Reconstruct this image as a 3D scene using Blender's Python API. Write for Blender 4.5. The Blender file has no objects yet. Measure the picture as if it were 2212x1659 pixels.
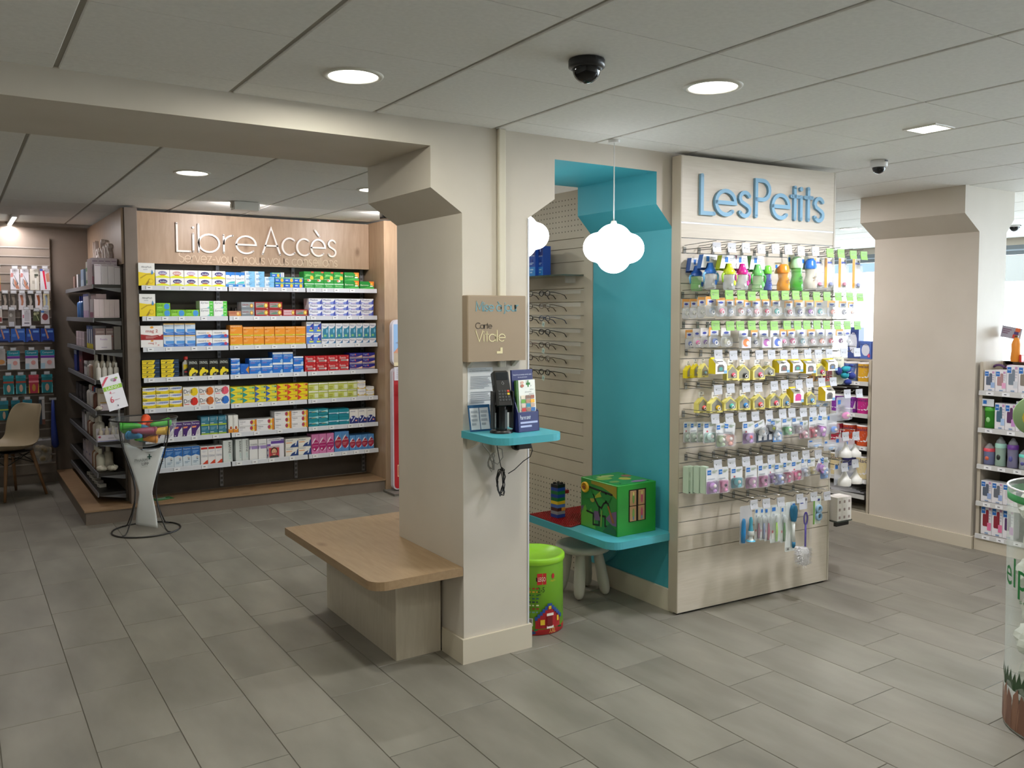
import bpy, math, random
from mathutils import Vector, Matrix
random.seed(7)
SC = bpy.context.scene
COL = SC.collection
PI = math.pi
# ------------------------------------------------------------------ camera
cd = bpy.data.cameras.new('camera'); cam = bpy.data.objects.new('camera', cd); COL.objects.link(cam)
cam.location = (0, 0, 1.64)
YAW, PITCH, ROLL = 0.5790, 0.0564, -0.0010
fw = Vector((math.sin(YAW)*math.cos(PITCH), math.cos(YAW)*math.cos(PITCH), -math.sin(PITCH)))
rt = Vector((math.cos(YAW), -math.sin(YAW), 0)); up = rt.cross(fw)
r2 = math.cos(ROLL)*rt + math.sin(ROLL)*up; u2 = -math.sin(ROLL)*rt + math.cos(ROLL)*up
cam.rotation_euler = Matrix((r2, u2, -fw)).transposed().to_euler()
cd.sensor_width = 36; cd.lens = 1845.8/2212*36; cd.shift_y = -49.5/2212; cd.clip_start = 0.05; cd.clip_end = 80
SC.camera = cam
# ------------------------------------------------------------------ world, exposure
SC.view_settings.view_transform = 'Standard'; SC.view_settings.look = 'None'
SC.view_settings.gamma = 1; SC.view_settings.use_curve_mapping = False
SC.view_settings.exposure = EXPOSURE = 0.0
SC.cycles.max_bounces = 8; SC.cycles.diffuse_bounces = 5; SC.cycles.transparent_max_bounces = 16
SC.cycles.sample_clamp_indirect = 6; SC.cycles.caustics_reflective = False; SC.cycles.caustics_refractive = False
W = bpy.data.worlds.new('overcast_sky'); SC.world = W; W.use_nodes = True
WB = W.node_tree.nodes['Background']; WB.inputs[0].default_value = (0.74, 0.87, 1.0, 1); WB.inputs[1].default_value = 22.0
def area(name, loc, size, power, color=(1, .95, .88), rot=(0, 0, 0), shape='DISK', size_y=None, spread=PI, portal=False):
    l = bpy.data.lights.new(name, 'AREA'); l.energy = power; l.color = color; l.shape = shape; l.size = size
    if size_y: l.size_y = size_y
    l.spread = spread
    if portal: l.cycles.is_portal = True
    o = bpy.data.objects.new(name, l); COL.objects.link(o); o.location = loc; o.rotation_euler = rot
    return o
area('window_portal', (10.12, 3.6, 1.5), 9.6, 1, rot=(0, PI/2, 0), shape='RECTANGLE', size_y=1.9, portal=True).data.size = 1.9
bpy.data.objects['window_portal'].data.size_y = 9.6
DOWN = (1.0, 0.985, 0.86)      # colour of the round downlights
P_DOWN, P_FLOOD, P_STRIP, P_OFF = 11, 8, 14, 8.5
# ------------------------------------------------------------------ materials
MATS = {}
def lin(c):
    c = c/255
    return c/12.92 if c <= .04045 else ((c+.055)/1.055)**2.4
def rgb(h):
    return (lin(int(h[0:2], 16)), lin(int(h[2:4], 16)), lin(int(h[4:6], 16)), 1)
def newmat(name):
    m = bpy.data.materials.new(name); m.use_nodes = True
    return m, m.node_tree, m.node_tree.nodes['Principled BSDF']
def M(h, rough=.45, metal=0, name=None, spec=.5):
    k = (h, rough, metal, spec)
    if k in MATS: return MATS[k]
    m, nt, b = newmat(name or 'paint_'+h)
    b.inputs['Base Color'].default_value = rgb(h); b.inputs['Roughness'].default_value = rough; b.inputs['Metallic'].default_value = metal
    b.inputs['Specular IOR Level'].default_value = spec
    MATS[k] = m; return m
def emis(name, h, s):
    if name in MATS: return MATS[name]
    m, nt, b = newmat(name)
    b.inputs['Base Color'].default_value = rgb(h); b.inputs['Emission Color'].default_value = rgb(h); b.inputs['Emission Strength'].default_value = s
    MATS[name] = m; return m
def noisy(name, h1, h2, scale=8, rough=.5, detail=4, bump=0, bscale=200, stretch=None, rnd=0, spec=.5):
    if name in MATS: return MATS[name]
    m, nt, b = newmat(name); N = nt.nodes; Lk = nt.links
    tc = N.new('ShaderNodeTexCoord'); mp = N.new('ShaderNodeMapping'); nz = N.new('ShaderNodeTexNoise'); cr = N.new('ShaderNodeValToRGB')
    Lk.new(tc.outputs['Object'], mp.inputs[0]); Lk.new(mp.outputs[0], nz.inputs['Vector']); Lk.new(nz.outputs['Fac'], cr.inputs[0])
    if stretch: mp.inputs['Scale'].default_value = stretch
    nz.inputs['Scale'].default_value = scale; nz.inputs['Detail'].default_value = detail
    cr.color_ramp.elements[0].position = .3; cr.color_ramp.elements[1].position = .7
    cr.color_ramp.elements[0].color = rgb(h1); cr.color_ramp.elements[1].color = rgb(h2)
    out = cr.outputs[0]
    if rnd:
        oi = N.new('ShaderNodeObjectInfo'); hs = N.new('ShaderNodeHueSaturation'); mr = N.new('ShaderNodeMapRange')
        mr.inputs[3].default_value = 1-rnd; mr.inputs[4].default_value = 1+rnd
        Lk.new(oi.outputs['Random'], mr.inputs[0]); Lk.new(mr.outputs[0], hs.inputs['Value']); Lk.new(out, hs.inputs['Color']); out = hs.outputs[0]
        ad = N.new('ShaderNodeVectorMath'); ad.operation = 'ADD'; ml = N.new('ShaderNodeVectorMath'); ml.operation = 'SCALE'
        cb = N.new('ShaderNodeCombineXYZ')
        for q in range(3): Lk.new(oi.outputs['Random'], cb.inputs[q])
        Lk.new(cb.outputs[0], ml.inputs[0]); ml.inputs['Scale'].default_value = 37
        Lk.new(mp.outputs[0], ad.inputs[0]); Lk.new(ml.outputs[0], ad.inputs[1]); Lk.new(ad.outputs[0], nz.inputs['Vector'])
    Lk.new(out, b.inputs['Base Color']); b.inputs['Roughness'].default_value = rough; b.inputs['Specular IOR Level'].default_value = spec
    if bump:
        n2 = N.new('ShaderNodeTexNoise'); n2.inputs['Scale'].default_value = bscale; bp = N.new('ShaderNodeBump'); bp.inputs['Strength'].default_value = bump; bp.inputs['Distance'].default_value = .002
        Lk.new(tc.outputs['Object'], n2.inputs['Vector']); Lk.new(n2.outputs['Fac'], bp.inputs['Height']); Lk.new(bp.outputs[0], b.inputs['Normal'])
    MATS[name] = m; return m
def wood(name, h1, h2, hk, stretch, rough=.4, knots=True):
    if name in MATS: return MATS[name]
    m, nt, b = newmat(name); N = nt.nodes; Lk = nt.links
    tc = N.new('ShaderNodeTexCoord'); mp = N.new('ShaderNodeMapping'); mp.inputs['Scale'].default_value = stretch
    nz = N.new('ShaderNodeTexNoise'); nz.inputs['Scale'].default_value = 4; nz.inputs['Detail'].default_value = 6; nz.inputs['Distortion'].default_value = .6
    cr = N.new('ShaderNodeValToRGB'); cr.color_ramp.elements[0].position = .28; cr.color_ramp.elements[1].position = .72
    cr.color_ramp.elements[0].color = rgb(h1); cr.color_ramp.elements[1].color = rgb(h2)
    Lk.new(tc.outputs['Object'], mp.inputs[0]); Lk.new(mp.outputs[0], nz.inputs['Vector']); Lk.new(nz.outputs['Fac'], cr.inputs[0])
    out = cr.outputs[0]
    if knots:
        vo = N.new('ShaderNodeTexVoronoi'); vo.inputs['Scale'].default_value = 4.2; mp2 = N.new('ShaderNodeMapping')
        mp2.inputs['Scale'].default_value = tuple(.55 if s == min(stretch) else 1 for s in stretch)
        c2 = N.new('ShaderNodeValToRGB'); c2.color_ramp.elements[0].position = .03; c2.color_ramp.elements[1].position = .13
        c2.color_ramp.elements[0].color = (.75, .75, .75, 1); c2.color_ramp.elements[1].color = (0, 0, 0, 1)
        mx = N.new('ShaderNodeMix'); mx.data_type = 'RGBA'
        Lk.new(tc.outputs['Object'], mp2.inputs[0]); Lk.new(mp2.outputs[0], vo.inputs['Vector']); Lk.new(vo.outputs['Distance'], c2.inputs[0])
        Lk.new(c2.outputs[0], mx.inputs[0]); Lk.new(out, mx.inputs[6]); mx.inputs[7].default_value = rgb(hk); out = mx.outputs[2]
    Lk.new(out, b.inputs['Base Color']); b.inputs['Roughness'].default_value = rough
    MATS[name] = m; return m
def clear(name, h='ffffff', alpha=.25, rough=.1):
    if name in MATS: return MATS[name]
    m, nt, b = newmat(name); N = nt.nodes; Lk = nt.links
    tr = N.new('ShaderNodeBsdfTransparent'); mx = N.new('ShaderNodeMixShader'); lw = N.new('ShaderNodeLayerWeight'); fr = N.new('ShaderNodeMath'); fr.operation = 'POWER'; fr.inputs[1].default_value = 4
    ad = N.new('ShaderNodeMath'); ad.operation = 'ADD'; ad.inputs[1].default_value = alpha; ad.use_clamp = True
    b.inputs['Base Color'].default_value = rgb(h); b.inputs['Roughness'].default_value = rough
    Lk.new(lw.outputs['Facing'], fr.inputs[0]); f2 = N.new('ShaderNodeMath'); f2.operation = 'MULTIPLY'; f2.inputs[1].default_value = .5; Lk.new(fr.outputs[0], f2.inputs[0]); Lk.new(f2.outputs[0], ad.inputs[0]); Lk.new(ad.outputs[0], mx.inputs[0]); Lk.new(tr.outputs[0], mx.inputs[1]); Lk.new(b.outputs[0], mx.inputs[2])
    Lk.new(mx.outputs[0], N['Material Output'].inputs[0]); MATS[name] = m; return m
WALL = noisy('cream_wall_paint', 'c9c1b4', 'd0c8bc', 3, .6, bump=.05, bscale=260)
TURQ = noisy('turquoise_paint', '3f9fae', '46a7b6', 3, .5, bump=.04, bscale=260)
TAUPE = noisy('taupe_laminate', '786c61', '80746a', 5, .5)
BACK = noisy('dark_brown_laminate', '4a423a', '524a42', 5, .5)
CEIL = noisy('mineral_fibre', 'e4e3df', 'ebeae6', 60, .8, bump=.15, bscale=500, rnd=.015)
GAP = M('a39f96', .8)
TILE = noisy('grey_stone_tile', '736f66', '8b877d', 5.5, .42, 10, bump=.04, bscale=300, stretch=(1, .35, 1), rnd=.04)
GROUT = M('7b766d', .8)
OAK = wood('light_oak_laminate', 'a58b74', 'b39a83', '705642', (9, 9, 1.2))
OAKY = wood('light_oak_bench', '94795a', 'a28868', '684830', (12, 1.4, 12))
OAKX = wood('light_oak_board', '947759', 'a28566', '684830', (1.4, 12, 12))
PALE = wood('pale_ash_laminate', 'c9bfae', 'd2c9ba', 'b0a593', (1.5, 14, 22), .42, False)
PALEV = wood('pale_ash_upright', 'bdb3a1', 'c8bfae', 'b0a593', (14, 14, 1.5), .42, False)
ALU = M('c4c6ca', .3, .9, 'aluminium'); CHROME = M('8e8d8a', .25, .9, 'steel_wire'); WHITE = M('e9e8e6', .4, 0, 'white_plastic')
RAIL = M('d3d6de', .4, 0, 'price_rail_grey'); BLACK = M('141414', .35, 0, 'black_plastic'); DKM = M('262422', .4, 0, 'black_metal')
GLASS = clear('window_glass', 'eaf4f4', .02, .02); ACRY = clear('clear_acrylic', 'f2f4f4', .12, .08); BLIS = clear('clear_blister', 'f4f6f8', .17, .12)
BAGM = clear('clear_bag_film', 'f4f4f6', .22, .15)
# ------------------------------------------------------------------ mesh builder
TXT = {}
def text_geo(s):
    if s in TXT: return TXT[s]
    c = bpy.data.curves.new('lettering', 'FONT'); c.body = s; c.size = 1; c.resolution_u = 2
    o = bpy.data.objects.new('lettering', c); COL.objects.link(o)
    dg = bpy.context.evaluated_depsgraph_get(); me = bpy.data.meshes.new_from_object(o.evaluated_get(dg))
    v = [tuple(p.co) for p in me.vertices]; f = [tuple(p.vertices) for p in me.polygons]
    bpy.data.objects.remove(o); bpy.data.curves.remove(c); bpy.data.meshes.remove(me)
    xs = [p[0] for p in v] or [0, 1]; ys = [p[1] for p in v] or [0, 1]
    x0, x1, y0, y1 = min(xs), max(xs), min(ys), max(ys)
    TXT[s] = ([((p[0]-x0)/(x1-x0+1e-9), (p[1]-y0)/(y1-y0+1e-9)) for p in v], f); return TXT[s]
class MB:
    def __init__(s): s.v = []; s.f = []; s.mi = []; s.sm = []; s.ms = []; s.T = None
    def slot(s, m):
        if m not in s.ms: s.ms.append(m)
        return s.ms.index(m)
    def add(s, vs, fs, m, smooth=False):
        k = len(s.v); i = s.slot(m)
        s.v += [tuple(s.T @ Vector(p)) for p in vs] if s.T else [tuple(p) for p in vs]
        for f in fs: s.f.append([k+q for q in f]); s.mi.append(i); s.sm.append(smooth)
        return s
    def poly(s, pts, m): return s.add(pts, [range(len(pts))], m)
    def box(s, x0, y0, z0, x1, y1, z1, m, b=0):
        if b:
            q = [(x0+b, y0), (x1-b, y0), (x1, y0+b), (x1, y1-b), (x1-b, y1), (x0+b, y1), (x0, y1-b), (x0, y0+b)]
            qi = [(x0+b, y0+b), (x1-b, y0+b), (x1-b, y0+b), (x1-b, y1-b), (x1-b, y1-b), (x0+b, y1-b), (x0+b, y1-b), (x0+b, y0+b)]
            vs = [(p[0], p[1], z0) for p in q] + [(p[0], p[1], z1-b) for p in q] + [(p[0], p[1], z1) for p in qi]
            fs = [list(range(7, -1, -1))] + [[i, (i+1) % 8, 8+(i+1) % 8, 8+i] for i in range(8)] + [[8+i, 8+(i+1) % 8, 16+(i+1) % 8, 16+i] for i in range(8)] + [[16, 18, 20, 22]]
            return s.add(vs, fs, m)
        vs = [(x0, y0, z0), (x1, y0, z0), (x1, y1, z0), (x0, y1, z0), (x0, y0, z1), (x1, y0, z1), (x1, y1, z1), (x0, y1, z1)]
        return s.add(vs, [(3, 2, 1, 0), (4, 5, 6, 7), (0, 1, 5, 4), (1, 2, 6, 5), (2, 3, 7, 6), (3, 0, 4, 7)], m)
    def prism(s, pts, axis, a, b, m, msides=None):
        # pts: 2D outline; axis 'y': (x,z) outline run from y=a to y=b, 'z': (x,y) outline, 'x': (y,z) outline
        mk = {'y': lambda p, t: (p[0], t, p[1]), 'z': lambda p, t: (p[0], p[1], t), 'x': lambda p, t: (t, p[0], p[1])}[axis]
        n = len(pts); vs = [mk(p, a) for p in pts] + [mk(p, b) for p in pts]
        s.add(vs, [list(range(n)), list(range(2*n-1, n-1, -1))], m)
        k = len(s.v)-2*n
        for i in range(n):
            j = (i+1) % n; s.f.append([k+i, k+n+i, k+n+j, k+j]); s.mi.append(s.slot(msides[i] if msides and msides[i] else m)); s.sm.append(False)
        return s
    def lathe(s, prof, m, n=16, c=(0, 0, 0), sx=1, sy=1, smooth=True, axis='z', cap=True):
        vs = []; fs = []
        for r, z in prof:
            for i in range(n):
                t = 2*PI*i/n; p = (r*math.cos(t)*sx, r*math.sin(t)*sy, z)
                if axis == 'y': p = (p[0], p[2], p[1])
                if axis == 'x': p = (p[2], p[0], p[1])
                vs.append((c[0]+p[0], c[1]+p[1], c[2]+p[2]))
        for k in range(len(prof)-1):
            for i in range(n): j = (i+1) % n; fs.append([k*n+i, k*n+j, (k+1)*n+j, (k+1)*n+i])
        s.add(vs, fs, m, smooth)
        if not cap: return s
        if prof[0][0] > 1e-6: s.add(vs[:n], [list(range(n-1, -1, -1))], m)
        if prof[-1][0] > 1e-6: s.add(vs[-n:], [list(range(n))], m)
        return s
    def ball(s, c, r, m, n=10, k=6):
        if not hasattr(r, '__len__'): r = (r, r, r)
        prof = [(max(1e-7, math.sin(PI*i/k)), -math.cos(PI*i/k)) for i in range(k+1)]
        vs = []; fs = []
        for q, z in prof:
            for i in range(n): t = 2*PI*i/n; vs.append((c[0]+r[0]*q*math.cos(t), c[1]+r[1]*q*math.sin(t), c[2]+r[2]*z))
        for a in range(k):
            for i in range(n): j = (i+1) % n; fs.append([a*n+i, a*n+j, (a+1)*n+j, (a+1)*n+i])
        return s.add(vs, fs, m, True)
    def tube(s, pts, r, m, n=6, closed=False):
        P = [Vector(p) for p in pts]; N_ = len(P); vs = []; fs = []; prev = None
        rr = r if hasattr(r, '__len__') else [r]*N_
        for i, p in enumerate(P):
            a = P[i-1] if (i or closed) else P[i]; b = P[(i+1) % N_] if (i < N_-1 or closed) else P[i]
            d = (b-a).normalized() if (b-a).length > 1e-9 else Vector((0, 0, 1))
            if prev is None: e = d.orthogonal().normalized()
            else: e = prev - d*prev.dot(d); e = e.normalized() if e.length > 1e-6 else d.orthogonal().normalized()
            prev = e; g = d.cross(e)
            for k in range(n): t = 2*PI*k/n; vs.append(tuple(p + (e*math.cos(t)+g*math.sin(t))*rr[i]))
        for i in range(N_ if closed else N_-1):
            a = i*n; b = ((i+1) % N_)*n
            for k in range(n): j = (k+1) % n; fs.append([a+k, a+j, b+j, b+k])
        if not closed: fs += [list(range(n-1, -1, -1)), list(range((N_-1)*n, N_*n))]
        return s.add(vs, fs, m, n > 4)
    def stroke(s, pts, t, dep, m, closed=False, caps=True):
        # flat ribbon of width t along a 2D line in the XZ plane: front at y=-dep, back at y=0, round ends
        P = []
        for p in pts:
            if not P or (Vector(p)-P[-1]).length > 1e-6: P.append(Vector(p))
        if len(P) > 3 and (P[0]-P[-1]).length < 1e-6: P.pop(); closed = True
        n = len(P); L = []; R = []
        for i in range(n):
            a = P[i-1] if (i or closed) else None; b = P[(i+1) % n] if (i < n-1 or closed) else None
            d1 = (P[i]-a).normalized() if a is not None else None; d2 = (b-P[i]).normalized() if b is not None else None
            d = d1 if d2 is None else d2 if d1 is None else (d1+d2)
            d = d.normalized() if d.length > 1e-6 else d1
            k = 1 if d1 is None or d2 is None else 1/max(.5, d.dot(d1))
            o = Vector((-d.y, d.x))*t/2*k; L.append(P[i]+o); R.append(P[i]-o)
        vs = []; fs = []
        for i in range(n): vs += [(L[i].x, -dep, L[i].y), (R[i].x, -dep, R[i].y), (L[i].x, 0, L[i].y), (R[i].x, 0, R[i].y)]
        for i in range(n if closed else n-1):
            a = 4*i; b = 4*((i+1) % n)
            fs += [[a+1, b+1, b, a], [a, b, b+2, a+2], [a+3, b+3, b+1, a+1]]
        s.add(vs, fs, m)
        if caps and not closed:
            for p in (P[0], P[-1]): s.prism([(p.x+t/2*math.cos(2*PI*i/10), p.y+t/2*math.sin(2*PI*i/10)) for i in range(10)], 'y', -dep, 0, m)
        return s
    def ops(s, ops, w, h, y=0, x0=None, z0=0, eps=.0007):
        # printed design on a front face that looks along -y
        if x0 is None: x0 = -w/2
        for k, o in enumerate(ops):
            yy = y-eps*(1+k*.5); q = o[0]
            if q == 'r': pts = [(o[1], o[2]), (o[3], o[2]), (o[3], o[4]), (o[1], o[4])]; mt = M(o[5])
            elif q == 'p': pts = o[1]; mt = M(o[2])
            elif q == 'e': pts = [(o[1]+o[3]*math.cos(2*PI*i/14), o[2]+o[4]*math.sin(2*PI*i/14)) for i in range(14)]; mt = M(o[5])
            elif q == 't':
                tv, tf = text_geo(o[1]); u0, v0, u1, v1 = o[2:6]
                if len(o) > 7: vs = [(x0+(u0+(1-b)*(u1-u0))*w, yy, z0+(v0+a*(v1-v0))*h) for a, b in tv]; vs = [(x0+(u0+b*(u1-u0))*w, yy, z0+(v1-a*(v1-v0))*h) for a, b in tv]
                else: vs = [(x0+(u0+a*(u1-u0))*w, yy, z0+(v0+b*(v1-v0))*h) for a, b in tv]
                s.add(vs, tf, M(o[6])); continue
            elif q == 'l':   # a few lines of small print
                n = o[5]
                for i in range(n):
                    va = o[4]-(o[4]-o[2])*(i+.1)/n; vb = o[4]-(o[4]-o[2])*(i+.62)/n; ue = o[3]-(o[3]-o[1])*(.35 if i == n-1 else .06*((i*7) % 4))
                    s.poly([(x0+o[1]*w, yy, z0+vb*h), (x0+ue*w, yy, z0+vb*h), (x0+ue*w, yy, z0+va*h), (x0+o[1]*w, yy, z0+va*h)], M(o[6]))
                continue
            s.poly([(x0+a*w, yy, z0+b*h) for a, b in pts], mt)
        return s
    def mesh(s, name):
        me = bpy.data.meshes.new(name); me.from_pydata(s.v, [], s.f)
        for m in s.ms: me.materials.append(m)
        me.polygons.foreach_set('material_index', s.mi); me.polygons.foreach_set('use_smooth', s.sm); me.update(); return me
    def obj(s, name, parent=None, loc=None, rz=0, rot=None):
        return link(name, s.mesh(name), parent, loc, rz, rot)
def link(name, me, parent=None, loc=None, rz=0, rot=None):
    o = bpy.data.objects.new(name, me); COL.objects.link(o)
    if parent: o.parent = parent
    if loc: o.location = loc
    if rot: o.rotation_euler = rot
    elif rz: o.rotation_euler = (0, 0, rz)
    return o
def tag(o, label, cat, group=None):
    o['label'] = label; o['category'] = cat
    if group: o['group'] = group
    return o
def thing(name, label, cat, loc=(0, 0, 0), rz=0, group=None, rot=None):
    return tag(link(name, None, None, loc, rz, rot), label, cat, group)
def struct(mb, name, parent=None):
    o = mb.obj(name, parent)
    if not parent: o['kind'] = 'structure'
    return o
def arc(cx, cy, rx, ry, a0, a1, n=12):
    return [(cx+rx*math.cos(math.radians(a0+(a1-a0)*i/n)), cy+ry*math.sin(math.radians(a0+(a1-a0)*i/n))) for i in range(n+1)]
def rrect(x0, y0, x1, y1, r, n=5):
    rs = r if hasattr(r, '__len__') else [r]*4   # bottom-left, bottom-right, top-right, top-left
    out = []
    for (cx, cy, a, q) in ((x0, y0, 180, 0), (x1, y0, 270, 1), (x1, y1, 0, 2), (x0, y1, 90, 3)):
        k = rs[q]
        if k < 1e-6: out.append((cx, cy)); continue
        ox = cx+k if q in (0, 3) else cx-k; oy = cy+k if q in (0, 1) else cy-k
        out += arc(ox, oy, k, k, a, a+90, n)
    return out
ORD = 'first second third fourth fifth sixth seventh eighth ninth tenth eleventh twelfth thirteenth fourteenth fifteenth sixteenth seventeenth eighteenth nineteenth twentieth'.split()
def ordn(i): return ORD[i] if i < 20 else 'twenty-'+ORD[i-20]
NAMED = {'white': 'ececec', 'cream': 'e4dcc0', 'yellow': 'e6d030', 'orange': 'e8963a', 'red': 'd02a30', 'crimson': 'd02a5a', 'dark red': '8f2230', 'pink': 'e06aa0', 'pale pink': 'e8b0b4', 'magenta': 'c81a86', 'purple': '7a3a90', 'lilac': 'b488c8', 'navy': '333d70', 'blue': '3a66c0', 'light blue': '8ab0dc', 'teal': '3aa8a0', 'green': '5cba50', 'pale green': 'b0d0b0', 'lime': 'b4d030', 'brown': '8a5040', 'grey': '9a9a9c', 'black': '282828', 'peach': 'f0b0a0'}
def cname(h):
    r = [int(h[i:i+2], 16) for i in (0, 2, 4)]
    return min(NAMED, key=lambda k: sum((a-int(NAMED[k][i*2:i*2+2], 16))**2 for i, a in enumerate(r)))
# ------------------------------------------------------------------ round hairline alphabet (x-height 1, capitals 1.55)
def glyph(c):
    C_ = 1.55; o = lambda x=.5: arc(x, .5, .5, .5, 0, 360, 20)
    G = {
     'L': (.72, [[(0, C_), (0, 0), (.62, 0)]]), 'i': (.3, [[(.05, 1), (.05, 0)]]), 'b': (1.22, [[(0, C_), (0, 0)], o()]), 'd': (1.22, [[(1, C_), (1, 0)], o()]),
     'r': (.62, [[(0, 1), (0, 0)], arc(.5, .5, .5, .5, 180, 95, 6)]), 'e': (1.16, [[(0, .5), (1, .5)]+arc(.5, .5, .5, .5, 0, 315, 20)[1:]]),
     'A': (1.36, [[(0, 0), (.6, C_), (1.2, 0)], [(.2, .5), (1, .5)]]), 'c': (1.02, [arc(.5, .5, .5, .5, 48, 312, 18)]), 'è': (1.16, [[(0, .5), (1, .5)]+arc(.5, .5, .5, .5, 0, 315, 20)[1:], [(.28, 1.55), (.58, 1.2)]]),
     's': (.82, [arc(.35, .74, .26, .26, 25, 180, 9)+[(.16, .6), (.52, .42)]+arc(.34, .25, .27, .25, 20, -155, 9)]), 'P': (.98, [[(0, 0), (0, C_), (.35, C_)]+arc(.38, 1.14, .41, .41, 90, -90, 10)+[(0, .73)]]),
     't': (.56, [[(.22, 1.4), (.22, 0)], [(0, 1), (.46, 1)]]), 'C': (1.4, [arc(.75, .775, .75, .775, 45, 315, 18)]), 'a': (1.2, [o(), [(1, 1), (1, 0)]]), 'V': (1.2, [[(0, C_), (.55, 0), (1.1, C_)]]), 'l': (.3, [[(.05, C_), (.05, 0)]]),
     'S': (1.0, [arc(.42, 1.15, .38, .38, 35, 180, 9)+[(.1, .95), (.78, .66)]+arc(.42, .4, .42, .4, 20, -150, 9)]), 'v': (.95, [[(0, 1), (.42, 0), (.84, 1)]]), 'z': (.85, [[(0, 1), (.7, 1), (0, 0), (.72, 0)]]), '-': (.6, [[(.05, .5), (.45, .5)]]),
     'o': (1.2, [o()]), 'u': (1.05, [[(0, 1)]+arc(.42, .42, .42, .42, 180, 360, 9)+[(.84, 1)], [(.84, 1), (.84, 0)]]), 'n': (1.05, [[(0, 1), (0, 0)], [(0, .58)]+arc(.42, .58, .42, .42, 180, 0, 9)+[(.84, 0)]]), ',': (.4, [[(.15, .05), (.05, -.25)]]), ' ': (.5, []),
     'M': (1.6, [[(0, 0), (.1, C_), (.7, .3), (1.3, C_), (1.4, 0)]]), 'à': (1.2, [o(), [(1, 1), (1, 0)], [(.28, 1.55), (.58, 1.2)]]), 'j': (.35, [[(.12, 1), (.12, -.2)]+arc(-.1, -.2, .22, .2, 0, -80, 5)]),
    }
    return G[c]
def word(string, x0, x1, zb, xh, t, dep, mat, name, parent, y, single=False):
    tot = sum(glyph(c)[0] for c in string); k = (x1-x0)/tot; x = x0; one = MB()
    for c in string:
        adv, st = glyph(c); mb = one if single else MB()
        for line in st: mb.stroke([(x+p[0]*k, zb+p[1]*xh) for p in line], t, dep, mat)
        if c in 'ij': mb.prism([(x+(.05 if c == 'i' else .12)*k+t*.62*math.cos(2*PI*i/10), zb+1.35*xh+t*.62*math.sin(2*PI*i/10)) for i in range(10)], 'y', -dep, 0, mat)
        if st and not single: mb.obj(name, parent, (0, y, 0))
        x += adv*k
    if single: one.obj(name, parent, (0, y, 0))
# ------------------------------------------------------------------ setting
ZC = 2.4914
f = struct(MB().box(-2.5, -2.5, -.08, 10.4, 9.5, -.003, GROUT), 'floor')
def proj(x, y, z):
    p = Vector((x, y, z-1.64)); w = p.dot(fw)
    return (1106+1845.8*p.dot(r2)/w, 780-1845.8*p.dot(u2)/w, w) if w > .05 else (1e6, 1e6, w)
def quads_area(q):
    P = [proj(*p) for p in q]
    if min(p[2] for p in P) < .3: return None
    us = [p[0] for p in P]; vs = [p[1] for p in P]
    if max(us) < -20 or min(us) > 2232 or max(vs) < -20 or min(vs) > 1679: return 0
    return abs(sum(P[i][0]*P[(i+1) % 4][1]-P[(i+1) % 4][0]*P[i][1] for i in range(4)))/2
tl = []; TW, TL_ = .3003, .585
for i in range(-9, 35):
    x = .0985+TW*i
    for j in range(-9, 17):
        y = 3.27+.18*i - TL_*math.floor(.18*i/TL_) + TL_*j
        if x < -2.5 or x > 10.2 or y < -2.5 or y > 9.3: continue
        a = quads_area([(x, y, 0), (x+TW, y, 0), (x+TW, y+TL_, 0), (x, y+TL_, 0)])
        tl.append((-(a or 0), x, y))
tl.sort(); g = .0017
tm = MB().box(g, g, -.006, TW-g, TL_-g, 0, TILE, .0012).mesh('floor_tile'); rest = MB()
for k, (a, x, y) in enumerate(tl):
    if k < 290 and a < 0: link('floor_tile', tm, f, (x, y, 0))
    else: rest.box(x+g, y+g, -.006, x+TW-g, y+TL_-g, 0, TILE)
rest.obj('floor_tiling', f)['kind'] = 'stuff'
c = struct(MB().box(-2.5, -2.5, ZC+.0065, 10.4, 9.5, ZC+.1, GAP), 'ceiling')
ct = []
for i in range(-5, 17):
    for j in range(-8, 12):
        x = .328+.6*i; y = 2.03+.597*j
        if x < -2.4 or x > 10 or y < -2.4 or y > 9.2: continue
        ct.append((-(quads_area([(x, y, ZC), (x+.6, y, ZC), (x+.6, y+.6, ZC), (x, y+.6, ZC)]) or 0), x, y))
ct.sort(); rest = MB()
def ctile(m, x, y):
    # square-edged on two sides, stepped (tegular) along the runners
    return m.prism([(x+.0085, ZC+.003), (x+.0115, ZC), (x+.5885, ZC), (x+.5915, ZC+.003), (x+.5915, ZC+.012), (x+.0085, ZC+.012)], 'y', y+.0018, y+.5952, CEIL)
tm = ctile(MB(), 0, 0).mesh('ceiling_tile')
for k, (a, x, y) in enumerate(ct):
    if a < 0: link('ceiling_tile', tm, c, (x, y, 0))
    else: ctile(rest, x, y)
rest.obj('ceiling_tiling', c)['kind'] = 'stuff'
# wall with the two haunched openings
Y0, Y1 = 3.403, 4.085
out = [(-2.5, 2.51), (-2.5, 2.38), (1.794, 2.38), (1.794, 2.197), (1.954, 2.094), (1.954, 0), (2.315, 0), (2.315, 2.09), (2.474, 2.193), (2.474, 2.385), (3.14, 2.385), (3.14, 2.215), (3.26, 2.092), (3.26, 0), (4.38, 0), (4.38, 2.51)]
sd = [None]*16
for i in (9, 10, 11, 12): sd[i] = TURQ
wf = struct(MB().prism(out, 'y', Y0, Y1, WALL, sd), 'wall_front')
MB().box(2.3135, Y0-.003, .1, 2.322, Y0+.014, 2.09, M('d9dbe2', .35, .3)).obj('corner_trim', wf)
BB = M('cfc6b3', .45)
b = struct(MB().prism([(1.941, 3.388), (2.331, 3.388), (2.331, 4.1), (2.3155, 4.1), (2.3155, 3.4025), (1.9535, 3.4025), (1.9535, 3.595), (1.941, 3.595)], 'z', 0, .118, BB), 'baseboard_pillar')
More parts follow.
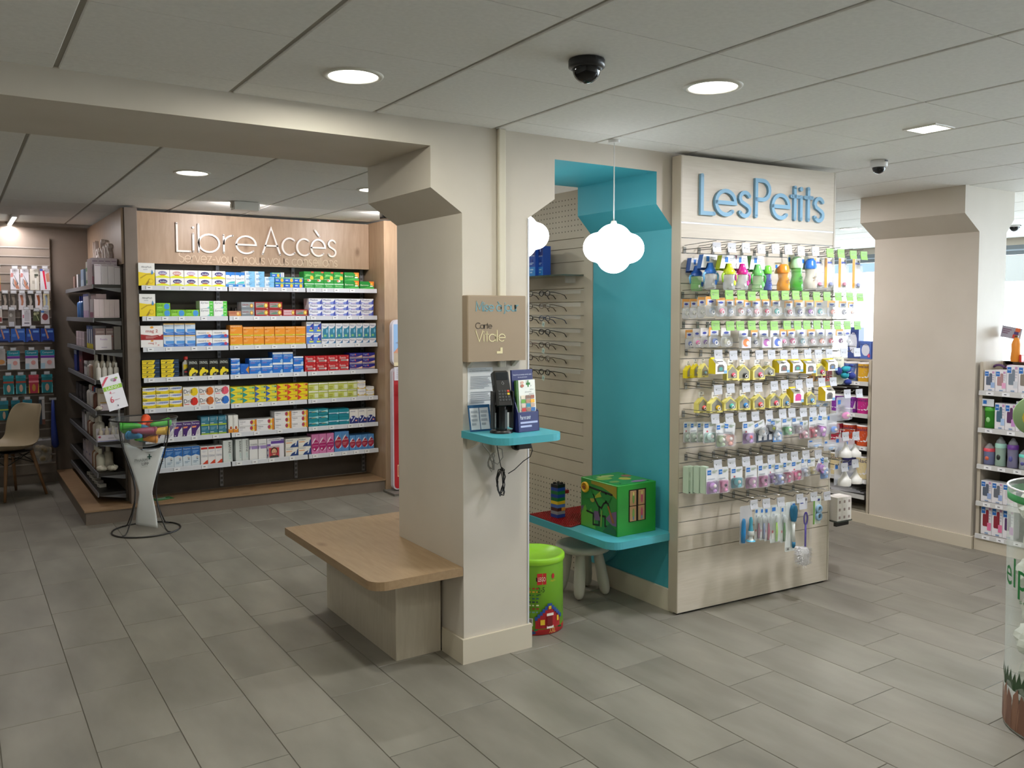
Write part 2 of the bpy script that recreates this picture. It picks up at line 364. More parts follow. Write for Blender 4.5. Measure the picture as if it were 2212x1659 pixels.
b = struct(MB().box(3.245, 3.36, 0, 3.2595, 4.085, .122, BB, .002), 'baseboard_alcove')
struct(MB().box(-2.6, 9.36, 0, 10.3, 9.5, 2.6, TAUPE), 'wall_back')
struct(MB().box(-2.6, -2.6, 0, -2.5, 9.5, 2.6, WALL), 'wall_left')
struct(MB().box(-2.6, -2.6, 0, 10.3, -2.5, 2.6, WALL), 'wall_near')
# cable trunking down the pillar
t = tag(MB().box(2.141, 3.382, 1.386, 2.179, 3.4028, 2.4914, M('d6cfbd', .4), .004).obj('cable_trunking'), 'cream plastic cable trunking running down the pillar above the card terminal', 'trunking')
# free-standing pillar by the windows
P2 = [(5.693, 2.51), (5.693, 2.305), (5.88, 2.19), (5.88, 0), (6.235, 0), (6.235, 2.2), (6.33, 2.295), (6.33, 2.51)]
struct(MB().prism(P2, 'y', 3.166, 3.955, WALL), 'wall_pillar')
struct(MB().prism([(5.865, 3.151), (6.25, 3.151), (6.25, 3.97), (6.2355, 3.97), (6.2355, 3.1655), (5.8795, 3.1655), (5.8795, 3.97), (5.865, 3.97)], 'z', 0, .086, BB), 'baseboard_window_pillar')
# street front
fr = M('858e96', .4, .2)
wr = MB(); FY = [-2.2, .4, 3.0, 5.9, 8.0, 9.0]
wr.box(10.2, -2.5, 0, 10.36, 9.4, .45, WALL); wr.box(10.2, -2.5, 2.41, 10.36, 9.4, 2.51, WALL); wr.box(10.2, -2.5, .45, 10.36, -2.2, 2.41, WALL); wr.box(10.2, 9.0, .45, 10.36, 9.4, 2.41, WALL)
struct(wr, 'wall_right')
for i in range(5):
    a, b_ = FY[i], FY[i+1]; m = MB()
    m.box(10.2, a, 2.3, 10.27, b_, 2.41, fr); m.box(10.19, a, 2.345, 10.205, b_, 2.36, M('b9c8d8', .3)); m.box(10.2, a, .45, 10.27, b_, .52, fr); m.box(10.2, a, .52, 10.27, a+.05, 2.3, fr); m.box(10.2, b_-.05, .52, 10.27, b_, 2.3, fr)
    w_ = struct(m, 'window_%d' % (i+1))
    MB().box(10.232, a+.05, .52, 10.238, b_-.05, 2.3, GLASS).obj('pane', w_)
# what the street shows: pavement, a pale house front and a steep blue roof
o = MB().box(10.4, -14, -.12, 40, 26, -.04, M('b5b2ab', .8)).obj('street_ground'); o['kind'] = 'structure'
hs = thing('street_house', 'pale house across the street with a steep slate blue roof', 'house', (24, 17.5, 0))
MB().box(0, -3.6, 0, 6, 4, 2.9, M('c8c4b8', .8)).obj('house_wall', hs)
MB().prism([(-4, 2.9), (4.4, 2.9), (2.4, 6.4)], 'x', -.3, 6.3, M('12263a', .6)).obj('roof', hs)
sg = thing('shop_sign', 'cream signboard on two posts out in the street beyond the window', 'sign', (16, 7.95, 0))
MB().box(-.03, -1.3, 2.2, .03, 1.0, 2.75, M('33322a', .6)).obj('board', sg); MB().box(-.03, -1.2, -.04, .03, -1.12, 2.2, fr).obj('post', sg); MB().box(-.03, .8, -.04, .03, .88, 2.2, fr).obj('post', sg)
# ------------------------------------------------------------------ ceiling lamps
def downlight(x, y, r, label, group=None, power=P_DOWN, square=False, color=DOWN):
    t = thing('ceiling_light', label, 'ceiling light', (x, y, ZC), 0, group)
    rim = MB(); n = 4 if square else 28; q = PI/4 if square else 0; k = 1.3 if square else 1
    def ring(R, z): return [(R*k*math.cos(2*PI*i/n+q), R*k*math.sin(2*PI*i/n+q), z) for i in range(n)]
    vs = ring(r*1.24, 0)+ring(r*1.2, -.006)+ring(r*1.02, -.006)+ring(r, .005)
    rim.add(vs, [[a*n+i, (a+1)*n+i, (a+1)*n+(i+1) % n, a*n+(i+1) % n] for a in range(3) for i in range(n)], M('d8d5cb', .35), not square); rim.obj('rim', t)
    MB().poly([(r*1.01*k*math.cos(-2*PI*i/n+q), r*1.01*k*math.sin(-2*PI*i/n+q), -.002) for i in range(n)], emis('lamp_white', 'fffdf4', 14)).obj('diffuser', t)
    l = area('lamp_glow', (0, 0, -.012), r*1.9, power, color, shape='SQUARE' if square else 'DISK'); l.parent = t
    return t
downlight(1.232, 2.925, .088, 'round recessed downlight in front of the beam nearest the bench', 'ceiling downlights')
downlight(2.428, 2.327, .09, 'round recessed downlight beyond the black dome camera', 'ceiling downlights')
downlight(3.81, 2.3, .072, 'small square recessed ceiling light beside the white dome camera', 'ceiling downlights', 34, True, (.93, .93, 1))
downlight(1.245, 5.45, .088, 'round recessed downlight behind the beam, before the oak shelving', 'ceiling downlights')
downlight(7.67, 5.44, .09, 'round recessed downlight near the street windows behind the pacifier display', 'ceiling downlights')
downlight(2.46, 5.52, .09, 'round recessed downlight mostly hidden behind the pillar haunch', 'ceiling downlights')
for x, y, sq in ((1.74, .95, 1), (-.6, 2.3, 0), (-.6, .2, 0), (3.6, .3, 0), (5.4, .6, 0), (7.2, 1.2, 0), (7.5, 3.2, 0), (4.6, 6.4, 0)):
    area('shop_lamp', (x, y, ZC-.02), .18, P_OFF, DOWN)
for x, y, pw in ((5.0, 4.45, 20), (5.3, 2.0, 6)): area('shop_lamp', (x, y, ZC-.02), .18, pw, (1, .92, .9))
def flood(x, y, mat, label, power, w=.19):
    t = thing('ceiling_floodlight', label, 'floodlight', (x, y, ZC), 0, 'floodlights before the oak shelving')
    MB().box(-w/2, -.05, -.066, w/2, .045, -.002, mat, .004).obj('housing', t)
    MB().box(-w/2+.02, .0455, -.06, w/2-.02, .047, -.012, emis('flood_lens', 'ffffff', 9)).obj('lens', t)
    MB().box(-w/2-.012, -.02, -.05, -w/2, .02, 0, M('bdbab2', .4)).obj('bracket', t); MB().box(w/2, -.02, -.05, w/2+.012, .02, 0, M('bdbab2', .4)).obj('bracket', t)
    l = area('flood_glow', (0, .052, -.036), w-.04, power, (1, .93, .9), rot=(PI/2+.1, 0, PI), shape='RECTANGLE', size_y=.045); l.rotation_euler = (PI/2-.45, 0, 0); l.parent = t
flood(1.905, 6.655, M('cfccc4', .4), 'white box floodlight on the ceiling facing the oak sign', P_FLOOD)
flood(3.13, 6.6, BLACK, 'black box floodlight on the ceiling half hidden by the pillar haunch', P_FLOOD, .22)
t = thing('tube_light', 'thin fluorescent tube light on the ceiling over the chair', 'tube light', (.475, 9.0, ZC))
MB().box(-.02, -.45, -.022, .02, .45, -.001, WHITE, .003).obj('housing', t); MB().box(-.012, -.43, -.03, .012, .43, -.0222, emis('lamp_white', 'fffdf4', 14)).obj('tube', t)
l = area('tube_glow', (0, 0, -.035), .04, P_STRIP, (1, .93, .93), shape='RECTANGLE', size_y=.86); l.parent = t
# cloud lamps
def cloud(x, y, z, s, label):
    t = thing('cloud_lamp', label, 'pendant lamp', (x, y, z), 0, 'cloud pendant lamps'); e = emis('opal_shade', 'fdfeff', 5)
    m = MB()
    n = 64; k = 14; vs = []; fs = []
    lob = [(0, .028, .0936), (-.079, .003, .0743), (.079, 0, .0743), (0, -.039, .0858)]
    def rad(a):
        best = 0; dx, dz = math.cos(a), math.sin(a)
        for cx, cz, r in lob:
            bq = cx*dx+cz*dz; d = bq*bq-(cx*cx+cz*cz-r*r)
            if d > 0: best = max(best, bq+math.sqrt(d))
        return best
    R = [rad(2*PI*i/n) for i in range(n)]
    for j in range(k+1):
        ph = -PI/2+PI*j/k; q = math.cos(ph)**.55 if abs(math.cos(ph)) > 1e-6 else 1e-4
        for i in range(n): a = 2*PI*i/n; vs.append((s*q*R[i]*math.cos(a), s*.085*math.sin(ph), s*q*R[i]*math.sin(a)))
    for j in range(k):
        for i in range(n): fs.append([j*n+i, j*n+(i+1) % n, (j+1)*n+(i+1) % n, (j+1)*n+i])
    m.add(vs, fs, e, True); m.obj('shade', t, rz=-.45)
    top = ZC-z
    MB().tube([(0, 0, s*.118), (0, 0, top-.012)], .0032, WHITE, 6).obj('cord', t)
    MB().lathe([(.028, top-.014), (.03, top-.001)], WHITE, 14).obj('ceiling_cap', t)
    MB().lathe([(.02, s*.112), (.012, s*.135)], WHITE, 10).obj('cap', t)
cloud(2.762, 3.3, 1.96, 1.0, 'glowing white cloud lamp hanging on a cord before the turquoise alcove')
cloud(2.585, 3.86, 2.055, .98, 'glowing white cloud lamp half hidden behind the pillar edge')
# dome cameras
def dome(x, y, r, mat, hgt, label):
    t = thing('dome_camera', label, 'security camera', (x, y, ZC))
    MB().lathe([(r*.96, -.001), (r, -.006), (r, -hgt), (r*.86, -hgt-.006), (r*.8, -hgt-.006)], mat, 24).obj('housing', t)
    q = r*.78; MB().lathe([(q, -hgt-.004)]+[(q*math.cos(a), -hgt-.004-q*1.02*math.sin(a)) for a in (.2, .4, .6, .8, 1, 1.2, 1.4, 1.5)]+[(1e-6, -hgt-.004-q*1.02)], M('0d0d10', .06, 0, 'smoked_dome'), 24).obj('dome', t)
    MB().box(-.012, -r-.001, -.012, .012, -r+.006, -.004, M('222222', .4)).obj('vent', t)
dome(1.815, 2.315, .062, M('1b1b1e', .35), .026, 'black dome security camera on the ceiling between the round downlights')
dome(4.375, 2.93, .046, M('d9d8d6', .4), .034, 'white dome security camera with dark bubble near the square ceiling light')
dome(8.75, 4.37, .06, M('d9d8d6', .4), .01, 'far dome security camera beside the window pillar haunch')
# ------------------------------------------------------------------ oak wall shelving with its platform
sh = thing('wall_shelving', 'oak and taupe wall shelving with three bays of seven shelves under a lettered sign', 'shelving')
MB().box(1.25, 7.60, .115, 3.29, 7.64, 2.47, BACK).obj('back_panel', sh)
MB().box(1.152, 7.34, .115, 1.248, 7.64, 2.475, TAUPE, .003).obj('side_panel', sh)
MB().box(3.292, 7.155, 0, 3.44, 7.64, 2.475, wood('light_oak_upright', 'a78b70', 'b59a7e', '705642', (9, 9, 1.2)), .002).obj('side_panel', sh)
hb = MB().box(1.25, 7.49, 2.047, 3.29, 7.51, 2.468, OAK).obj('header_board', sh)
word('Libre', 1.575, 2.255, 2.155, .148, .0155, .016, M('efe6e2', .35), 'letter', hb, 7.4895)
word('Accès', 2.285, 2.985, 2.155, .148, .0155, .016, M('efe6e2', .35), 'letter', hb, 7.4895)
word('Servez-vous, nous vous conseillons', 1.59, 2.985, 2.065, .056, .007, .0012, M('d2bca4', .5), 'motto', hb, 7.4895, True)
for x in (1.262, 1.925, 2.592, 3.255):
    m = MB().box(x-.014, 7.586, .13, x+.014, 7.6, 2.047, M('8b8b90', .4, .5))
    for k in range(47): m.box(x-.008, 7.5855, .15+.04*k, x-.002, 7.587, .172+.04*k, BLACK); m.box(x+.002, 7.5855, .15+.04*k, x+.008, 7.587, .172+.04*k, BLACK)
    m.obj('upright', sh)
ZS = [1.859, 1.613, 1.366, 1.12, .873, .627, .381]
BX = [(1.262, 1.93), (1.942, 2.603), (2.615, 3.283)]
TAGS = M('f2f3f6', .4); INK = M('4a4d55', .5)
for z in ZS:
    for (a, b_) in BX:
        s_ = MB().box(a, 7.31, z-.026, b_, 7.58, z-.002, M('3a3632', .5)).obj('shelf', sh)
        m = MB().prism([(7.3095, z+.003), (7.300, z+.001), (7.296, z-.035), (7.3095, z-.037)], 'x', a, b_, RAIL)
        x = a+.03
        while x < b_-.09:
            m.box(x, 7.2958, z-.03, x+.05, 7.2975, z-.004, TAGS); m.box(x, 7.2952, z-.03, x+.002, 7.2958, z-.004, INK); m.box(x+.016, 7.2952, z-.018, x+.034, 7.2958, z-.013, INK); x += random.uniform(.1, .22)
        m.obj('price_rail', s_)
pl = thing('shelving_platform', 'low oak-topped platform with taupe riser running under the oak shelving', 'platform')
MB().prism([(.803, 7.245), (3.288, 7.155), (3.288, 7.595), (1.15, 7.595), (1.15, 9.355), (.803, 9.355)], 'z', .102, .1145, OAKX).obj('platform_top', pl)
MB().prism([(.813, 7.257), (3.286, 7.167), (3.286, 7.59), (1.14, 7.59), (1.14, 9.35), (.813, 9.35)], 'z', 0, .1015, TAUPE).obj('riser', pl)
# ------------------------------------------------------------------ cartons
R, E_, T_, Pp, Ln = 'r', 'e', 't', 'p', 'l'
ST = {   # style: (label words, body colour, printed design, depth)
 'sneeze': ('tall white and yellow carton with swirl', 'f3f3f0', [(Pp, [(0, 0), (1, 0), (1, .58), (.5, .55), (0, .6)], 'f2d72a'), (T_, 'AllergiFlash', .18, .77, .8, .86, '6d6d72'), (Ln, .3, .68, .7, .73, 1, 'b9bcc4'), (Pp, [(.12, .3), (.5, .47), (.95, .5), (.95, .53), (.45, .51), (.1, .35)], 'c9a92a'), (Pp, [(.4, .04), (.55, .04), (.72, .3), (.66, .32)], 'a98a28'), (E_, .76, .2, .15, .11, 'd8b828'), (E_, .76, .2, .12, .085, 'f0d43a'), (Pp, [(.76, .53), (.83, .72), (.92, .56), (.84, .5)], '4f8fc8')]),
 'oval': ('white and yellow carton with navy oval', 'f6f6f4', [(Pp, [(0, 0), (1, 0), (1, .12), (.5, .4), (0, .14)], 'e9ee3a'), (E_, .5, .58, .32, .27, '3f3f7c'), (Pp, [(.3, .4), (.7, .4), (.62, .3), (.38, .3)], 'e0704a'), (T_, 'Actifed', .27, .46, .73, .68, 'ffffff')]),
 'sedat': ('blue-topped white carton with teal curve', 'f4f6f8', [(Pp, [(0, 1), (1, 1), (1, .8), (.62, .8), (.5, .68), (.38, .8), (0, .8)], '2f7fd4'), (T_, 'Sédatif PC', .06, .5, .94, .6, '5a5a72'), (Pp, [(0, .22), (.95, .22), (.95, .4), (.5, .36)], '4fc0c8'), (R, 0, 0, 1, .19, '2f86d8'), (R, .3, .05, .75, .12, 'e8f2fa')]),
 'skyblue': ('small pale blue carton', 'e4f1fb', [(Pp, [(.5, 0), (1, 0), (1, 1), (.35, 1)], '84c4ef'), (Ln, .12, .3, .7, .72, 3, '5f8fc0')]),
 'lozenge': ('small blue and green carton with yellow disc', '3a9fd0', [(R, 0, 0, 1, .72, '2f6fd4'), (R, 0, .74, 1, .95, '7cc47a'), (E_, .72, .4, .17, .34, 'f2c83a'), (T_, 'Strepsils', .08, .77, .9, .92, 'e8f4d0'), (R, .06, .34, .36, .5, 'dfe9f8')]),
 'greenlow': ('low green carton under the tall green boxes', '35a34a', [(R, 0, .82, 1, 1, 'd6f0de'), (T_, 'Berocca', .15, .4, .8, .66, 'd8f0c8'), (Pp, [(0, .1), (.6, .2), (1, .1), (1, 0), (0, 0)], '7fd08a')]),
 'greentall': ('tall green carton with fruit picture', '2c9a3c', [(Pp, [(0, .5), (.3, .8), (1, .62), (.4, .6)], '6cc86a'), (R, 0, .34, 1, .37, 'bfe8c0'), (R, .72, .88, 1, 1, 'e0603a'), (E_, .78, .48, .18, .17, 'f0c83a'), (E_, .5, .24, .2, .1, 'f2ece4'), (E_, .4, .26, .1, .08, 'd8703a'), (T_, 'Berocca', .14, .66, .74, .76, 'b8e8a0')]),
 'effer': ('green carton with orange corner', '1f8f38', [(Pp, [(0, 0), (.6, .3), (1, .2), (1, 0)], '49b84e'), (Pp, [(.64, 1), (1, 1), (1, .3)], 'f08a2a'), (E_, .82, .66, .09, .14, 'f8c85a'), (T_, 'Berocca', .05, .42, .62, .62, 'f2f8e8'), (R, .72, .3, .92, .46, 'f2f8f0')]),
 'limepastille': ('lime green carton with blue drop', '8fd43a', [(T_, 'Drill', .06, .5, .46, .84, '2c5a2a'), (Pp, [(.56, .25), (.66, .05), (.9, .1), (.97, .45), (.9, .85), (.7, .95), (.56, .7)], '4a9be0'), (R, .08, .34, .4, .4, 'c8eaa0')]),
 'greenend': ('white carton with bright green end', 'f4f6f6', [(R, .7, 0, 1, .96, '5ccf4a'), (T_, 'Zyrtec', .06, .58, .64, .86, '5a6472'), (Pp, [(.52, .1), (.7, .02), (.7, .3)], '8ad0e0'), (R, .74, .55, .93, .66, 'c8f2c0'), (E_, .84, .2, .04, .05, 'f0fff0')]),
 'copper': ('low copper-coloured carton with gold target', 'c98a68', [(R, .66, 0, 1, .5, 'e0962a'), (T_, 'NUROFEN', .06, .5, .56, .78, 'a02a20'), (E_, .75, .52, .1, .28, 'f4d48a')]),
 'greytarget': ('grey carton with gold target', '9aa2a8', [(R, 0, 0, 1, .3, '7d868e'), (T_, 'NUROFEN', .06, .52, .56, .72, 'b03a34'), (E_, .78, .5, .13, .3, 'c8862a'), (E_, .78, .5, .08, .19, 'f6d880'), (Ln, .08, .28, .5, .42, 1, 'd4d8dc')]),
 'redtarget': ('red and grey carton with gold target', 'a3242a', [(R, .05, .22, .92, .86, 'a79f9e'), (Pp, [(.05, .3), (.62, .3), (.62, .6), (.3, .52)], '5f8f74'), (T_, 'NUROFEN', .1, .58, .56, .76, 'a02228'), (E_, .8, .52, .15, .36, 'c9952a'), (E_, .8, .52, .09, .22, 'f6de7a'), (R, .84, .05, .95, .13, 'e8c0c0')]),
 'pinktarget': ('pinkish red carton with gold target', 'b03038', [(R, .05, .18, .92, .88, 'd8b4bc'), (T_, 'NUROFEN', .1, .44, .66, .64, 'c04a5a'), (E_, .82, .52, .13, .34, 'c9952a'), (E_, .82, .52, .08, .2, 'f6de7a')]),
 'swoosh': ('white and violet-blue carton with swoosh', 'f0f1f8', [(Pp, [(0, 0), (1, 0), (1, .85), (.85, .5), (.5, .28), (.2, .3), (0, .42)], '7d8fd8'), (Pp, [(.16, .04), (.62, .04), (.62, .28), (.3, .28)], 'c4b8d8'), (Pp, [(.84, .05), (1, .05), (1, .9), (.88, .5)], '4653b0'), (T_, 'Maalox', .08, .58, .68, .9, '4a4f86'), (E_, .12, .14, .08, .1, 'f4f4fa')]),
 'magwhite': ('white carton with red word below the red one', 'f3f0ee', [(E_, .5, .86, .07, .1, 'e8a02a'), (T_, 'mag 2', .33, .35, .7, .7, 'c2444a'), (R, .75, .24, .82, .34, 'c8606a')]),
 'magred': ('large white and dark red carton', 'f6f2f0', [(Pp, [(0, 0), (1, 0), (1, .38), (.5, .3), (0, .4)], 'a3262a'), (E_, .5, .88, .08, .08, 'e8a02a'), (T_, 'mag 2', .23, .46, .77, .74, 'b8343c'), (E_, .86, .36, .07, .08, 'f2dcdc'), (Ln, .22, .08, .76, .26, 3, 'd89a98')]),
 'bluewin': ('blue and white carton with orange top edge', 'd6e4f4', [(R, 0, .9, 1, 1, 'f0c070'), (R, .2, .26, 1, .52, '5a9ee4'), (Pp, [(0, 0), (1, 0), (1, .26), (.2, .2), (0, .3)], '3f7ad0'), (T_, 'Magnévie', .06, .74, .56, .84, '70849c'), (R, .3, .1, .95, .13, 'cfe4f8')]),
 'bluewave': ('white carton with blue wave', 'f5f5f7', [(Pp, [(0, 0), (1, 0), (1, .36), (.6, .46), (0, .34)], '3f76d0'), (Pp, [(0, 0), (.4, 0), (.6, .3), (0, .3)], '72a8e8'), (T_, 'MAGNEVIE', .1, .58, .6, .74, '6a6e78'), (R, .64, .58, .82, .72, 'f4c79a'), (E_, .82, .3, .1, .2, 'c0446a')]),
 'orange': ('orange carton with green base band', 'f39a2e', [(R, 0, 0, 1, .14, 'd2c62e'), (T_, 'IPERIFEN', .06, .82, .9, .95, 'fbe6c0'), (R, .05, .66, .26, .72, 'c0602a'), (Ln, .06, .36, .5, .6, 3, 'f8c078'), (R, .74, .05, .95, .09, 'f4ecc0')]),
 'blueswoosh': ('white and blue swoosh carton with lime label', 'f2f4fa', [(Pp, [(0, 0), (1, 0), (1, .9), (.6, .66), (0, .62)], '5a8ae0'), (Pp, [(.5, .3), (1, .3), (1, .86), (.6, .7)], '3446a8'), (R, .38, .12, .95, .28, 'cfdc5a'), (E_, .65, .42, .12, .08, 'f0b8a8'), (T_, 'Maalox', .1, .78, .74, .9, '4a5a9a')]),
 'swooshlow': ('low white carton with blue corner', 'f3f1f6', [(Pp, [(1, 0), (1, .7), (.75, .2), (.3, 0)], '3a76a8'), (T_, 'Maalox', .08, .45, .78, .8, '5a5f86')]),
 'tealtall': ('tall white and teal carton', 'f1f1f6', [(Pp, [(0, 0), (1, 0), (1, .88), (.75, .72), (.4, .66), (0, .7)], '3586a8'), (Pp, [(0, .1), (.16, .1), (.1, .4), (.2, .66), (0, .68)], 'dceaf2'), (E_, .76, .5, .12, .14, '86c4e0'), (R, .3, .14, .66, .27, '8ccf8a'), (T_, 'Maalox', .1, .8, .76, .9, '55608e')]),
 'arrowbox': ('flat yellow and navy carton', '24384e', [(Pp, [(0, 0), (.64, 0), (.74, .95), (0, .95)], 'f0d428'), (T_, 'SYNTHOL', .06, .45, .56, .75, '5a5020'), (Pp, [(.22, .15), (.3, .15), (.36, .45), (.28, .45)], '404030'), (R, .74, .2, .96, .34, '4a6a9a')]),
 'blackbottle': ('black carton with yellow bottle picture', '16140f', [(Pp, [(.12, 0), (.08, .2), (.18, .36), (.32, .42), (.32, .5), (.6, .5), (.6, .42), (.95, .34), (.98, .2), (.78, .18), (.78, 0)], 'f0d92a'), (Pp, [(.34, 0), (.4, .14), (.76, .26), (.76, 0)], '24221c'), (R, .5, .03, .72, .12, '9a9a92'), (T_, 'SYNTHOL', .1, .72, .92, .88, 'e6ece4')]),
 'bluewhite': ('blue carton with white top band', '2b7ad6', [(R, 0, .82, 1, 1, 'f4f5f8'), (T_, 'EFFERALGAN', .12, .56, .9, .74, 'c4dcf6'), (R, .1, .38, .5, .5, '8a7ac0'), (Pp, [(.8, 0), (1, 0), (1, .3), (.88, .36), (.72, .16)], 'a8ccf0')]),
 'blueorange': ('dark blue carton with orange triangle', '2267c8', [(Pp, [(1, .05), (1, .78), (.62, .44)], 'e09a4a'), (Ln, .1, .1, .5, .2, 1, '6aa0e0'), (Ln, .15, .86, .7, .95, 1, '6aa0e0')]),
 'redgrey': ('red carton with grey tablet strip', 'c4222a', [(T_, 'Rennie', .14, .52, .7, .84, 'f4e4e0'), (R, .24, .24, .86, .44, 'a9a09c'), (Pp, [(.76, .34), (.87, .52), (.98, .34), (.87, .16)], 'f2d4d4'), (E_, .88, .8, .07, .11, 'e0605a'), (E_, .08, .12, .05, .08, 'e0706a')]),
 'navyflame': ('navy carton with peach flame', '2a2a8c', [(Pp, [(0, 0), (1, 0), (1, .2), (.6, .26), (0, .34)], '9a94a8'), (Pp, [(.5, .26), (1, .2), (1, .6), (.82, .48)], 'eac4a4'), (R, 0, .34, .7, .38, 'c05a6a'), (T_, 'Vogalib', .06, .56, .46, .86, 'c8ccf0'), (R, .42, .6, .5, .86, 'e05a4a')]),
 'yellowwave': ('yellow carton with white wave top', 'f0d62a', [(Pp, [(0, 1), (1, 1), (1, .55), (.75, .42), (.4, .42), (0, .54)], 'f6f4ee'), (Pp, [(.2, .6), (.9, .62), (.95, .92), (.3, .88)], 'aebce6'), (T_, 'Lysopaïne', .03, .58, .96, .92, '4c5490'), (R, .02, .1, .34, .24, '8a8a3a')]),
 'dropwhite': ('white carton with big coloured drop', 'f4f1f0', None),
 'chevteal': ('yellow carton with teal chevron', 'f0e03a', [(Pp, [(0, .04), (.4, .5), (0, .96)], '2a9a92'), (R, .04, .03, .95, .09, 'c8a44a'), (R, .55, .6, 1, .95, 'a8d470'), (R, .82, .62, .95, .86, '2a9a92')]),
 'chevblue': ('yellow carton with blue chevron', 'f0e03a', [(Pp, [(0, .04), (.4, .5), (0, .96)], '3a66b8'), (R, .04, .03, .95, .09, '8a9a4a'), (R, .55, .6, 1, .95, 'b8d470'), (R, .82, .62, .95, .86, '3a5a9a')]),
 'chevred': ('yellow carton with red chevron', 'f4da20', [(Pp, [(0, .04), (.4, .5), (0, .96)], 'e0402a'), (R, .04, .03, .95, .09, 'c87a2a'), (R, .6, .6, 1, .95, 'f4b04a'), (R, .78, .6, .95, .9, 'c0402a')]),
 'lime': ('lime and white carton with small print', 'cfd86a', [(R, 0, .86, 1, 1, 'f4f2ea'), (R, .62, .15, 1, .7, 'e2e6c0'), (T_, 'CARBOSYMAG', .08, .7, .94, .8, '8a8a3a'), (R, .06, .36, .46, .52, 'b4b03a'), (Ln, .06, .08, .5, .3, 2, '9aa04a')]),
 'lemon': ('small white carton with lemon pictures', 'f4f2ee', [(R, 0, .16, 1, .42, 'ecca4a'), (E_, .3, .3, .1, .14, 'f4e48a'), (E_, .65, .3, .1, .14, 'e2a83a'), (Pp, [(.1, .45), (.9, .45), (.8, .26), (.2, .26)], 'f0eef4'), (T_, 'Oxyboldine', .06, .66, .94, .86, '7a7aa8')]),
 'purplecurve': ('purple and white carton with white curve', 'f0eef2', [(Pp, [(0, 0), (.42, 0), (.58, .35), (1, .68), (1, 1), (0, 1)], '4a2572'), (T_, 'Fervex', .06, .8, .92, .94, 'efeaf4'), (Pp, [(.04, .56), (.5, .58), (.58, .7), (.06, .68)], 'f0966a'), (Ln, .6, .08, .92, .4, 4, 'c4c0cc'), (R, .1, .04, .2, .12, 'e8e4ec')]),
 'tealgreen': ('slate teal carton with green base band', '3f7f98', [(R, 0, 0, 1, .16, 'a8c43a'), (R, .9, .55, .97, .95, 'e8f0f0'), (R, .06, .22, .5, .3, 'd4e4ea'), (Ln, .1, .5, .75, .84, 3, '7fb0c4')]),
 'sunend': ('tall white carton with orange sun base', 'efeeea', [(R, 0, 0, 1, .22, 'e8952e'), (E_, .55, .28, .34, .12, 'f2f0ec'), (E_, .55, .28, .26, .095, 'd8952a'), (E_, .48, .28, .15, .08, 'a8404a'), (T_, 'Voltaren', .12, .4, .22, .84, '5a5a66', 1)]),
 'sun': ('white carton with orange end and sun', 'f1eff2', [(R, .88, 0, 1, 1, 'e08a2e'), (E_, .76, .52, .13, .44, 'f0d050'), (E_, .71, .55, .085, .33, 'b0405a'), (T_, 'Voltaren', .04, .6, .36, .84, '55556a'), (Ln, .06, .28, .3, .42, 1, 'b4b4be')]),
 'tealband': ('teal carton with banner', '1f8f9e', [(Pp, [(0, .4), (.7, .5), (1, .3), (1, .78), (.4, .62), (0, .7)], 'a8dce4'), (Pp, [(.02, .38), (.6, .36), (.7, .52), (.02, .58)], '2f5a7a'), (R, .3, .4, .72, .52, '9aa06a')]),
 'tealplain': ('plain teal carton with pale stripe', '178a9c', [(Pp, [(0, .44), (1, .36), (1, .62), (.85, .54), (0, .56)], 'c4e4ee'), (R, .02, .38, .8, .45, '2a5f86')]),
 'navydome': ('white and navy carton with syringe picture', 'eeebe8', [(R, 0, 0, 1, .38, '28327e'), (Pp, [(x, y) for x, y in arc(.42, .3, .42, .26, 180, 0, 8)], '28327e'), (Pp, [(.22, .1), (.34, .12), (.86, .6), (.78, .64)], 'dfe4ee'), (E_, .22, .42, .11, .08, 'd8e2f2'), (R, .66, .16, .86, .26, 'e8a08a'), (T_, 'smecta', .1, .84, .66, .92, '3a4286')]),
 'bluespray': ('tall blue and white spray carton', 'dbe6ef', [(Pp, [(0, 1), (1, 1), (1, .5), (.5, .58), (0, .5)], '2b6cbc'), (T_, 'Respimer', .08, .84, .92, .93, 'e4f0fa'), (Ln, .15, .62, .85, .78, 3, '86b4e4'), (E_, .68, .42, .14, .04, 'c8b8b0'), (R, .6, .32, .8, .36, '3a5a7a'), (Ln, .2, .12, .8, .26, 2, '9ab0c4')]),
 'redspray': ('narrow white carton with red band', 'f2eff0', [(R, .05, .84, .95, .95, 'cc2a22'), (Pp, [(.2, 0), (1, 0), (1, .22), (.8, .2)], 'd8492e'), (T_, 'STERIMAR', .08, .4, .94, .52, 'a4a8b8'), (Ln, .2, .66, .9, .76, 2, 'd4d4e0')]),
 'greytube': ('grey-white carton with black vertical lettering', 'dde3e2', [(R, .86, 0, 1, 1, 'c2c8c8'), (T_, 'BIAFINE', .58, .4, .82, .92, '15181a', 1), (T_, 'ACT', .6, .12, .8, .36, '8fc8c4', 1)]),
 'violetdrop': ('white carton with violet band and drop', 'eeeeef', [(R, .12, .52, 1, .68, 'a08ac4'), (R, 0, .52, .1, .68, '8a74b4'), (T_, 'CICABIAFINE', .1, .72, .92, .79, '7a7a8a'), (Pp, [(.1, .52), (.17, .7), (.24, .52), (.17, .48)], 'f6f4fa')]),
 'violetstripe': ('white carton with violet stripes', 'eae8f0', [(R, .22, .72, 1, .86, '6a4aa8'), (R, 0, .6, .2, .72, '7a5ab0'), (R, 0, .36, .2, .46, '6a4aa8'), (R, 0, .1, .2, .2, '6a4aa8'), (R, .8, .88, 1, .92, '4a3a90'), (T_, 'CICABIAFINE', .08, .9, .74, .96, '6a6a8a')]),
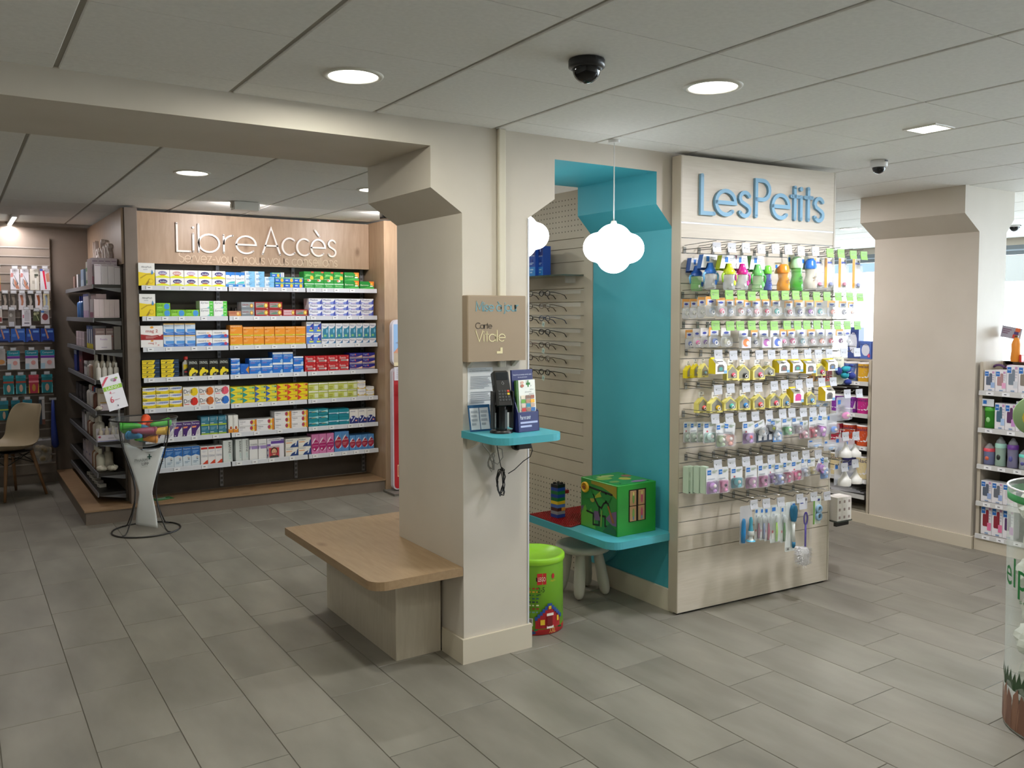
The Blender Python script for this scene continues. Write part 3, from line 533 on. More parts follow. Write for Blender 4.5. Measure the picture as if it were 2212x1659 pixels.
 'capsule': ('cream carton with blue capsule corner', 'f0ede6', [(Pp, [(.34, 0), (1, 0), (1, .8), (.78, .5), (.5, .3)], '2c4a8c'), (R, .04, .48, .5, .6, 'ecb48a'), (T_, 'IMODIUM', .06, .72, .56, .88, '7a86a0'), (Pp, [(.72, .2), (.82, .2), (.92, .7), (.84, .74)], 'e4e8f0')]),
 'pinkleaf': ('pink carton with magenta leaf', 'd982b8', [(E_, .5, .42, .5, .3, 'b01e6a'), (Pp, [(0, .5), (.3, .74), (.6, .84), (.5, .72), (.16, .54)], 'f2e0ec'), (Pp, [(1, .34), (.9, .2), (.5, .1), (.8, .24)], 'f2e0ec'), (T_, 'Hydralin', .16, .52, .84, .6, 'f4d0e4'), (R, .25, .2, .45, .28, 'f0d8e8'), (R, .1, .4, .9, .42, 'e0a0c8')]),
 'redleaf': ('blue carton with dark red leaf', '5a94d2', [(E_, .5, .45, .49, .3, 'a81e3c'), (Pp, [(0, .52), (.3, .76), (.62, .86), (.5, .74), (.14, .56)], 'e8e4f0'), (Pp, [(1, .36), (.9, .22), (.5, .12), (.8, .26)], 'e8e4f0'), (T_, 'Hydralin', .12, .54, .9, .64, 'f0d8d8'), (Ln, .15, .3, .75, .46, 3, 'c87a8a')]),
}
DROPS = {(0, 1): ('yellow', 'f0cf1e'), (1, 1): ('orange', 'dd7428'), (2, 1): ('pink', 'e85a72'), (0, 0): ('red', 'd8281e'), (1, 0): ('rust', 'cf6a2a'), (2, 0): ('blue', '2f74d0')}
def drop_ops(c): return [(Pp, [(.45, .5), (.5, .2), (.66, .06), (.86, .14), (.96, .4), (.9, .8), (.74, .95), (.55, .82)], c), (T_, 'Drill', .04, .34, .58, .76, '2a2c3a'), (R, .06, .18, .38, .24, c)]
CM = {}
def carton_mesh(name, w, d, h, bg, ops, rough=.38):
    # back, sides, top in the body colour, front at y=0 looking along -y
    m = MB(); b = M(bg, rough); m.box(-w/2, 0, 0, w/2, d, h, b); m.ops(ops, w, h)
    return m.mesh(name)
LA = [
  (1, 'sneeze', 1.244, 1.369, 1, [0.181]),
  (1, 'oval', 1.372, 1.922, 5, [0.065, 0.065]),
  (1, 'sedat', 1.924, 2.084, 2, [0.125]),
  (1, 'skyblue', 2.084, 2.252, 2, [0.045, 0.045, 0.045]),
  (1, 'skyblue', 2.253, 2.338, 1, [0.046, 0.046]),
  (1, 'lozenge', 2.342, 2.596, 3, [0.046, 0.046]),
  (1, 'greenlow', 2.602, 2.971, 4, [0.043]),
  (1, 'greentall', 2.6, 2.969, 4, [0.106]),
  (1, 'effer', 2.975, 3.119, 1, [0.074, 0.074]),
  (1, 'effer', 3.125, 3.267, 1, [0.07]),
  (2, 'sneeze', 1.245, 1.368, 1, [0.181]),
  (2, 'limepastille', 1.372, 1.704, 3, [0.055]),
  (2, 'limepastille', 1.372, 1.479, 1, [0.054]),
  (2, 'greenend', 1.709, 1.932, 2, [0.064, 0.064]),
  (2, 'copper', 1.944, 2.046, 1, [0.045]),
  (2, 'greytarget', 2.048, 2.161, 1, [0.059, 0.061]),
  (2, 'redtarget', 2.165, 2.403, 2, [0.06, 0.062]),
  (2, 'pinktarget', 2.406, 2.517, 1, [0.059]),
  (2, 'redtarget', 2.518, 2.632, 1, [0.059]),
  (2, 'swoosh', 2.64, 3.26, 5, [0.052, 0.052, 0.052]),
  (3, 'magwhite', 1.25, 1.421, 1, [0.06]),
  (3, 'magred', 1.25, 1.421, 1, [0.115]),
  (3, 'bluewin', 1.422, 1.671, 3, [0.095, 0.095]),
  (3, 'bluewave', 1.676, 1.939, 2, [0.066, 0.066]),
  (3, 'orange', 1.951, 2.057, 1, [0.086, 0.086]),
  (3, 'orange', 2.059, 2.607, 6, [0.078, 0.078]),
  (3, 'blueswoosh', 2.615, 2.752, 2, [0.098, 0.098]),
  (3, 'swooshlow', 2.756, 3.283, 8, [0.046]),
  (3, 'tealtall', 2.756, 3.283, 8, [0.139]),
  (4, 'arrowbox', 1.253, 1.39, 1, [0.036, 0.036, 0.036, 0.036]),
  (4, 'arrowbox', 1.396, 1.538, 1, [0.036, 0.036, 0.036, 0.036]),
  (4, 'blackbottle', 1.605, 1.938, 4, [0.139]),
  (4, 'bluewhite', 1.952, 2.029, 1, [0.045, 0.045, 0.045]),
  (4, 'blueorange', 2.031, 2.105, 1, [0.087]),
  (4, 'bluewhite', 2.107, 2.308, 2, [0.064, 0.066]),
  (4, 'bluewhite', 2.309, 2.491, 2, [0.089, 0.089]),
  (4, 'bluewhite', 2.494, 2.585, 1, [0.069, 0.069]),
  (4, 'redgrey', 2.597, 3.013, 4, [0.069, 0.069]),
  (4, 'navyflame', 3.017, 3.269, 2, [0.051, 0.051, 0.051]),
  (5, 'yellowwave', 1.252, 1.556, 3, [0.056, 0.056, 0.056]),
  (5, 'dropwhite', 1.562, 1.939, 3, [0.079, 0.079]),
  (5, 'chevteal', 1.945, 2.15, 2, [0.047, 0.047, 0.047]),
  (5, 'chevblue', 2.152, 2.341, 2, [0.048, 0.048, 0.048]),
  (5, 'chevred', 2.343, 2.621, 3, [0.049, 0.049, 0.049]),
  (5, 'lime', 2.625, 3.089, 5, [0.071, 0.071]),
  (5, 'lemon', 3.091, 3.173, 1, [0.06, 0.06, 0.026]),
  (5, 'lemon', 3.176, 3.257, 1, [0.043, 0.043]),
  (6, 'purplecurve', 1.344, 1.694, 5, [0.118]),
  (6, 'tealgreen', 1.698, 1.909, 3, [0.075, 0.075]),
  (6, 'sunend', 1.921, 2.006, 2, [0.149]),
  (6, 'sun', 2.009, 2.315, 2, [0.05, 0.05]),
  (6, 'sun', 2.317, 2.619, 2, [0.051, 0.051, 0.051]),
  (6, 'tealband', 2.625, 2.807, 2, [0.052, 0.052, 0.052]),
  (6, 'tealplain', 2.811, 3.007, 2, [0.072, 0.072]),
  (6, 'navydome', 3.011, 3.268, 3, [0.128]),
  (7, 'bluespray', 1.275, 1.687, 6, [0.159]),
  (7, 'redspray', 1.691, 1.87, 3, [0.148]),
  (7, 'greytube', 1.874, 1.955, 1, [0.184]),
  (7, 'greytube', 1.978, 2.092, 2, [0.186]),
  (7, 'violetdrop', 2.096, 2.244, 2, [0.172]),
  (7, 'violetstripe', 2.248, 2.399, 1, [0.17]),
  (7, 'capsule', 2.411, 2.643, 2, [0.076, 0.076]),
  (7, 'pinkleaf', 2.647, 2.859, 3, [0.175]),
  (7, 'redleaf', 2.863, 3.005, 2, [0.182]),
  (7, 'redleaf', 3.008, 3.251, 4, [0.137]),
]
SHN = ['top', 'second', 'third', 'fourth', 'fifth', 'sixth', 'bottom']
LYN = {1: [''], 2: ['lower', 'upper'], 3: ['bottom', 'middle', 'upper'], 4: ['bottom', 'second', 'third', 'topmost']}
seen = {}
blocks = []
for b_ in LA: seen.setdefault((b_[0], b_[1]), []).append(b_)
for (s_, st), bl in seen.items():
    xs = sorted({(round(a+(q-a)*i/n, 3)) for (_, _, a, q, n, _) in bl for i in range(n)}); xs2 = []
    for x in xs:
        if not xs2 or x-xs2[-1] > .03: xs2.append(x)
    mxl = {}
    for (_, _, x0, x1, n, hs_) in bl:
        lab, bg, ops = ST[st]; pitch = (x1-x0)/n
        for i in range(n):
            x = x0+pitch*i; z = ZS[s_-1]+.0005; ci = min(range(len(xs2)), key=lambda k: abs(xs2[k]-x)); wdt = pitch-.0035
            if st == 'limepastille' and n == 1: z += hs_[0]+.0006; base = 1
            elif st == 'greentall': z += .042; base = 0
            elif st == 'magred': z += .059; base = 0
            elif st == 'tealtall': z += .0425; base = 0
            else: base = 0
            for j, h in enumerate(hs_):
                nl = max(len(q[5]) for q in bl)
                if st == 'limepastille': nl = 2
                j2 = j+base; lbl = lab; bgc = bg; op = ops; key = (st, round(wdt, 3), round(h, 3))
                if st == 'dropwhite': nm, cc = DROPS[(i, j)]; lbl = 'white carton with big %s drop' % nm; op = drop_ops(cc); key += (cc,)
                if st == 'yellowwave' and i == 2: op = ops+[(Pp, [(.8, 0), (1, 0), (1, .5), (.9, .3)], 'e89a4a')]; key += (2,)
                if st == 'oval' and j == 1 and i < 3: op = [o if not (o[0] == 'e') else (E_, .5, .58, .32, .27, ('8a88b4', 'd8a8a8', 'c8b8d4')[i]) for o in ops]; key += (i,)
                if st in ('chevteal', 'chevblue', 'chevred') and j == 1: op = [o for o in ops]
                if key not in CM: CM[key] = carton_mesh('medicine_box', wdt, .13, h-.0006, bgc, op)
                jx = random.uniform(-.0008, .0008); o = link('medicine_box', CM[key], None, (x+pitch/2+jx, 7.322+random.uniform(0, .006), z), random.uniform(-.012, .012))
                txt = lbl+', '+SHN[s_-1]+' shelf'
                if nl > 1: txt += ', '+LYN[nl][j2]+' layer'
                if len(xs2) > 1: txt += ', '+ordn(ci)+' from taupe panel'
                tag(o, txt, 'medicine box', 'cartons on the oak shelving'); z += h+.0004
# odd pieces among the cartons
def plain(name, w, d, h, bg, ops, loc, label, cat, group=None, rz=0, rot=None): return tag(link(name, carton_mesh(name, w, d, h, bg, ops), None, loc, rz, rot), label, cat, group)
plain('medicine_box', .078, .05, .042, '3a9fd0', ST['lozenge'][2], (2.375, 7.39, 1.9505), 'small blue and green carton standing alone on top of the others, top shelf', 'medicine box', 'cartons on the oak shelving')
plain('medicine_box', .03, .05, .044, 'f0eef0', [(R, .3, .1, .7, .9, 'd8d4dc')], (2.433, 7.40, 1.9505), 'tiny white carton beside the lone blue one, top shelf', 'medicine box', 'cartons on the oak shelving')
plain('medicine_box', .04, .06, .075, '141414', [(R, .7, .1, .85, .9, 'c8c8c8')], (2.03, 7.46, 1.6135), 'black carton behind the copper one on the second shelf', 'medicine box', 'cartons on the oak shelving')
plain('medicine_box', .048, .06, .178, 'aeb4b2', [(T_, 'BIAFINE', .5, .4, .8, .92, '15181a', 1)], (1.874, 7.4605, .3822), 'grey carton standing behind the red-banded ones, bottom shelf', 'medicine box', 'cartons on the oak shelving', 0, (0, -.06, .0))
ph = plain('photo_card', .1, .004, .104, 'c8b8c0', [(R, .08, .1, .95, .85, 'c8404a'), (E_, .52, .56, .3, .34, '4a2c20'), (E_, .52, .5, .23, .28, 'e0b490'), (Pp, [(.1, 0), (.95, 0), (.85, .2), (.2, .2)], '3a3a36'), (R, .3, .34, .74, .42, 'b03a4a'), (E_, .44, .56, .03, .02, '3a2a20'), (E_, .61, .56, .03, .02, '3a2a20')], (2.303, 7.31, .3825), 'small card with a face and red frame on the bottom shelf', 'card')
sb = thing('bottle', 'white bottle with red cap and yellow label on the fourth shelf', 'bottle', (1.6, 7.375, 1.1205))
MB().lathe([(.027, 0), (.029, .004), (.029, .1), (.024, .116), (.0135, .124), (.0135, .135)], M('eeece8', .35), 18, sy=.7).obj('body', sb)
MB().lathe([(.0165, .136), (.0165, .158), (.014, .162)], M('c8281e', .4), 14).obj('cap', sb)
m = MB(); m.ops([(Pp, [(0, .5), (1, .8), (1, 1), (0, 1)], 'f0d428'), (Pp, [(0, 0), (1, 0), (1, .76), (0, .46)], '2a2a2e'), (R, .15, .25, .9, .38, 'c8303a')], .044, .09, -.0213, z0=.008); m.obj('label_print', sb)
gc = thing('leaflet', 'green leaflet lying flat on the platform beneath the shelving', 'leaflet', (1.4, 7.4, .1152))
MB().box(-.075, -.05, 0, .075, .05, .002, M('1f7a3a', .5)).ops([], 1, 1).obj('sheet', gc, rz=.2)
m = MB().box(-.05, .005, .0021, .03, .03, .0026, M('cfe8d4')); m.box(-.05, -.03, .0021, .05, -.018, .0026, M('a8d8b4')); m.obj('print', gc, rz=.2)
# ------------------------------------------------------------------ bench built round the pillar
bn = thing('bench', 'low oak-topped bench wrapped round the back of the cream pillar', 'bench')
MB().prism([(1.575, 3.405)]+[(1.9525, 3.405), (1.9525, 4.0865), (2.32, 4.0865), (2.32, 4.59), (1.50, 4.59)]+[(1.50, 3.48)]+arc(1.575, 3.48, .075, .075, 180, 270, 6)[1:-1], 'z', .416, .456, OAKY).obj('seat', bn)
MB().box(1.70, 3.60, 0, 1.94, 4.49, .4155, PALEV, .003).obj('front_panel', bn)
MB().box(1.9405, 4.0875, 0, 2.25, 4.49, .4155, PALEV, .003).obj('end_panel', bn)
# ------------------------------------------------------------------ card update point on the pillar
sg = thing('wall_sign', 'square taupe box sign with blue, brown and cream lettering on the pillar', 'sign', (2.11, 3.35, 1.4165))
TS = M('9a8872', .5)
MB().box(-.16, 0, 0, .16, .0525, .3035, TS, .004).obj('panel', sg)
for x in (-.135, .11): MB().prism([(.01, -.001), (.0525, -.001), (.0525, -.03)], 'x', x, x+.02, M('cfc6b6', .5)).obj('bracket', sg)
word('Mise à jour', -.115, .118, .232, .027, .0048, .0012, M('6f9fac', .5), 'blue_lettering', sg, -.0003, True)
word('Carte', -.118, -.028, .152, .017, .0028, .0012, M('4a3f34', .5), 'brown_lettering', sg, -.0003, True)
word('Vitale', -.118, .047, .092, .033, .0042, .0012, M('ded3a8', .5), 'cream_lettering', sg, -.0003, True)
MB().prism([(-.005, .035), (.027, .035), (.027, .063), (.015, .063), (.015, .046), (-.005, .046)], 'y', -.0015, -.0003, M('ded3a8', .5)).obj('arrow', sg)
ws = thing('wall_shelf', 'small turquoise wall shelf with rounded corners on the pillar', 'shelf')
TQ = noisy('turquoise_board', '4aa6b4', '50aebc', 6, .35)
MB().prism([(1.945, 3.4025)]+arc(2.02, 3.155, .075, .075, 180, 270, 6)+arc(2.235, 3.155, .075, .075, 270, 360, 6)+[(2.31, 3.4025)], 'z', 1.066, 1.098, TQ).obj('board', ws)
for x in (1.975, 2.265): MB().prism([(3.4025, 1.0655), (3.30, 1.0655), (3.33, 1.04), (3.4025, 1.01)], 'x', x, x+.018, M('d5cdbd', .4)).obj('bracket', ws)
tm_ = thing('card_terminal', 'black card terminal with keypad on a round post, on the turquoise shelf', 'card terminal', (2.066, 3.25, 1.0985), -.15)
MB().lathe([(.052, 0), (.052, .006), (.046, .012)], BLACK, 24).obj('base', tm_)
MB().lathe([(.026, .012), (.026, .11), (.03, .13)], M('101012', .2), 18).obj('post', tm_)
body = MB(); body.T = Matrix.Translation((0, -.004, .19)) @ Matrix.Rotation(-.32, 4, 'X')
body.box(-.038, -.022, -.072, .038, .02, .09, BLACK, .008); body.box(-.042, -.012, -.066, .042, .008, .03, M('1c1c1e', .4), .006)
bo = body.obj('body', tm_)
k_ = MB(); k_.T = body.T
k_.box(-.028, -.0235, .045, .028, -.022, .08, M('22262a', .15)); k_.obj('screen', bo)
for r_ in range(4):
    for c_ in range(4):
        m = MB(); m.T = body.T; x = -.027+c_*.0145; z = -.052+r_*.0135
        hx = '8a8c8e' if c_ < 3 else ('c8442a' if r_ == 3 else 'e0c83a' if r_ == 2 else '4a4c4e')
        m.box(x, -.0245, z, x+.0105, -.022, z+.009, M(hx, .4) if c_ == 3 and r_ > 1 else M('3a3c3e', .4)); m.obj('key', bo)
m = MB(); m.T = body.T; m.tube([(0, -.0235, .022), (.006, -.0235, .028), (0, -.0235, .038), (-.006, -.0235, .028)], .0012, M('9a9c9e', .3), 5, True); m.obj('logo', bo)
m = MB(); m.box(-.05, -.03, .02, -.042, .01, .19, BLACK, .003); m.box(.042, -.03, .02, .05, .01, .19, BLACK, .003); m.box(-.05, .0, .09, .05, .012, .13, BLACK, .003); m.obj('cradle', tm_)
m = MB(); m.box(.006, -.0275, .02, .018, -.0255, .105, M('55585c', .2)); m.obj('label_plate', tm_)
br = thing('leaflet_holder', 'navy leaflet holder with health leaflets beside the card terminal', 'leaflet holder', (2.186, 3.215, 1.0985), .1, None)
NV = M('2a2f66', .4); G_ = M('3f6a2a', .4)
m = MB(); m.T = Matrix.Rotation(-.07, 4, 'X')
m.box(-.062, 0, 0, .062, .05, .012, NV); m.box(-.062, .02, 0, .062, .03, .283, NV); m.box(-.062, -.012, 0, .062, -.008, .09, NV); m.prism([(-.012, 0), (.03, 0), (.03, .125), (-.012, .09)], 'x', .058, .062, NV); m.prism([(-.012, 0), (.03, 0), (.03, .2), (-.012, .09)], 'x', -.062, -.058, NV)
m.ops([(T_, 'Souscrire un nouveau service santé', .06, .91, .94, .935, 'd8dcf0'), (T_, 'de votre pharmacien', .28, .865, .72, .89, 'd8dcf0')], .124, .283, .0195)
m.ops([(T_, 'Pour en savoir', .1, .2, .6, .27, 'e8ecf8'), (Ln, .1, .05, .92, .17, 2, 'b8bce0')], .124, .283, -.0125)
hz = m.obj('holder', br)
m = MB(); m.T = Matrix.Rotation(-.07, 4, 'X'); m.box(-.054, 0, .012, .054, .014, .235, G_); m.box(-.042, -.0015, .07, .056, 0, .236, M('eceee8', .4))
lf = [(Pp, [(.6, .8), (.66, .8), (.66, .86), (.74, .86), (.74, .92), (.66, .92), (.66, .985), (.6, .985), (.6, .92), (.52, .92), (.52, .86), (.6, .86)], '2f7a2a'), (T_, 'D', .52, .93, .57, .985, '3a3f4a'), (T_, 'P', .76, .8, .8, .85, '3a3f4a'), (E_, .3, .93, .09, .04, 'd8b0a0'), (E_, .3, .84, .09, .045, 'b86a50'), (T_, 'plus', .72, .71, .9, .75, '5a5f5a'), (T_, 'sécurité', .42, .65, .78, .69, '5a5f5a'), (T_, 'santé', .64, .59, .9, .63, '5a5f5a')]
cols = [['e8d8c0', '8a6a5a', 'a0604a'], ['6aaa3a', 'b88a6a', 'f0b02a'], ['d8c0b0', '2a8aa8', 'c8a890'], ['c82a2a', '9a7a6a', '2a6ab0']]
for r_ in range(4):
    for c_ in range(3): lf.append((R, .2+c_*.25, .48-r_*.115, .42+c_*.25, .575-r_*.115, cols[r_][c_]))
lf += [(R, .18, -.01, 1, .1, '3f6a2a'), (E_, .86, .06, .1, .05, 'b8d0b0')]
m.ops(lf, .108, .166, -.0016, z0=.07); m.obj('leaflet', hz)
pp = thing('notice', 'white printed notice taped to the pillar behind the card terminal', 'notice', (2.047, 3.4022, 1.208))
m = MB().box(-.068, -.0008, 0, .068, 0, .178, M('dfe2e4', .6)); m.ops([(T_, 'INFORMATION RELATIVE', .08, .955, .72, .975, '8a9098'), (T_, 'AU PRIX DES MÉDICAMENTS', .06, .905, .9, .935, '50565e'), (Ln, .1, .44, .95, .78, 8, 'a4a8ae'), (Ln, .1, .06, .95, .38, 6, 'a8acb2')], .136, .178, -.0009); m.obj('sheet', pp)
fc = thing('framed_cards', 'blue framed pair of cards leaning against the pillar on the turquoise shelf', 'card frame', (2.008, 3.335, 1.0988), -.05)
m = MB(); m.T = Matrix.Rotation(-.22, 4, 'X'); m.box(-.052, 0, 0, .06, .004, .122, M('2a5a86', .4)); m.obj('frame', fc)
for x in (-.046, .004):
    m = MB(); m.T = Matrix.Rotation(-.22, 4, 'X'); m.box(x, -.001, .008, x+.046, 0, .108, M('d4dae2', .5)); m.ops([(Ln, x/.05+.1, .2, x/.05+.8, .9, 4, 'a8b0bc')], .05, .108, -.0011, x0=0); m.obj('card', fc)
sc = thing('power_socket', 'white wall socket strip under the turquoise shelf with a black plug adapter', 'socket', (2.19, 3.4026, .985))
MB().box(-.085, -.035, 0, .085, 0, .052, M('d6cfc0', .4), .005).obj('housing', sc)
pa = thing('power_adapter', 'black power adapter plugged in under the turquoise shelf', 'power adapter', (2.215, 3.3665, 1.012))
m = MB().lathe([(.02, 0), (.022, -.01), (.022, -.024)], BLACK, 14, axis='y'); m.obj('plug', pa)
m = MB(); m.box(-.01, -.045, -.014, .07, -.024, .016, BLACK, .006); m.obj('body', pa)
def bundle(cx, cz, y, w, h, n, seed):
    rd = random.Random(seed); pts = []
    for i in range(n*9):
        t = 2*PI*i/9; k = i/(n*9)
        pts.append((cx+w*math.sin(t)*(.5+.5*rd.random()), y+.012*math.sin(t*1.7+k*5), cz+h*math.cos(t*.97+.5*rd.random())*(.55+.45*rd.random())))
    return pts
cb = thing('power_cable', 'bundled black cable hanging below the turquoise shelf', 'cable')
MB().tube([(2.285, 3.33, 1.015), (2.296, 3.335, .985), (2.287, 3.34, .955), (2.25, 3.345, .935), (2.2, 3.345, .9), (2.165, 3.345, .885)], .0022, BLACK, 5).obj('lead', cb)
MB().tube([(2.09, 3.33, 1.066), (2.1, 3.34, 1.02), (2.115, 3.34, .95), (2.13, 3.345, .9)], .0022, BLACK, 5).obj('lead', cb)
MB().tube(bundle(2.135, .845, 3.36, .026, .075, 5, 3), .0026, BLACK, 5).obj('coil', cb)
g2 = thing('data_cable', 'looped grey cable hanging from the turquoise shelf', 'cable')
MB().tube([(2.03, 3.36, 1.066), (2.035, 3.36, 1.03), (2.07, 3.36, .99)]+bundle(2.088, .945, 3.368, .022, .05, 4, 5)[4:]+[(2.12, 3.368, .93), (2.15, 3.368, .96), (2.145, 3.368, 1.0), (2.115, 3.36, 1.01)], .0024, M('9a968c', .4), 5).obj('coil', g2)
# ------------------------------------------------------------------ turquoise alcove: play table
tb = thing('play_table', 'turquoise play table with rounded corner fixed to the alcove wall', 'table')
MB().prism([(2.83, 4.165), (2.83, 3.455)]+arc(2.905, 3.455, .075, .075, 180, 270, 7)[1:]+[(3.2585, 3.38), (3.2585, 4.08), (3.253, 4.08), (3.253, 4.165)], 'z', .4, .44, TQ).obj('tabletop', tb)
MB().prism([(3.72, .3995), (4.08, .3995), (4.08, .08)]+arc(4.08, .38, .3, .27, 270, 190, 8), 'x', 3.235, 3.2585, noisy('turquoise_board', '4aa6b4', '50aebc', 6, .35)).obj('bracket', tb)
bp = thing('brick_plate', 'red studded building plate lying on the turquoise table', 'building plate', (0, 0, .4405))
MB().prism([(2.838, 4.15), (2.838, 3.80), (2.86, 3.77), (2.93, 3.79), (3.235, 3.80), (3.235, 4.15)], 'z', 0, .006, M('8f1a1a', .35)).obj('plate', bp)
m = MB()
for i in range(24):
    for j in range(22):
        x = 2.848+.016*i; y = 3.80+.016*j
        if x < 3.225: m.lathe([(.005, .006), (.005, .0095)], M('8f1a1a', .35), 6, (x, y, 0), smooth=False)
m.obj('stud', bp)['kind'] = 'stuff'
tw = thing('brick_tower', 'tower of coloured toy bricks standing on the red plate', 'toy tower', (2.925, 3.985, .4505), .1)
for k, h in enumerate(('23408f', '8a8a92', '4a2020', '4a6ab0', 'd8b02a', '1f6a3a', '23408f', '1f6a3a', '23408f', '1a1a1c')):
    b_ = MB().box(-.03, -.03, .0195*k, .03, .03, .0195*k+.019, M(h, .35), .001).obj('brick', tw)
    if k == 9:
        m = MB()
        for x in (-.015, .015):
            for y in (-.015, .015): m.lathe([(.009, .195), (.009, .203)], M(h, .35), 8, (x, y, 0))
        m.obj('stud', b_)
MB().box(.0305, -.03, .1365, .06, .0, .1555, M('8f1f24', .35), .001).obj('brick', tw); MB().box(.0, -.0325, .039, .029, -.0305, .058, M('d8923a', .35)).obj('brick', tw)
cu = thing('activity_cube', 'green wooden activity cube painted with jungle plants on the turquoise table', 'toy cube', (2.94, 3.468, .4408))
GR = noisy('green_paint', '1f8a2c', '259434', 5, .4)
S_ = .275; D_ = .32
MB().box(0, 0, 0, S_, D_, S_, GR, .003).obj('box', cu)
LG = '2f9a3e'
m = MB(); m.T = Matrix.Translation((-.0005, D_/2, 0)) @ Matrix.Rotation(-PI/2, 4, 'Z')
m.ops([(R, .02, .02, .98, .98, '2a7a34'), (Pp, [(.02, .02), (.42, .02), (.4, .2), (.3, .42), (.2, .3), (.14, .46), (.05, .36), (.02, .2)], '5fa03a'), (Pp, [(.3, .98), (.98, .98), (.98, .74), (.8, .84), (.6, .9), (.3, .92)], '8a7a26'), (Pp, [(.4, .64), (.62, .72), (.56, .82), (.42, .7)], '94992f'), (Pp, [(.86, .2), (.98, .2), (.98, .5), (.84, .44), (.7, .3)], '6a4f70'), (Pp, [(.4, .2), (.56, .22), (.5, .4), (.38, .38)], '6a4f70'), (Pp, [(.02, .4), (.1, .44), (.06, .3)], '6a4f70'), (Pp, [(.74, .56), (.78, .56), (.94, .26), (.88, .24)], '8a5a28'), (E_, .34, .6, .06, .05, '9a8a3a'), (Pp, [(.62, .02), (.98, .02), (.98, .12), (.8, .22)], '1f5a34'), (Pp, [(.56, .1), (.6, .1), (.62, .44), (.58, .44)], '6a8a3a'), (Pp, [(.1, .58), (.4, .64), (.3, .78), (.12, .72)], '237a3a'), (Pp, [(.55, .8), (.86, .76), (.8, .64), (.6, .7)], '1f6a30')], D_, S_, 0)
m.obj('painted_panel', cu)
tr = MB(); tr.T = m.T; KB = M('0c120c', .7)
def groove(pts): tr.stroke([((u-.5)*D_, v*S_) for u, v in pts], .0105, .0016, KB)
groove([(.24, .84), (.86, .8)]); groove([(.7, .8), (.7, .62)])
groove([(.22, .62), (.28, .7), (.36, .7), (.42, .6), (.5, .5), (.58, .48), (.64, .58), (.7, .62), (.76, .6), (.8, .48)]); groove([(.52, .49), (.52, .12), (.36, .1), (.36, .32), (.18, .34)]); groove([(.52, .32), (.68, .33), (.68, .14), (.86, .14)])
tr.obj('groove_track', cu)
kb = MB(); kb.T = m.T; kb.lathe([(.03, -.002), (.03, -.012), (.022, -.016), (.022, -.0145), (.0001, -.0145)], M('d8a41e', .4), 20, ((.15-.5)*D_, 0, .82*S_), axis='y'); kk = kb.obj('knob', cu)
kb = MB(); kb.T = m.T; kb.prism([((.15-.5)*D_+.013*math.cos(i)*(1+.3*(i % 2)), .82*S_+.012*math.sin(i)) for i in (0, 1, 2, 3, 4, 5)], 'y', -.0165, -.0146, M('8a4a1a', .5)); kb.obj('print', kk)
m = MB(); m.box(.02, .02, S_+.0004, S_-.02, D_-.02, S_+.0008, M('2f8a45', .4))
for (x, y, a, b_, h) in ((.07, .2, .05, .03, '8ab04a'), (.12, .25, .06, .02, 'a8b86a'), (.17, .14, .035, .03, 'b0b040'), (.19, .05, .05, .018, '8a6a9a'), (.06, .1, .03, .02, '7aa04a'), (.23, .2, .03, .025, '9a5a4a')):
    m.poly([(x+a*math.cos(i*.785)*(1+.25*(i % 2)), y+b_*math.sin(i*.785)*(1+.25*((i+1) % 2)), S_+.0011+a*.004) for i in range(8)], M(h, .4))
for x, y in ((.04, .27), (.1, .27), (.24, .03), (.25, .24), (.05, .04)): m.lathe([(.006, S_+.0014), (.0001, S_+.0014)], KB, 8, (x, y, 0))
m.obj('painted_top', cu)
m = MB(); m.box(.078, -.0012, .07, .2, 0, .245, M('1d130c', .7)); m.obj('window_recess', cu)
for x, dd in ((.082, '6f9a4a'), (.142, 'b04a66')):
    for z in (.075, .16):
        b_ = MB().box(x, -.008, z, x+.044, -.0015, z+.08, M('b08a62', .5), .002); b_.ops([(E_, .5, .5, .18, .38, dd), (E_, .5, .8 if z > .1 else .2, .12, .14, 'c8c070' if z > .1 else '5a7f9a')], .044, .08, -.0081, x0=x, z0=z); b_.obj('block', cu)
# bucket and stool
bk = thing('toy_bucket', 'lime green lidded drum of toy bricks with house picture beside the pillar', 'toy drum', (2.51, 3.63, 0))
RB = .152; HB = .365
MB().lathe([(RB-.006, 0), (RB, .004), (RB, HB)], M('78b02a', .4), 40).obj('drum', bk)
MB().lathe([(RB+.001, .03), (RB+.0012, .003), (RB, .002)], M('b8242a', .4), 40).obj('base_band', bk)
MB().lathe([(RB+.004, HB-.004), (RB+.008, HB+.004), (RB+.008, HB+.022), (RB+.003, HB+.028), (RB-.012, HB+.028), (RB-.017, HB+.016), (.0001, HB+.016)], M('93cf2e', .35), 40).obj('lid', bk)
def wrap(ops_, a0, w, h, z0, name):
    # print laid round the drum: x of the flat design runs along the arc, a0 = angle of its middle
    q = MB(); q.ops(ops_, w, h, 0, z0=z0); f2 = MB()
    for i, p in enumerate(q.v):
        an = a0+p[0]/RB; rr = RB+.0012-p[1]*.8; q.v[i] = (rr*math.cos(an), rr*math.sin(an), p[2])
    q.obj(name, bk)
A0 = math.atan2(-3.63, -2.51)
red, blu, yel, wht, grn = 'b4222a', '2a4f9c', 'e8c030', 'ece8e0', '2a6a34'
hx = []
for i in range(12): hx.append((R, .05+.075*i, .02, .05+.075*i+.075, .30+(.5-abs(i-5.5)/5.5*.46)*.9, red))
for i in range(12):
    t = .30+(.5-abs(i-5.5)/5.5*.46)*.9; hx.append((R, .03+.08*i, t-.06, .03+.08*i+.085, t+.06, blu))
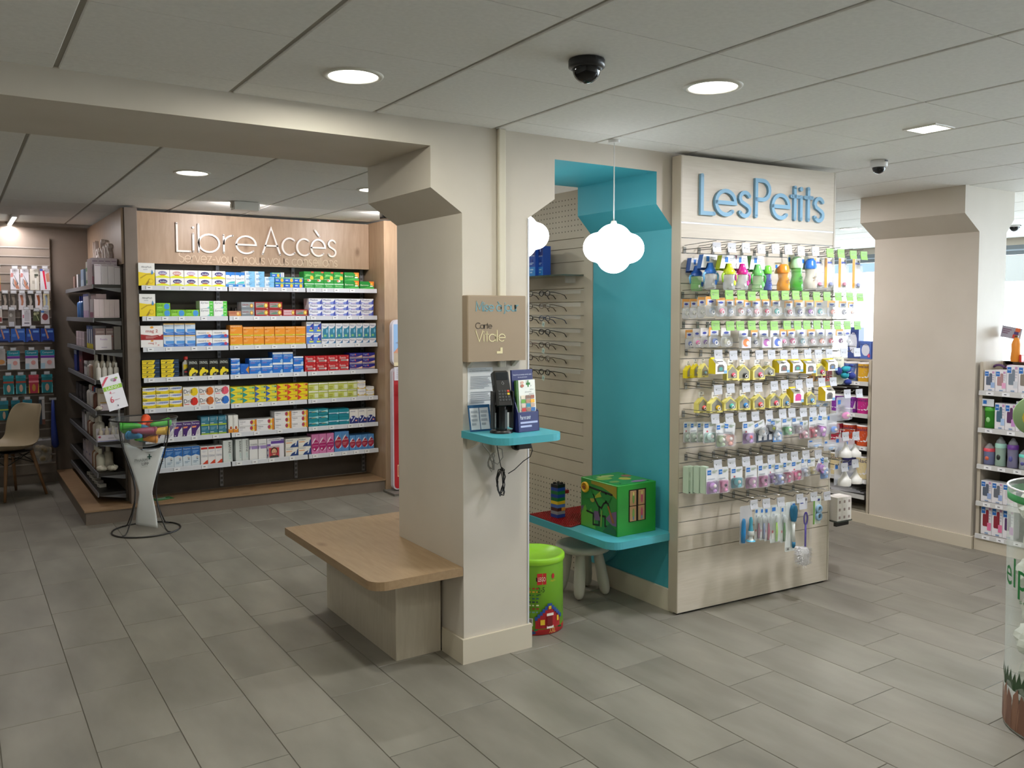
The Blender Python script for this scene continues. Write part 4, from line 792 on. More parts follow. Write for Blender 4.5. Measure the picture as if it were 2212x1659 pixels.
hx += [(R, .47, .6, .56, .7, yel), (R, .2, .14, .34, .3, yel), (R, .78, .2, .86, .36, yel), (R, .4, .4, .64, .48, wht), (R, .42, .08, .6, .38, '7a1a1e'), (R, .4, .02, .64, .1, wht), (R, 0, -.04, 1, .02, grn)]
wrap(hx, A0+.52, .16, .17, .032, 'house_print')
wrap([(R, 0, 0, 1, 1, 'c4242a'), (T_, 'LEGO', .1, .3, .9, .68, 'f6f0e0')], A0+.26, .048, .058, .262, 'red_label')
wrap([(T_, '2-5', 0, .4, .8, 1, '1d3d1a'), (Ln, 0, 0, .5, .24, 1, '3a5a20')], A0+.27, .045, .045, .205, 'age_mark')
wrap([(E_, .5, .66, .3, .3, red), (T_, 'duplo', 0, 0, 1, .3, yel)], A0+.68, .03, .046, .27, 'corner_mark')
pr = []
for r_ in range(8):
    for c_ in range(6): pr.append((R, .04+c_*.165, .9-r_*.12, .04+c_*.165+(.11 if (c_+r_) % 3 else .07), .95-r_*.12, ['b02a2a', 'd89a2a', '2a6a34', '2a5a6a', '1d2a4a', 'd0d4b0', 'a8302a', '6a9aa0'][r_]))
wrap(pr, A0-.21, .115, .14, .115, 'brick_chart'); wrap([(R, 0, 0, 1, 1, '151a12')], A0-.18, .09, .02, .28, 'dark_bar'); wrap([(R, 0, 0, 1, 1, 'e0e0d8'), (R, .1, .1, .9, .9, '8a8a86')], A0-.2, .05, .04, .05, 'price_print'); wrap([(E_, .5, .5, .5, .4, '34508f')], A0-.1, .05, .022, .004, 'blue_brick_print'); wrap([(T_, 'XXL', 0, 0, 1, 1, 'e8c060')], A0+.66, .04, .026, .008, 'size_mark')
stl = thing('stool', 'white round-legged plastic children stool under the turquoise table', 'stool', (3.045, 3.9, 0))
SW = M('d2cfc4', .4)
MB().lathe([(.0001, .255), (.13, .255), (.155, .265), (.163, .28), (.155, .296), (.13, .302), (.0001, .296)], SW, 28).obj('seat', stl)
for a in (.78, 2.35, 3.93, 5.5):
    dx, dy = math.cos(a-.05), math.sin(a-.05)
    MB().tube([(dx*(.085+.05*k), dy*(.085+.05*k), .258*(1-k)+.002) for k in (0, .2, .45, .7, .88, .96, 1)], [.025, .03, .033, .034, .03, .022, .01], SW, 12).obj('leg', stl)
# ------------------------------------------------------------------ spectacles wall behind the alcove
gw = thing('spectacles_display', 'pale slatted wall panel with spectacles and perforated ends behind the alcove', 'display panel')
GW = noisy('pale_greige_board', 'b5ab98', 'bdb3a0', 4, .5)
MB().box(3.272, 4.087, 0, 3.32, 5.1, 2.4, GW).obj('back_board', gw); MB().box(3.255, 4.0875, 0, 3.2715, 4.17, 2.4, GW).obj('edge_strip', gw)
MB().box(3.26, 4.172, 0, 3.2715, 5.1, .62, GW).obj('lower_panel', gw); MB().box(3.26, 4.172, 2.105, 3.2715, 5.1, 2.4, GW).obj('upper_panel', gw)
z = .624
while z < 2.1: MB().box(3.262, 4.172, z, 3.2715, 5.1, min(z+.079, 2.1), GW).obj('slat', gw); z += .0835
m = MB(); HO = M('4a443a', .8)
for zz in [.02+.033*i for i in range(17)]+[2.15+.033*i for i in range(7)]:
    for j in range(27): m.poly([(3.2597, 4.205+.033*j+.0045*math.cos(-PI/3*q), zz+.0045*math.sin(-PI/3*q)) for q in range(6)], HO)
m.obj('perforation', gw)['kind'] = 'stuff'
gs = thing('glass_shelf', 'glass shelf on the spectacles panel carrying the blue cartons', 'shelf', (3.18, 4.62, 1.866))
MB().box(-.085, -.44, 0, .078, .44, .008, clear('shelf_glass', '5f7068', .55, .1)).obj('pane', gs); MB().box(-.088, .02, -.02, -.0855, .44, .012, RAIL).obj('price_rail', gs); MB().box(.02, -.36, -.04, .078, -.33, -.001, ACRY).obj('bracket', gs)
for k, (y, dx) in enumerate(((4.685, 0), (4.60, 0), (4.515, .005), (4.455, .03))):
    plain('supplement_box', .074 if k < 3 else .05, .06, .205-.006*k, '2552b0', [(R, 0, .68, 1, 1, '26357e'), (R, 0, 0, 1, .3, '2b86d4'), (T_, 'pharma', .12, .62, .88, .7, 'dfe8f8'), (E_, .5, .86, .14, .06, '8aa0e0'), (E_, .5, .5, .12, .05, '1c3f9c'), (Ln, .2, .36, .8, .44, 2, 'b8d0f0'), (Ln, .25, .06, .75, .24, 2, '9cc8ee')], (3.1+dx, y, 1.8745), 'tall blue carton, %s from the turquoise edge on the glass shelf' % ordn(3-k), 'carton', 'blue cartons on the glass shelf', -PI/2)
def glasses(y, z, col, k, label, tagc=None):
    t = thing('spectacles', label, 'spectacles', (3.13, y, z), -PI/2, 'spectacles on the panel'); fm = M(col, .3, .3 if k % 3 == 1 else 0); wl = .0022 if k % 3 else .0032
    m = MB()
    for s in (-1, 1): m.tube([(s*.034+.024*math.cos(a)*(1+.08*(k % 2)), -.002*abs(math.cos(a)), .016*math.sin(a)) for a in [2*PI*i/16 for i in range(16)]], wl, fm, 5, True)
    m.tube([(-.01, 0, .005), (0, -.003, .009), (.01, 0, .005)], wl, fm, 5); m.obj('frame', t)
    for s in (-1, 1):
        MB().poly([(s*.034+.023*math.cos(2*PI*i/14), 0, .0155*math.sin(2*PI*i/14)) for i in range(14)], clear('lens', 'e0e6ea', .08, .05)).obj('lens', t)
        MB().tube([(s*.06, 0, .008), (s*.066, .02, .007), (s*.064, .085, -.004), (s*.061, .11, -.012), (s*.058, .128, -.034)], [.0026, .0026, .002, .0026, .003], fm, 5).obj('temple', t)
    if tagc: m = MB(); m.T = Matrix.Rotation(.3, 4, 'Y'); m.box(-.012, -.004, -.055, .016, -.003, -.022, M(tagc, .5)); m.ops([(E_, .5, .5, .25, .25, '8ab0b0')], .028, .033, -.0041, x0=-.012, z0=-.055); m.obj('price_tag', t)
    return t
GC = [('1a1816', '6a5a4a', '2a3a5a', '22201e', '3a2a20', '5a4a3a', '15140f'), ('1f1a16', '4a4038', '18181c', '201c18', '5a3a30', '4a4038', '1a1a1a')]
GN = ['black', 'thin brown', 'blue and black', 'dark grey', 'dark brown', 'thin metal', 'round black']
for r_, z in enumerate((1.762, 1.683, 1.605, 1.52, 1.437, 1.352, 1.265)):
    rl = thing('spectacles_rail', 'clear acrylic rail, %s from the top of the spectacles panel' % ordn(r_), 'rail', (0, 0, z), 0, 'acrylic rails')
    MB().box(3.232, 4.175, .018, 3.2615, 4.86, .021, ACRY).box(3.232, 4.175, -.004, 3.2345, 4.86, .018, ACRY).obj('strip', rl)
    for s in (0, 1): glasses(4.41+.19*s, z, GC[s][r_], r_+s, '%s spectacles, %s row from the top, %s the turquoise edge' % (GN[r_] if s == 0 else 'folded dark', ordn(r_), 'nearer' if s == 0 else 'away from'), 'c8d4cc' if s == 0 and r_ in (2, 4, 6) else None)
# ------------------------------------------------------------------ pacifier display: slatted panel with hooks
PA = Vector((3.237, 3.316, 0)); PL_ = 1.1733; PR = math.atan2(-.073, 1.171)
AX = Vector((math.cos(PR), math.sin(PR), 0)); NR = Vector((math.sin(PR), -math.cos(PR), 0))
def at(s, d, z): return PA+AX*s+NR*d+Vector((0, 0, z))
lp = thing('slatwall_display', 'tall pale slatted display wall with big blue letters above rows of hooks', 'display wall', PA, PR)
MB().box(.002, .012, .012, PL_-.002, .07, 2.47, PALEV).obj('carcass', lp)
MB().box(0, 0, .012, PL_, .012, .348, PALE).obj('base_board', lp)
z = .352; k = 0
while z < 2.09:
    MB().box(0, 0, z, PL_, .012, z+.0762, PALE, 0).obj('slat', lp)
    MB().prism([(.0115, z+.0762), (.003, z+.0775), (.003, z+.0785), (.0115, z+.0803)], 'x', .001, PL_-.001, ALU).obj('slat_channel', lp); z += .0803
hd = MB().box(0, -.002, 2.121, PL_, .012, 2.468, PALE, .001).obj('header_board', lp)
MB().box(.001, -.001, 2.1125, PL_-.001, .012, 2.1205, ALU).obj('header_channel', lp)
MB().box(PL_, -.003, .012, PL_+.012, .07, 2.468, M('bfb8aa', .4)).obj('edge_strip', lp); MB().box(-.006, -.002, .012, -.0002, .07, 2.468, M('b5aa98', .4)).obj('edge_strip', lp)
MB().box(.01, .015, 0, PL_-.01, .068, .0119, BLACK).obj('plinth', lp)
BL_ = M('7fabc6', .45)
word('Les', .128, .505, 2.172, .128, .021, .016, BL_, 'letter', hd, -.0025)
word('Petits', .525, 1.09, 2.176, .128, .021, .016, BL_, 'letter', hd, -.0025)
HOOKS = [
(1,0.032,1.986,'grey'),(1,0.134,1.987,'grey'),(1,0.232,1.989,'grey'),(1,0.342,1.988,'grey'),(1,0.445,1.991,'grey'),(1,0.540,1.989,'grey'),(1,0.637,1.988,'grey'),(1,0.750,1.989,'grey'),
(1,0.866,1.985,'green'),(1,0.956,1.985,'green'),(1,1.058,1.981,'green'),(1,1.148,1.979,'green'),
(2,0.022,1.748,'green'),(2,0.120,1.747,'green'),(2,0.203,1.747,'green'),(2,0.278,1.742,'green'),(2,0.363,1.749,'green'),(2,0.444,1.745,'green'),(2,0.523,1.748,'green'),(2,0.603,1.750,'green'),(2,0.678,1.746,'green'),(2,0.764,1.745,'green'),(2,0.848,1.746,'green'),(2,0.941,1.745,'green'),(2,1.036,1.745,'green'),(2,1.122,1.743,'green'),
(3,0.030,1.591,'green'),(3,0.129,1.588,'green'),(3,0.200,1.588,'green'),(3,0.281,1.589,'green'),(3,0.363,1.588,'green'),(3,0.444,1.586,'green'),(3,0.540,1.588,'green'),(3,0.620,1.587,'green'),(3,0.692,1.588,'green'),(3,0.772,1.588,'green'),(3,0.849,1.587,'green'),(3,0.939,1.585,'green'),(3,1.019,1.585,'green'),(3,1.105,1.583,'green'),
(4,0.051,1.443,'grey'),(4,0.154,1.436,'grey'),(4,0.240,1.435,'grey'),(4,0.338,1.435,'grey'),(4,0.428,1.434,'grey'),(4,0.520,1.431,'grey'),(4,0.601,1.432,'grey'),(4,0.703,1.430,'grey'),(4,0.787,1.427,'grey'),(4,0.875,1.429,'grey'),(4,0.995,1.431,'grey'),(4,1.106,1.429,'grey'),
(5,0.051,1.263,'grey'),(5,0.138,1.266,'grey'),(5,0.247,1.266,'grey'),(5,0.335,1.263,'grey'),(5,0.452,1.266,'grey'),(5,0.528,1.269,'grey'),(5,0.639,1.266,'grey'),(5,0.721,1.270,'grey'),(5,0.819,1.270,'grey'),(5,0.912,1.269,'grey'),(5,1.032,1.195,'grey'),(5,1.133,1.193,'grey'),
(6,0.035,1.114,'grey'),(6,0.132,1.112,'grey'),(6,0.225,1.112,'grey'),(6,0.316,1.111,'grey'),(6,0.416,1.112,'grey'),(6,0.518,1.112,'grey'),(6,0.588,1.113,'grey'),(6,0.677,1.110,'grey'),(6,0.753,1.108,'grey'),(6,0.831,1.106,'grey'),
(7,0.057,0.877,'grey'),(7,0.152,0.876,'grey'),(7,0.254,0.875,'grey'),(7,0.347,0.873,'grey'),(7,0.438,0.871,'grey'),(7,0.530,0.871,'grey'),(7,0.615,0.873,'grey'),(7,0.704,0.873,'grey'),(7,0.802,0.868,'grey'),(7,1.024,0.952,'grey'),(7,1.114,0.948,'grey'),(7,1.022,0.775,'grey'),(7,1.112,0.788,'grey'),
(8,0.316,0.640,'grey'),(8,0.407,0.636,'grey'),(8,0.516,0.632,'grey'),(8,0.662,0.634,'grey'),(8,0.774,0.633,'grey'),(8,0.881,0.625,'grey'),
]
PACKS = [
(1,'cup',0.062,0.025,1.754,0.087,0.174,'1f4f9c 5fa6d8'),
(1,'cup',0.070,0.120,1.761,0.141,0.180,'2f6fc4 7fbbe6'),
(1,'cup',0.138,0.185,1.757,0.123,0.178,'c2d422 a3d04a'),
(1,'cup',0.230,0.185,1.758,0.095,0.178,'c81a86 d85aa8'),
(1,'cup',0.342,0.185,1.750,0.115,0.188,'6fc46a 58b85a'),
(1,'bottle',0.414,0.185,1.758,0.062,0.141,'4a5fb0 6ec23a'),
(1,'bottle',0.532,0.185,1.758,0.105,0.152,'e8a028 f08a2a'),
(1,'bottle',0.631,0.185,1.756,0.109,0.201,'3fae2a a8d8a8'),
(1,'bottle',0.740,0.185,1.770,0.115,0.177,'d8d4c8 2f6ac0'),
(1,'bag',0.831,0.185,1.779,0.071,0.166,'e09a30'),
(1,'bag',0.920,0.185,1.780,0.079,0.168,'e09a30'),
(1,'bag',1.035,0.185,1.781,0.097,0.170,'e09a30'),
(1,'bag',1.153,0.185,1.778,0.097,0.172,'e09a30'),
(2,'dummy',0.015,0.025,1.605,0.045,0.107,'c8c8c0'),
(2,'dummy',0.044,0.050,1.609,0.048,0.104,'c8c8c0'),
(2,'dummy',0.046,0.110,1.612,0.051,0.110,'c8c8c0'),
(2,'dummy',0.059,0.165,1.619,0.070,0.105,'b9c4dc'),
(2,'dummy',0.109,0.185,1.619,0.061,0.098,'e06a8a'),
(2,'dummy',0.170,0.185,1.620,0.056,0.095,'8f9fb8'),
(2,'dummy',0.241,0.185,1.621,0.081,0.097,'e8a8a8'),
(2,'dummy',0.298,0.185,1.623,0.034,0.084,'8a86a0'),
(2,'dummy',0.357,0.185,1.617,0.079,0.097,'e8a8b0'),
(2,'dummy',0.432,0.185,1.620,0.054,0.094,'d02a5a'),
(2,'dummy',0.506,0.185,1.619,0.071,0.096,'3aa8a0'),
(2,'dummy',0.604,0.185,1.618,0.061,0.085,'8f2230'),
(2,'dummy',0.682,0.185,1.618,0.075,0.091,'3a3f6e'),
(2,'dummy',0.767,0.185,1.619,0.073,0.091,'9a4ab0'),
(2,'dummy',0.844,0.185,1.619,0.073,0.091,'4ab0b0'),
(2,'dummy',0.948,0.185,1.617,0.080,0.091,'e0a090'),
(2,'dummy',1.041,0.185,1.615,0.077,0.091,'8f9098'),
(2,'dummy',1.113,0.185,1.616,0.042,0.086,'d8b8a8'),
(3,'dummy',0.038,0.025,1.445,0.048,0.104,'2f4f9c'),
(3,'dummy',0.047,0.075,1.452,0.051,0.104,'d85aa0'),
(3,'dummy',0.045,0.135,1.456,0.042,0.105,'6a3a90'),
(3,'dummy',0.064,0.185,1.461,0.080,0.104,'3a66c0'),
(3,'dummy',0.148,0.185,1.459,0.081,0.102,'dcd8c0'),
(3,'boxdummy',0.274,0.185,1.453,0.098,0.098,'e88040'),
(3,'dummy',0.351,0.185,1.455,0.034,0.093,'3a4470'),
(3,'boxdummy',0.422,0.185,1.452,0.074,0.095,'a85aa0'),
(3,'boxdummy',0.504,0.185,1.451,0.076,0.097,'4a66b8'),
(3,'dummy',0.567,0.185,1.455,0.046,0.095,'e06aa0'),
(3,'dummy',0.629,0.185,1.457,0.073,0.093,'e04a90'),
(3,'dummy',0.708,0.185,1.454,0.080,0.097,'8ab8c4'),
(3,'dummy',0.787,0.185,1.454,0.062,0.093,'e8b8c4'),
(3,'dummy',0.862,0.185,1.453,0.072,0.094,'f0b0a0'),
(3,'dummy',0.938,0.185,1.452,0.065,0.094,'d83a5a'),
(3,'dummy',1.020,0.185,1.451,0.063,0.095,'7a2a7a'),
(3,'dummy',1.085,0.185,1.448,0.060,0.096,'c0c4c8'),
(4,'house',0.023,0.025,1.293,0.051,0.091,'e3d028 e3d028'),
(4,'house',0.045,0.055,1.297,0.051,0.098,'e3d028 e3d028'),
(4,'house',0.049,0.110,1.303,0.052,0.097,'e0dca8 7ab0c8'),
(4,'milk',0.073,0.185,1.326,0.127,0.085,'e3cc20 4a9a90'),
(4,'house',0.170,0.185,1.288,0.084,0.108,'e2d678 e05a70'),
(4,'house',0.252,0.185,1.283,0.109,0.110,'e2d678 303030'),
(4,'house',0.362,0.185,1.284,0.128,0.104,'e2d678 d8506a'),
(4,'house',0.436,0.185,1.300,0.094,0.076,'d8cc80 8a9090'),
(4,'milk',0.529,0.185,1.316,0.126,0.072,'e3cc20 8a5048'),
(4,'milk',0.633,0.185,1.316,0.118,0.069,'e3cc20 3aa090'),
(4,'milk',0.736,0.185,1.305,0.121,0.077,'e3cc20 9a7068'),
(4,'house',0.839,0.185,1.285,0.088,0.092,'dcd488 b83a5a'),
(4,'milk',0.911,0.185,1.314,0.119,0.068,'e8d020 4a6a9a'),
(4,'card',0.919,0.185,1.252,0.058,0.063,'c83030'),
(4,'card',0.814,0.185,1.256,0.119,0.034,'a87830'),
(4,'teddy',1.049,0.185,1.221,0.186,0.170,'1fa0b0 1f3f90'),
(5,'house',0.062,0.085,1.114,0.081,0.109,'e2d678 e05a50'),
(5,'house',0.074,0.175,1.122,0.133,0.107,'e2d678 e8c030'),
(5,'house',0.160,0.185,1.130,0.104,0.093,'e2d678 4ab0a0'),
(5,'house',0.259,0.185,1.125,0.116,0.107,'e2d678 3a8ad0'),
(5,'house',0.366,0.185,1.123,0.128,0.109,'e2d678 e0504a'),
(5,'house',0.483,0.185,1.126,0.112,0.103,'e2d678 d85060'),
(5,'house',0.568,0.185,1.121,0.070,0.107,'d8d080 3a90c8'),
(5,'milk',0.642,0.185,1.148,0.184,0.086,'e3c820 d83a90'),
(5,'house',0.764,0.185,1.127,0.085,0.096,'e2d678 4aa0d0'),
(5,'milk',0.894,0.185,1.145,0.119,0.083,'e8c820 505050'),
(5,'clear',0.839,0.185,1.108,0.072,0.040,'5a90c8'),
(5,'clear',0.900,0.185,1.107,0.086,0.050,'5a90c8'),
(5,'clear',1.067,0.185,1.016,0.126,0.138,'e070b8'),
(6,'mam',0.036,0.025,0.946,0.052,0.111,'c8d8cc'),
(6,'mam',0.046,0.065,0.950,0.048,0.111,'c8d8cc'),
(6,'mam',0.050,0.115,0.957,0.054,0.110,'c8d8cc'),
(6,'mam',0.063,0.165,0.960,0.087,0.111,'b8d8d0'),
(6,'mam',0.124,0.185,0.935,0.071,0.128,'b8cca8'),
(6,'mam',0.170,0.185,0.938,0.109,0.126,'e8a090'),
(6,'mam',0.319,0.185,0.938,0.098,0.119,'b088c8 e06070'),
(6,'mam',0.419,0.185,0.972,0.081,0.085,'c8ccd0'),
(6,'mam',0.480,0.185,0.988,0.093,0.079,'303838 c8d030'),
(6,'mam',0.523,0.185,0.936,0.096,0.125,'a8bcd0'),
(6,'mam',0.612,0.185,0.963,0.088,0.099,'7ac88a'),
(6,'mam',0.687,0.185,0.966,0.088,0.095,'a898a8'),
(6,'mam',0.741,0.185,0.934,0.070,0.103,'d898a8'),
(6,'mam',0.818,0.185,0.933,0.070,0.129,'c84a60'),
(6,'mam',0.878,0.185,0.935,0.101,0.128,'b86ac0'),
(6,'clear',0.970,0.185,0.946,0.088,0.117,'4a80d0'),
(6,'strip',0.433,0.185,0.941,0.122,0.029,'303848'),
(6,'strip',0.528,0.185,0.935,0.067,0.028,'4a90d8'),
(7,'spine',0.026,0.025,0.676,0.043,0.144,'a8c4ac'),
(7,'spine',0.042,0.060,0.678,0.044,0.146,'a8c4ac'),
(7,'spine',0.043,0.110,0.687,0.043,0.144,'a8c4ac'),
(7,'spine',0.044,0.160,0.694,0.043,0.143,'a8c4ac'),
(7,'mam',0.067,0.185,0.694,0.082,0.137,'b078c0'),
(7,'mam',0.143,0.185,0.691,0.074,0.138,'d880b0 3a1a40'),
(7,'mam',0.239,0.185,0.706,0.100,0.115,'48b0c0'),
(7,'mam',0.345,0.185,0.694,0.109,0.125,'c890c0'),
(7,'mam',0.432,0.185,0.691,0.075,0.130,'d078b0 4a2040'),
(7,'mam',0.498,0.185,0.704,0.056,0.116,'8a60a8'),
(7,'mam',0.558,0.185,0.692,0.098,0.122,'8898d0'),
(7,'mam',0.615,0.185,0.695,0.067,0.126,'c84a80'),
(7,'mam',0.689,0.185,0.703,0.085,0.115,'e04a90'),
(7,'mam',0.753,0.185,0.718,0.055,0.110,'b0b8c8'),
(7,'mam',0.807,0.185,0.725,0.064,0.095,'d8c890'),
(7,'mam',0.877,0.185,0.729,0.130,0.094,'a868c0'),
(7,'mam',0.915,0.185,0.690,0.067,0.124,'5a9ae0'),
(7,'clear',0.836,0.185,0.878,0.115,0.047,'7aa0c8'),
(7,'clear',0.956,0.185,0.851,0.096,0.061,'8aa8c8'),
(7,'teat',1.048,0.185,0.808,0.088,0.110,'e0e0dc'),
(7,'teat',1.126,0.185,0.805,0.110,0.092,'e0e0dc'),
(7,'teat',1.045,0.185,0.644,0.089,0.124,'e0e0dc'),
(7,'teat',1.139,0.185,0.647,0.134,0.101,'e8e8e4'),
(8,'teatbrush',0.313,0.185,0.399,0.079,0.205,'2a86c8'),
(8,'spoon',0.397,0.185,0.408,0.042,0.176,'8a3a5a'),
(8,'spoon',0.437,0.185,0.400,0.042,0.182,'6a7aa0'),
(8,'spoon',0.472,0.185,0.391,0.045,0.188,'b83a60'),
(8,'spoon',0.533,0.185,0.374,0.080,0.210,'9ad03a'),
(8,'spoon',0.594,0.185,0.366,0.040,0.207,'3a7a2a'),
(8,'longbrush',0.648,0.185,0.309,0.099,0.278,'1f6a90'),
(8,'bottlebrush',0.751,0.185,0.204,0.159,0.397,'4a2fa0'),
(8,'rings',0.863,0.185,0.437,0.086,0.157,'8ac8b0'),
]
def slot_z(z): # hooks sit in the channel just below the asked height
    return .352+.0803*math.floor((z-.352)/.0803)+.0785
RN = ['', 'top', 'second', 'third', 'fourth', 'fifth', 'sixth', 'seventh', 'bottom']
wm = MB().tube([(0, -.002, 0), (0, -.2, 0), (0, -.212, .012)], .0024, CHROME, 5).tube([(0, -.002, .022), (.002, -.24, .03)], .0019, CHROME, 5).box(-.009, -.004, -.02, .009, -.0005, .014, CHROME).mesh('prong')
def tagmesh(h, txt):
    m = MB(); m.prism([(-.247, .02), (-.243, .02), (-.243, -.003), (-.249, -.028), (-.252, -.028), (-.247, -.003)], 'x', -.027, .027, M(h, .35))
    m.T = Matrix.Translation((0, -.2475, .01)); m.ops([(R, .08, .5, .92, .56, 'c8ccc8' if h[0] != '8' else '6d9a50'), (R, .2, .1, .36, .3, '8a8f88'), (R, .5, .1, .85, .16, '9aa098')], .05, .03, 0, z0=-.02); return m.mesh('price_tag')
tg = {'grey': tagmesh('b9bac0', 1), 'green': tagmesh('86b45e', 1)}
cnt = {}
for r_, s_, z, col in HOOKS:
    i = cnt.get(r_, 0); cnt[r_] = i+1; low = s_ > 1.0 and ((r_ == 5 and z < 1.22) or r_ == 7)
    lab = 'wire hook with %s price tag, %s from the alcove, %s row of hooks' % (col, ordn(i), RN[r_])
    h = thing('display_hook', lab, 'hook', at(s_-.01, 0, z-.012), PR, 'hooks on the slatted display')
    link('prong', wm, h); link('price_tag', tg[col], h)
# --- packs; local frame: x along the wall, -y out to the shop, z up from the lowest point
LOGO = '2f74c4'
def slab(w, h, t, mat, z0=0, r=.006, y=0, ops_=None, name='backing_card', par=None, x=0):
    m = MB().prism([(x+a, b_) for a, b_ in rrect(-w/2, z0, w/2, z0+h, r, 3)], 'y', y, y+t, mat)
    if ops_: m.ops(ops_, w, h, y, x0=x-w/2, z0=z0)
    return m.obj(name, par)
def bubble(w, h, dep, mat, z0, par, y=0, name='blister', r=.012, x=0):
    o = rrect(-w/2, z0, w/2, z0+h, r, 3); n = len(o); cx, cz = 0, z0+h/2
    i_ = [(cx+(a-cx)*.86, cz+(b_-cz)*.88) for a, b_ in o]
    vs = [(x+a, y, b_) for a, b_ in o]+[(x+a, y-dep, b_) for a, b_ in i_]
    return MB().add(vs, [list(range(2*n-1, n-1, -1))]+[[i, (i+1) % n, n+(i+1) % n, n+i] for i in range(n)], mat, False).obj(name, par)
def pacifier(x, z, r, h, par, y):
    m = MB().ball((x, y, z), (r, r*.32, r*.8), M(h, .3), 12, 6); m.ball((x, y-r*.3, z), (r*.45, r*.3, r*.42), M(h, .3), 10, 6)
    m.obj('pacifier', par)
    MB().tube([(x+r*.5*math.cos(a), y-r*.55, z-r*.35+r*.5*math.sin(a)) for a in [2*PI*i/12 for i in range(12)]], r*.12, M('f0eef0', .3), 5, True).obj('ring', par)
def flipc(h, f): return '%02x%02x%02x' % tuple(max(0, min(255, int(int(h[i:i+2], 16)*f))) for i in (0, 2, 4))
DESC = {'cup': '%s training cup with handles under a white card', 'bottle': '%s feeding bottle', 'bag': 'clear bag with %s strip', 'dummy': '%s pacifier in a clear pack', 'boxdummy': 'white pack with %s pacifier picture', 'house': 'yellow gabled pack holding %s pacifier', 'milk': 'yellow slant-topped carton with %s window', 'card': '%s card pack', 'teddy': '%s plush toy hanging on a cream card', 'clear': 'clear pouch with %s item', 'mam': 'pack with %s pacifier and blue badge', 'strip': 'low %s carton end beneath the packs', 'spine': 'slim %s box seen edge-on', 'teat': '%s bottle teat in a pouch', 'teatbrush': '%s teat brush on a clear card', 'spoon': '%s spoon pack', 'longbrush': '%s long cleaning brush on card', 'bottlebrush': '%s bottle brush with white bristles', 'rings': 'card with %s teething rings'}
cnt = {}
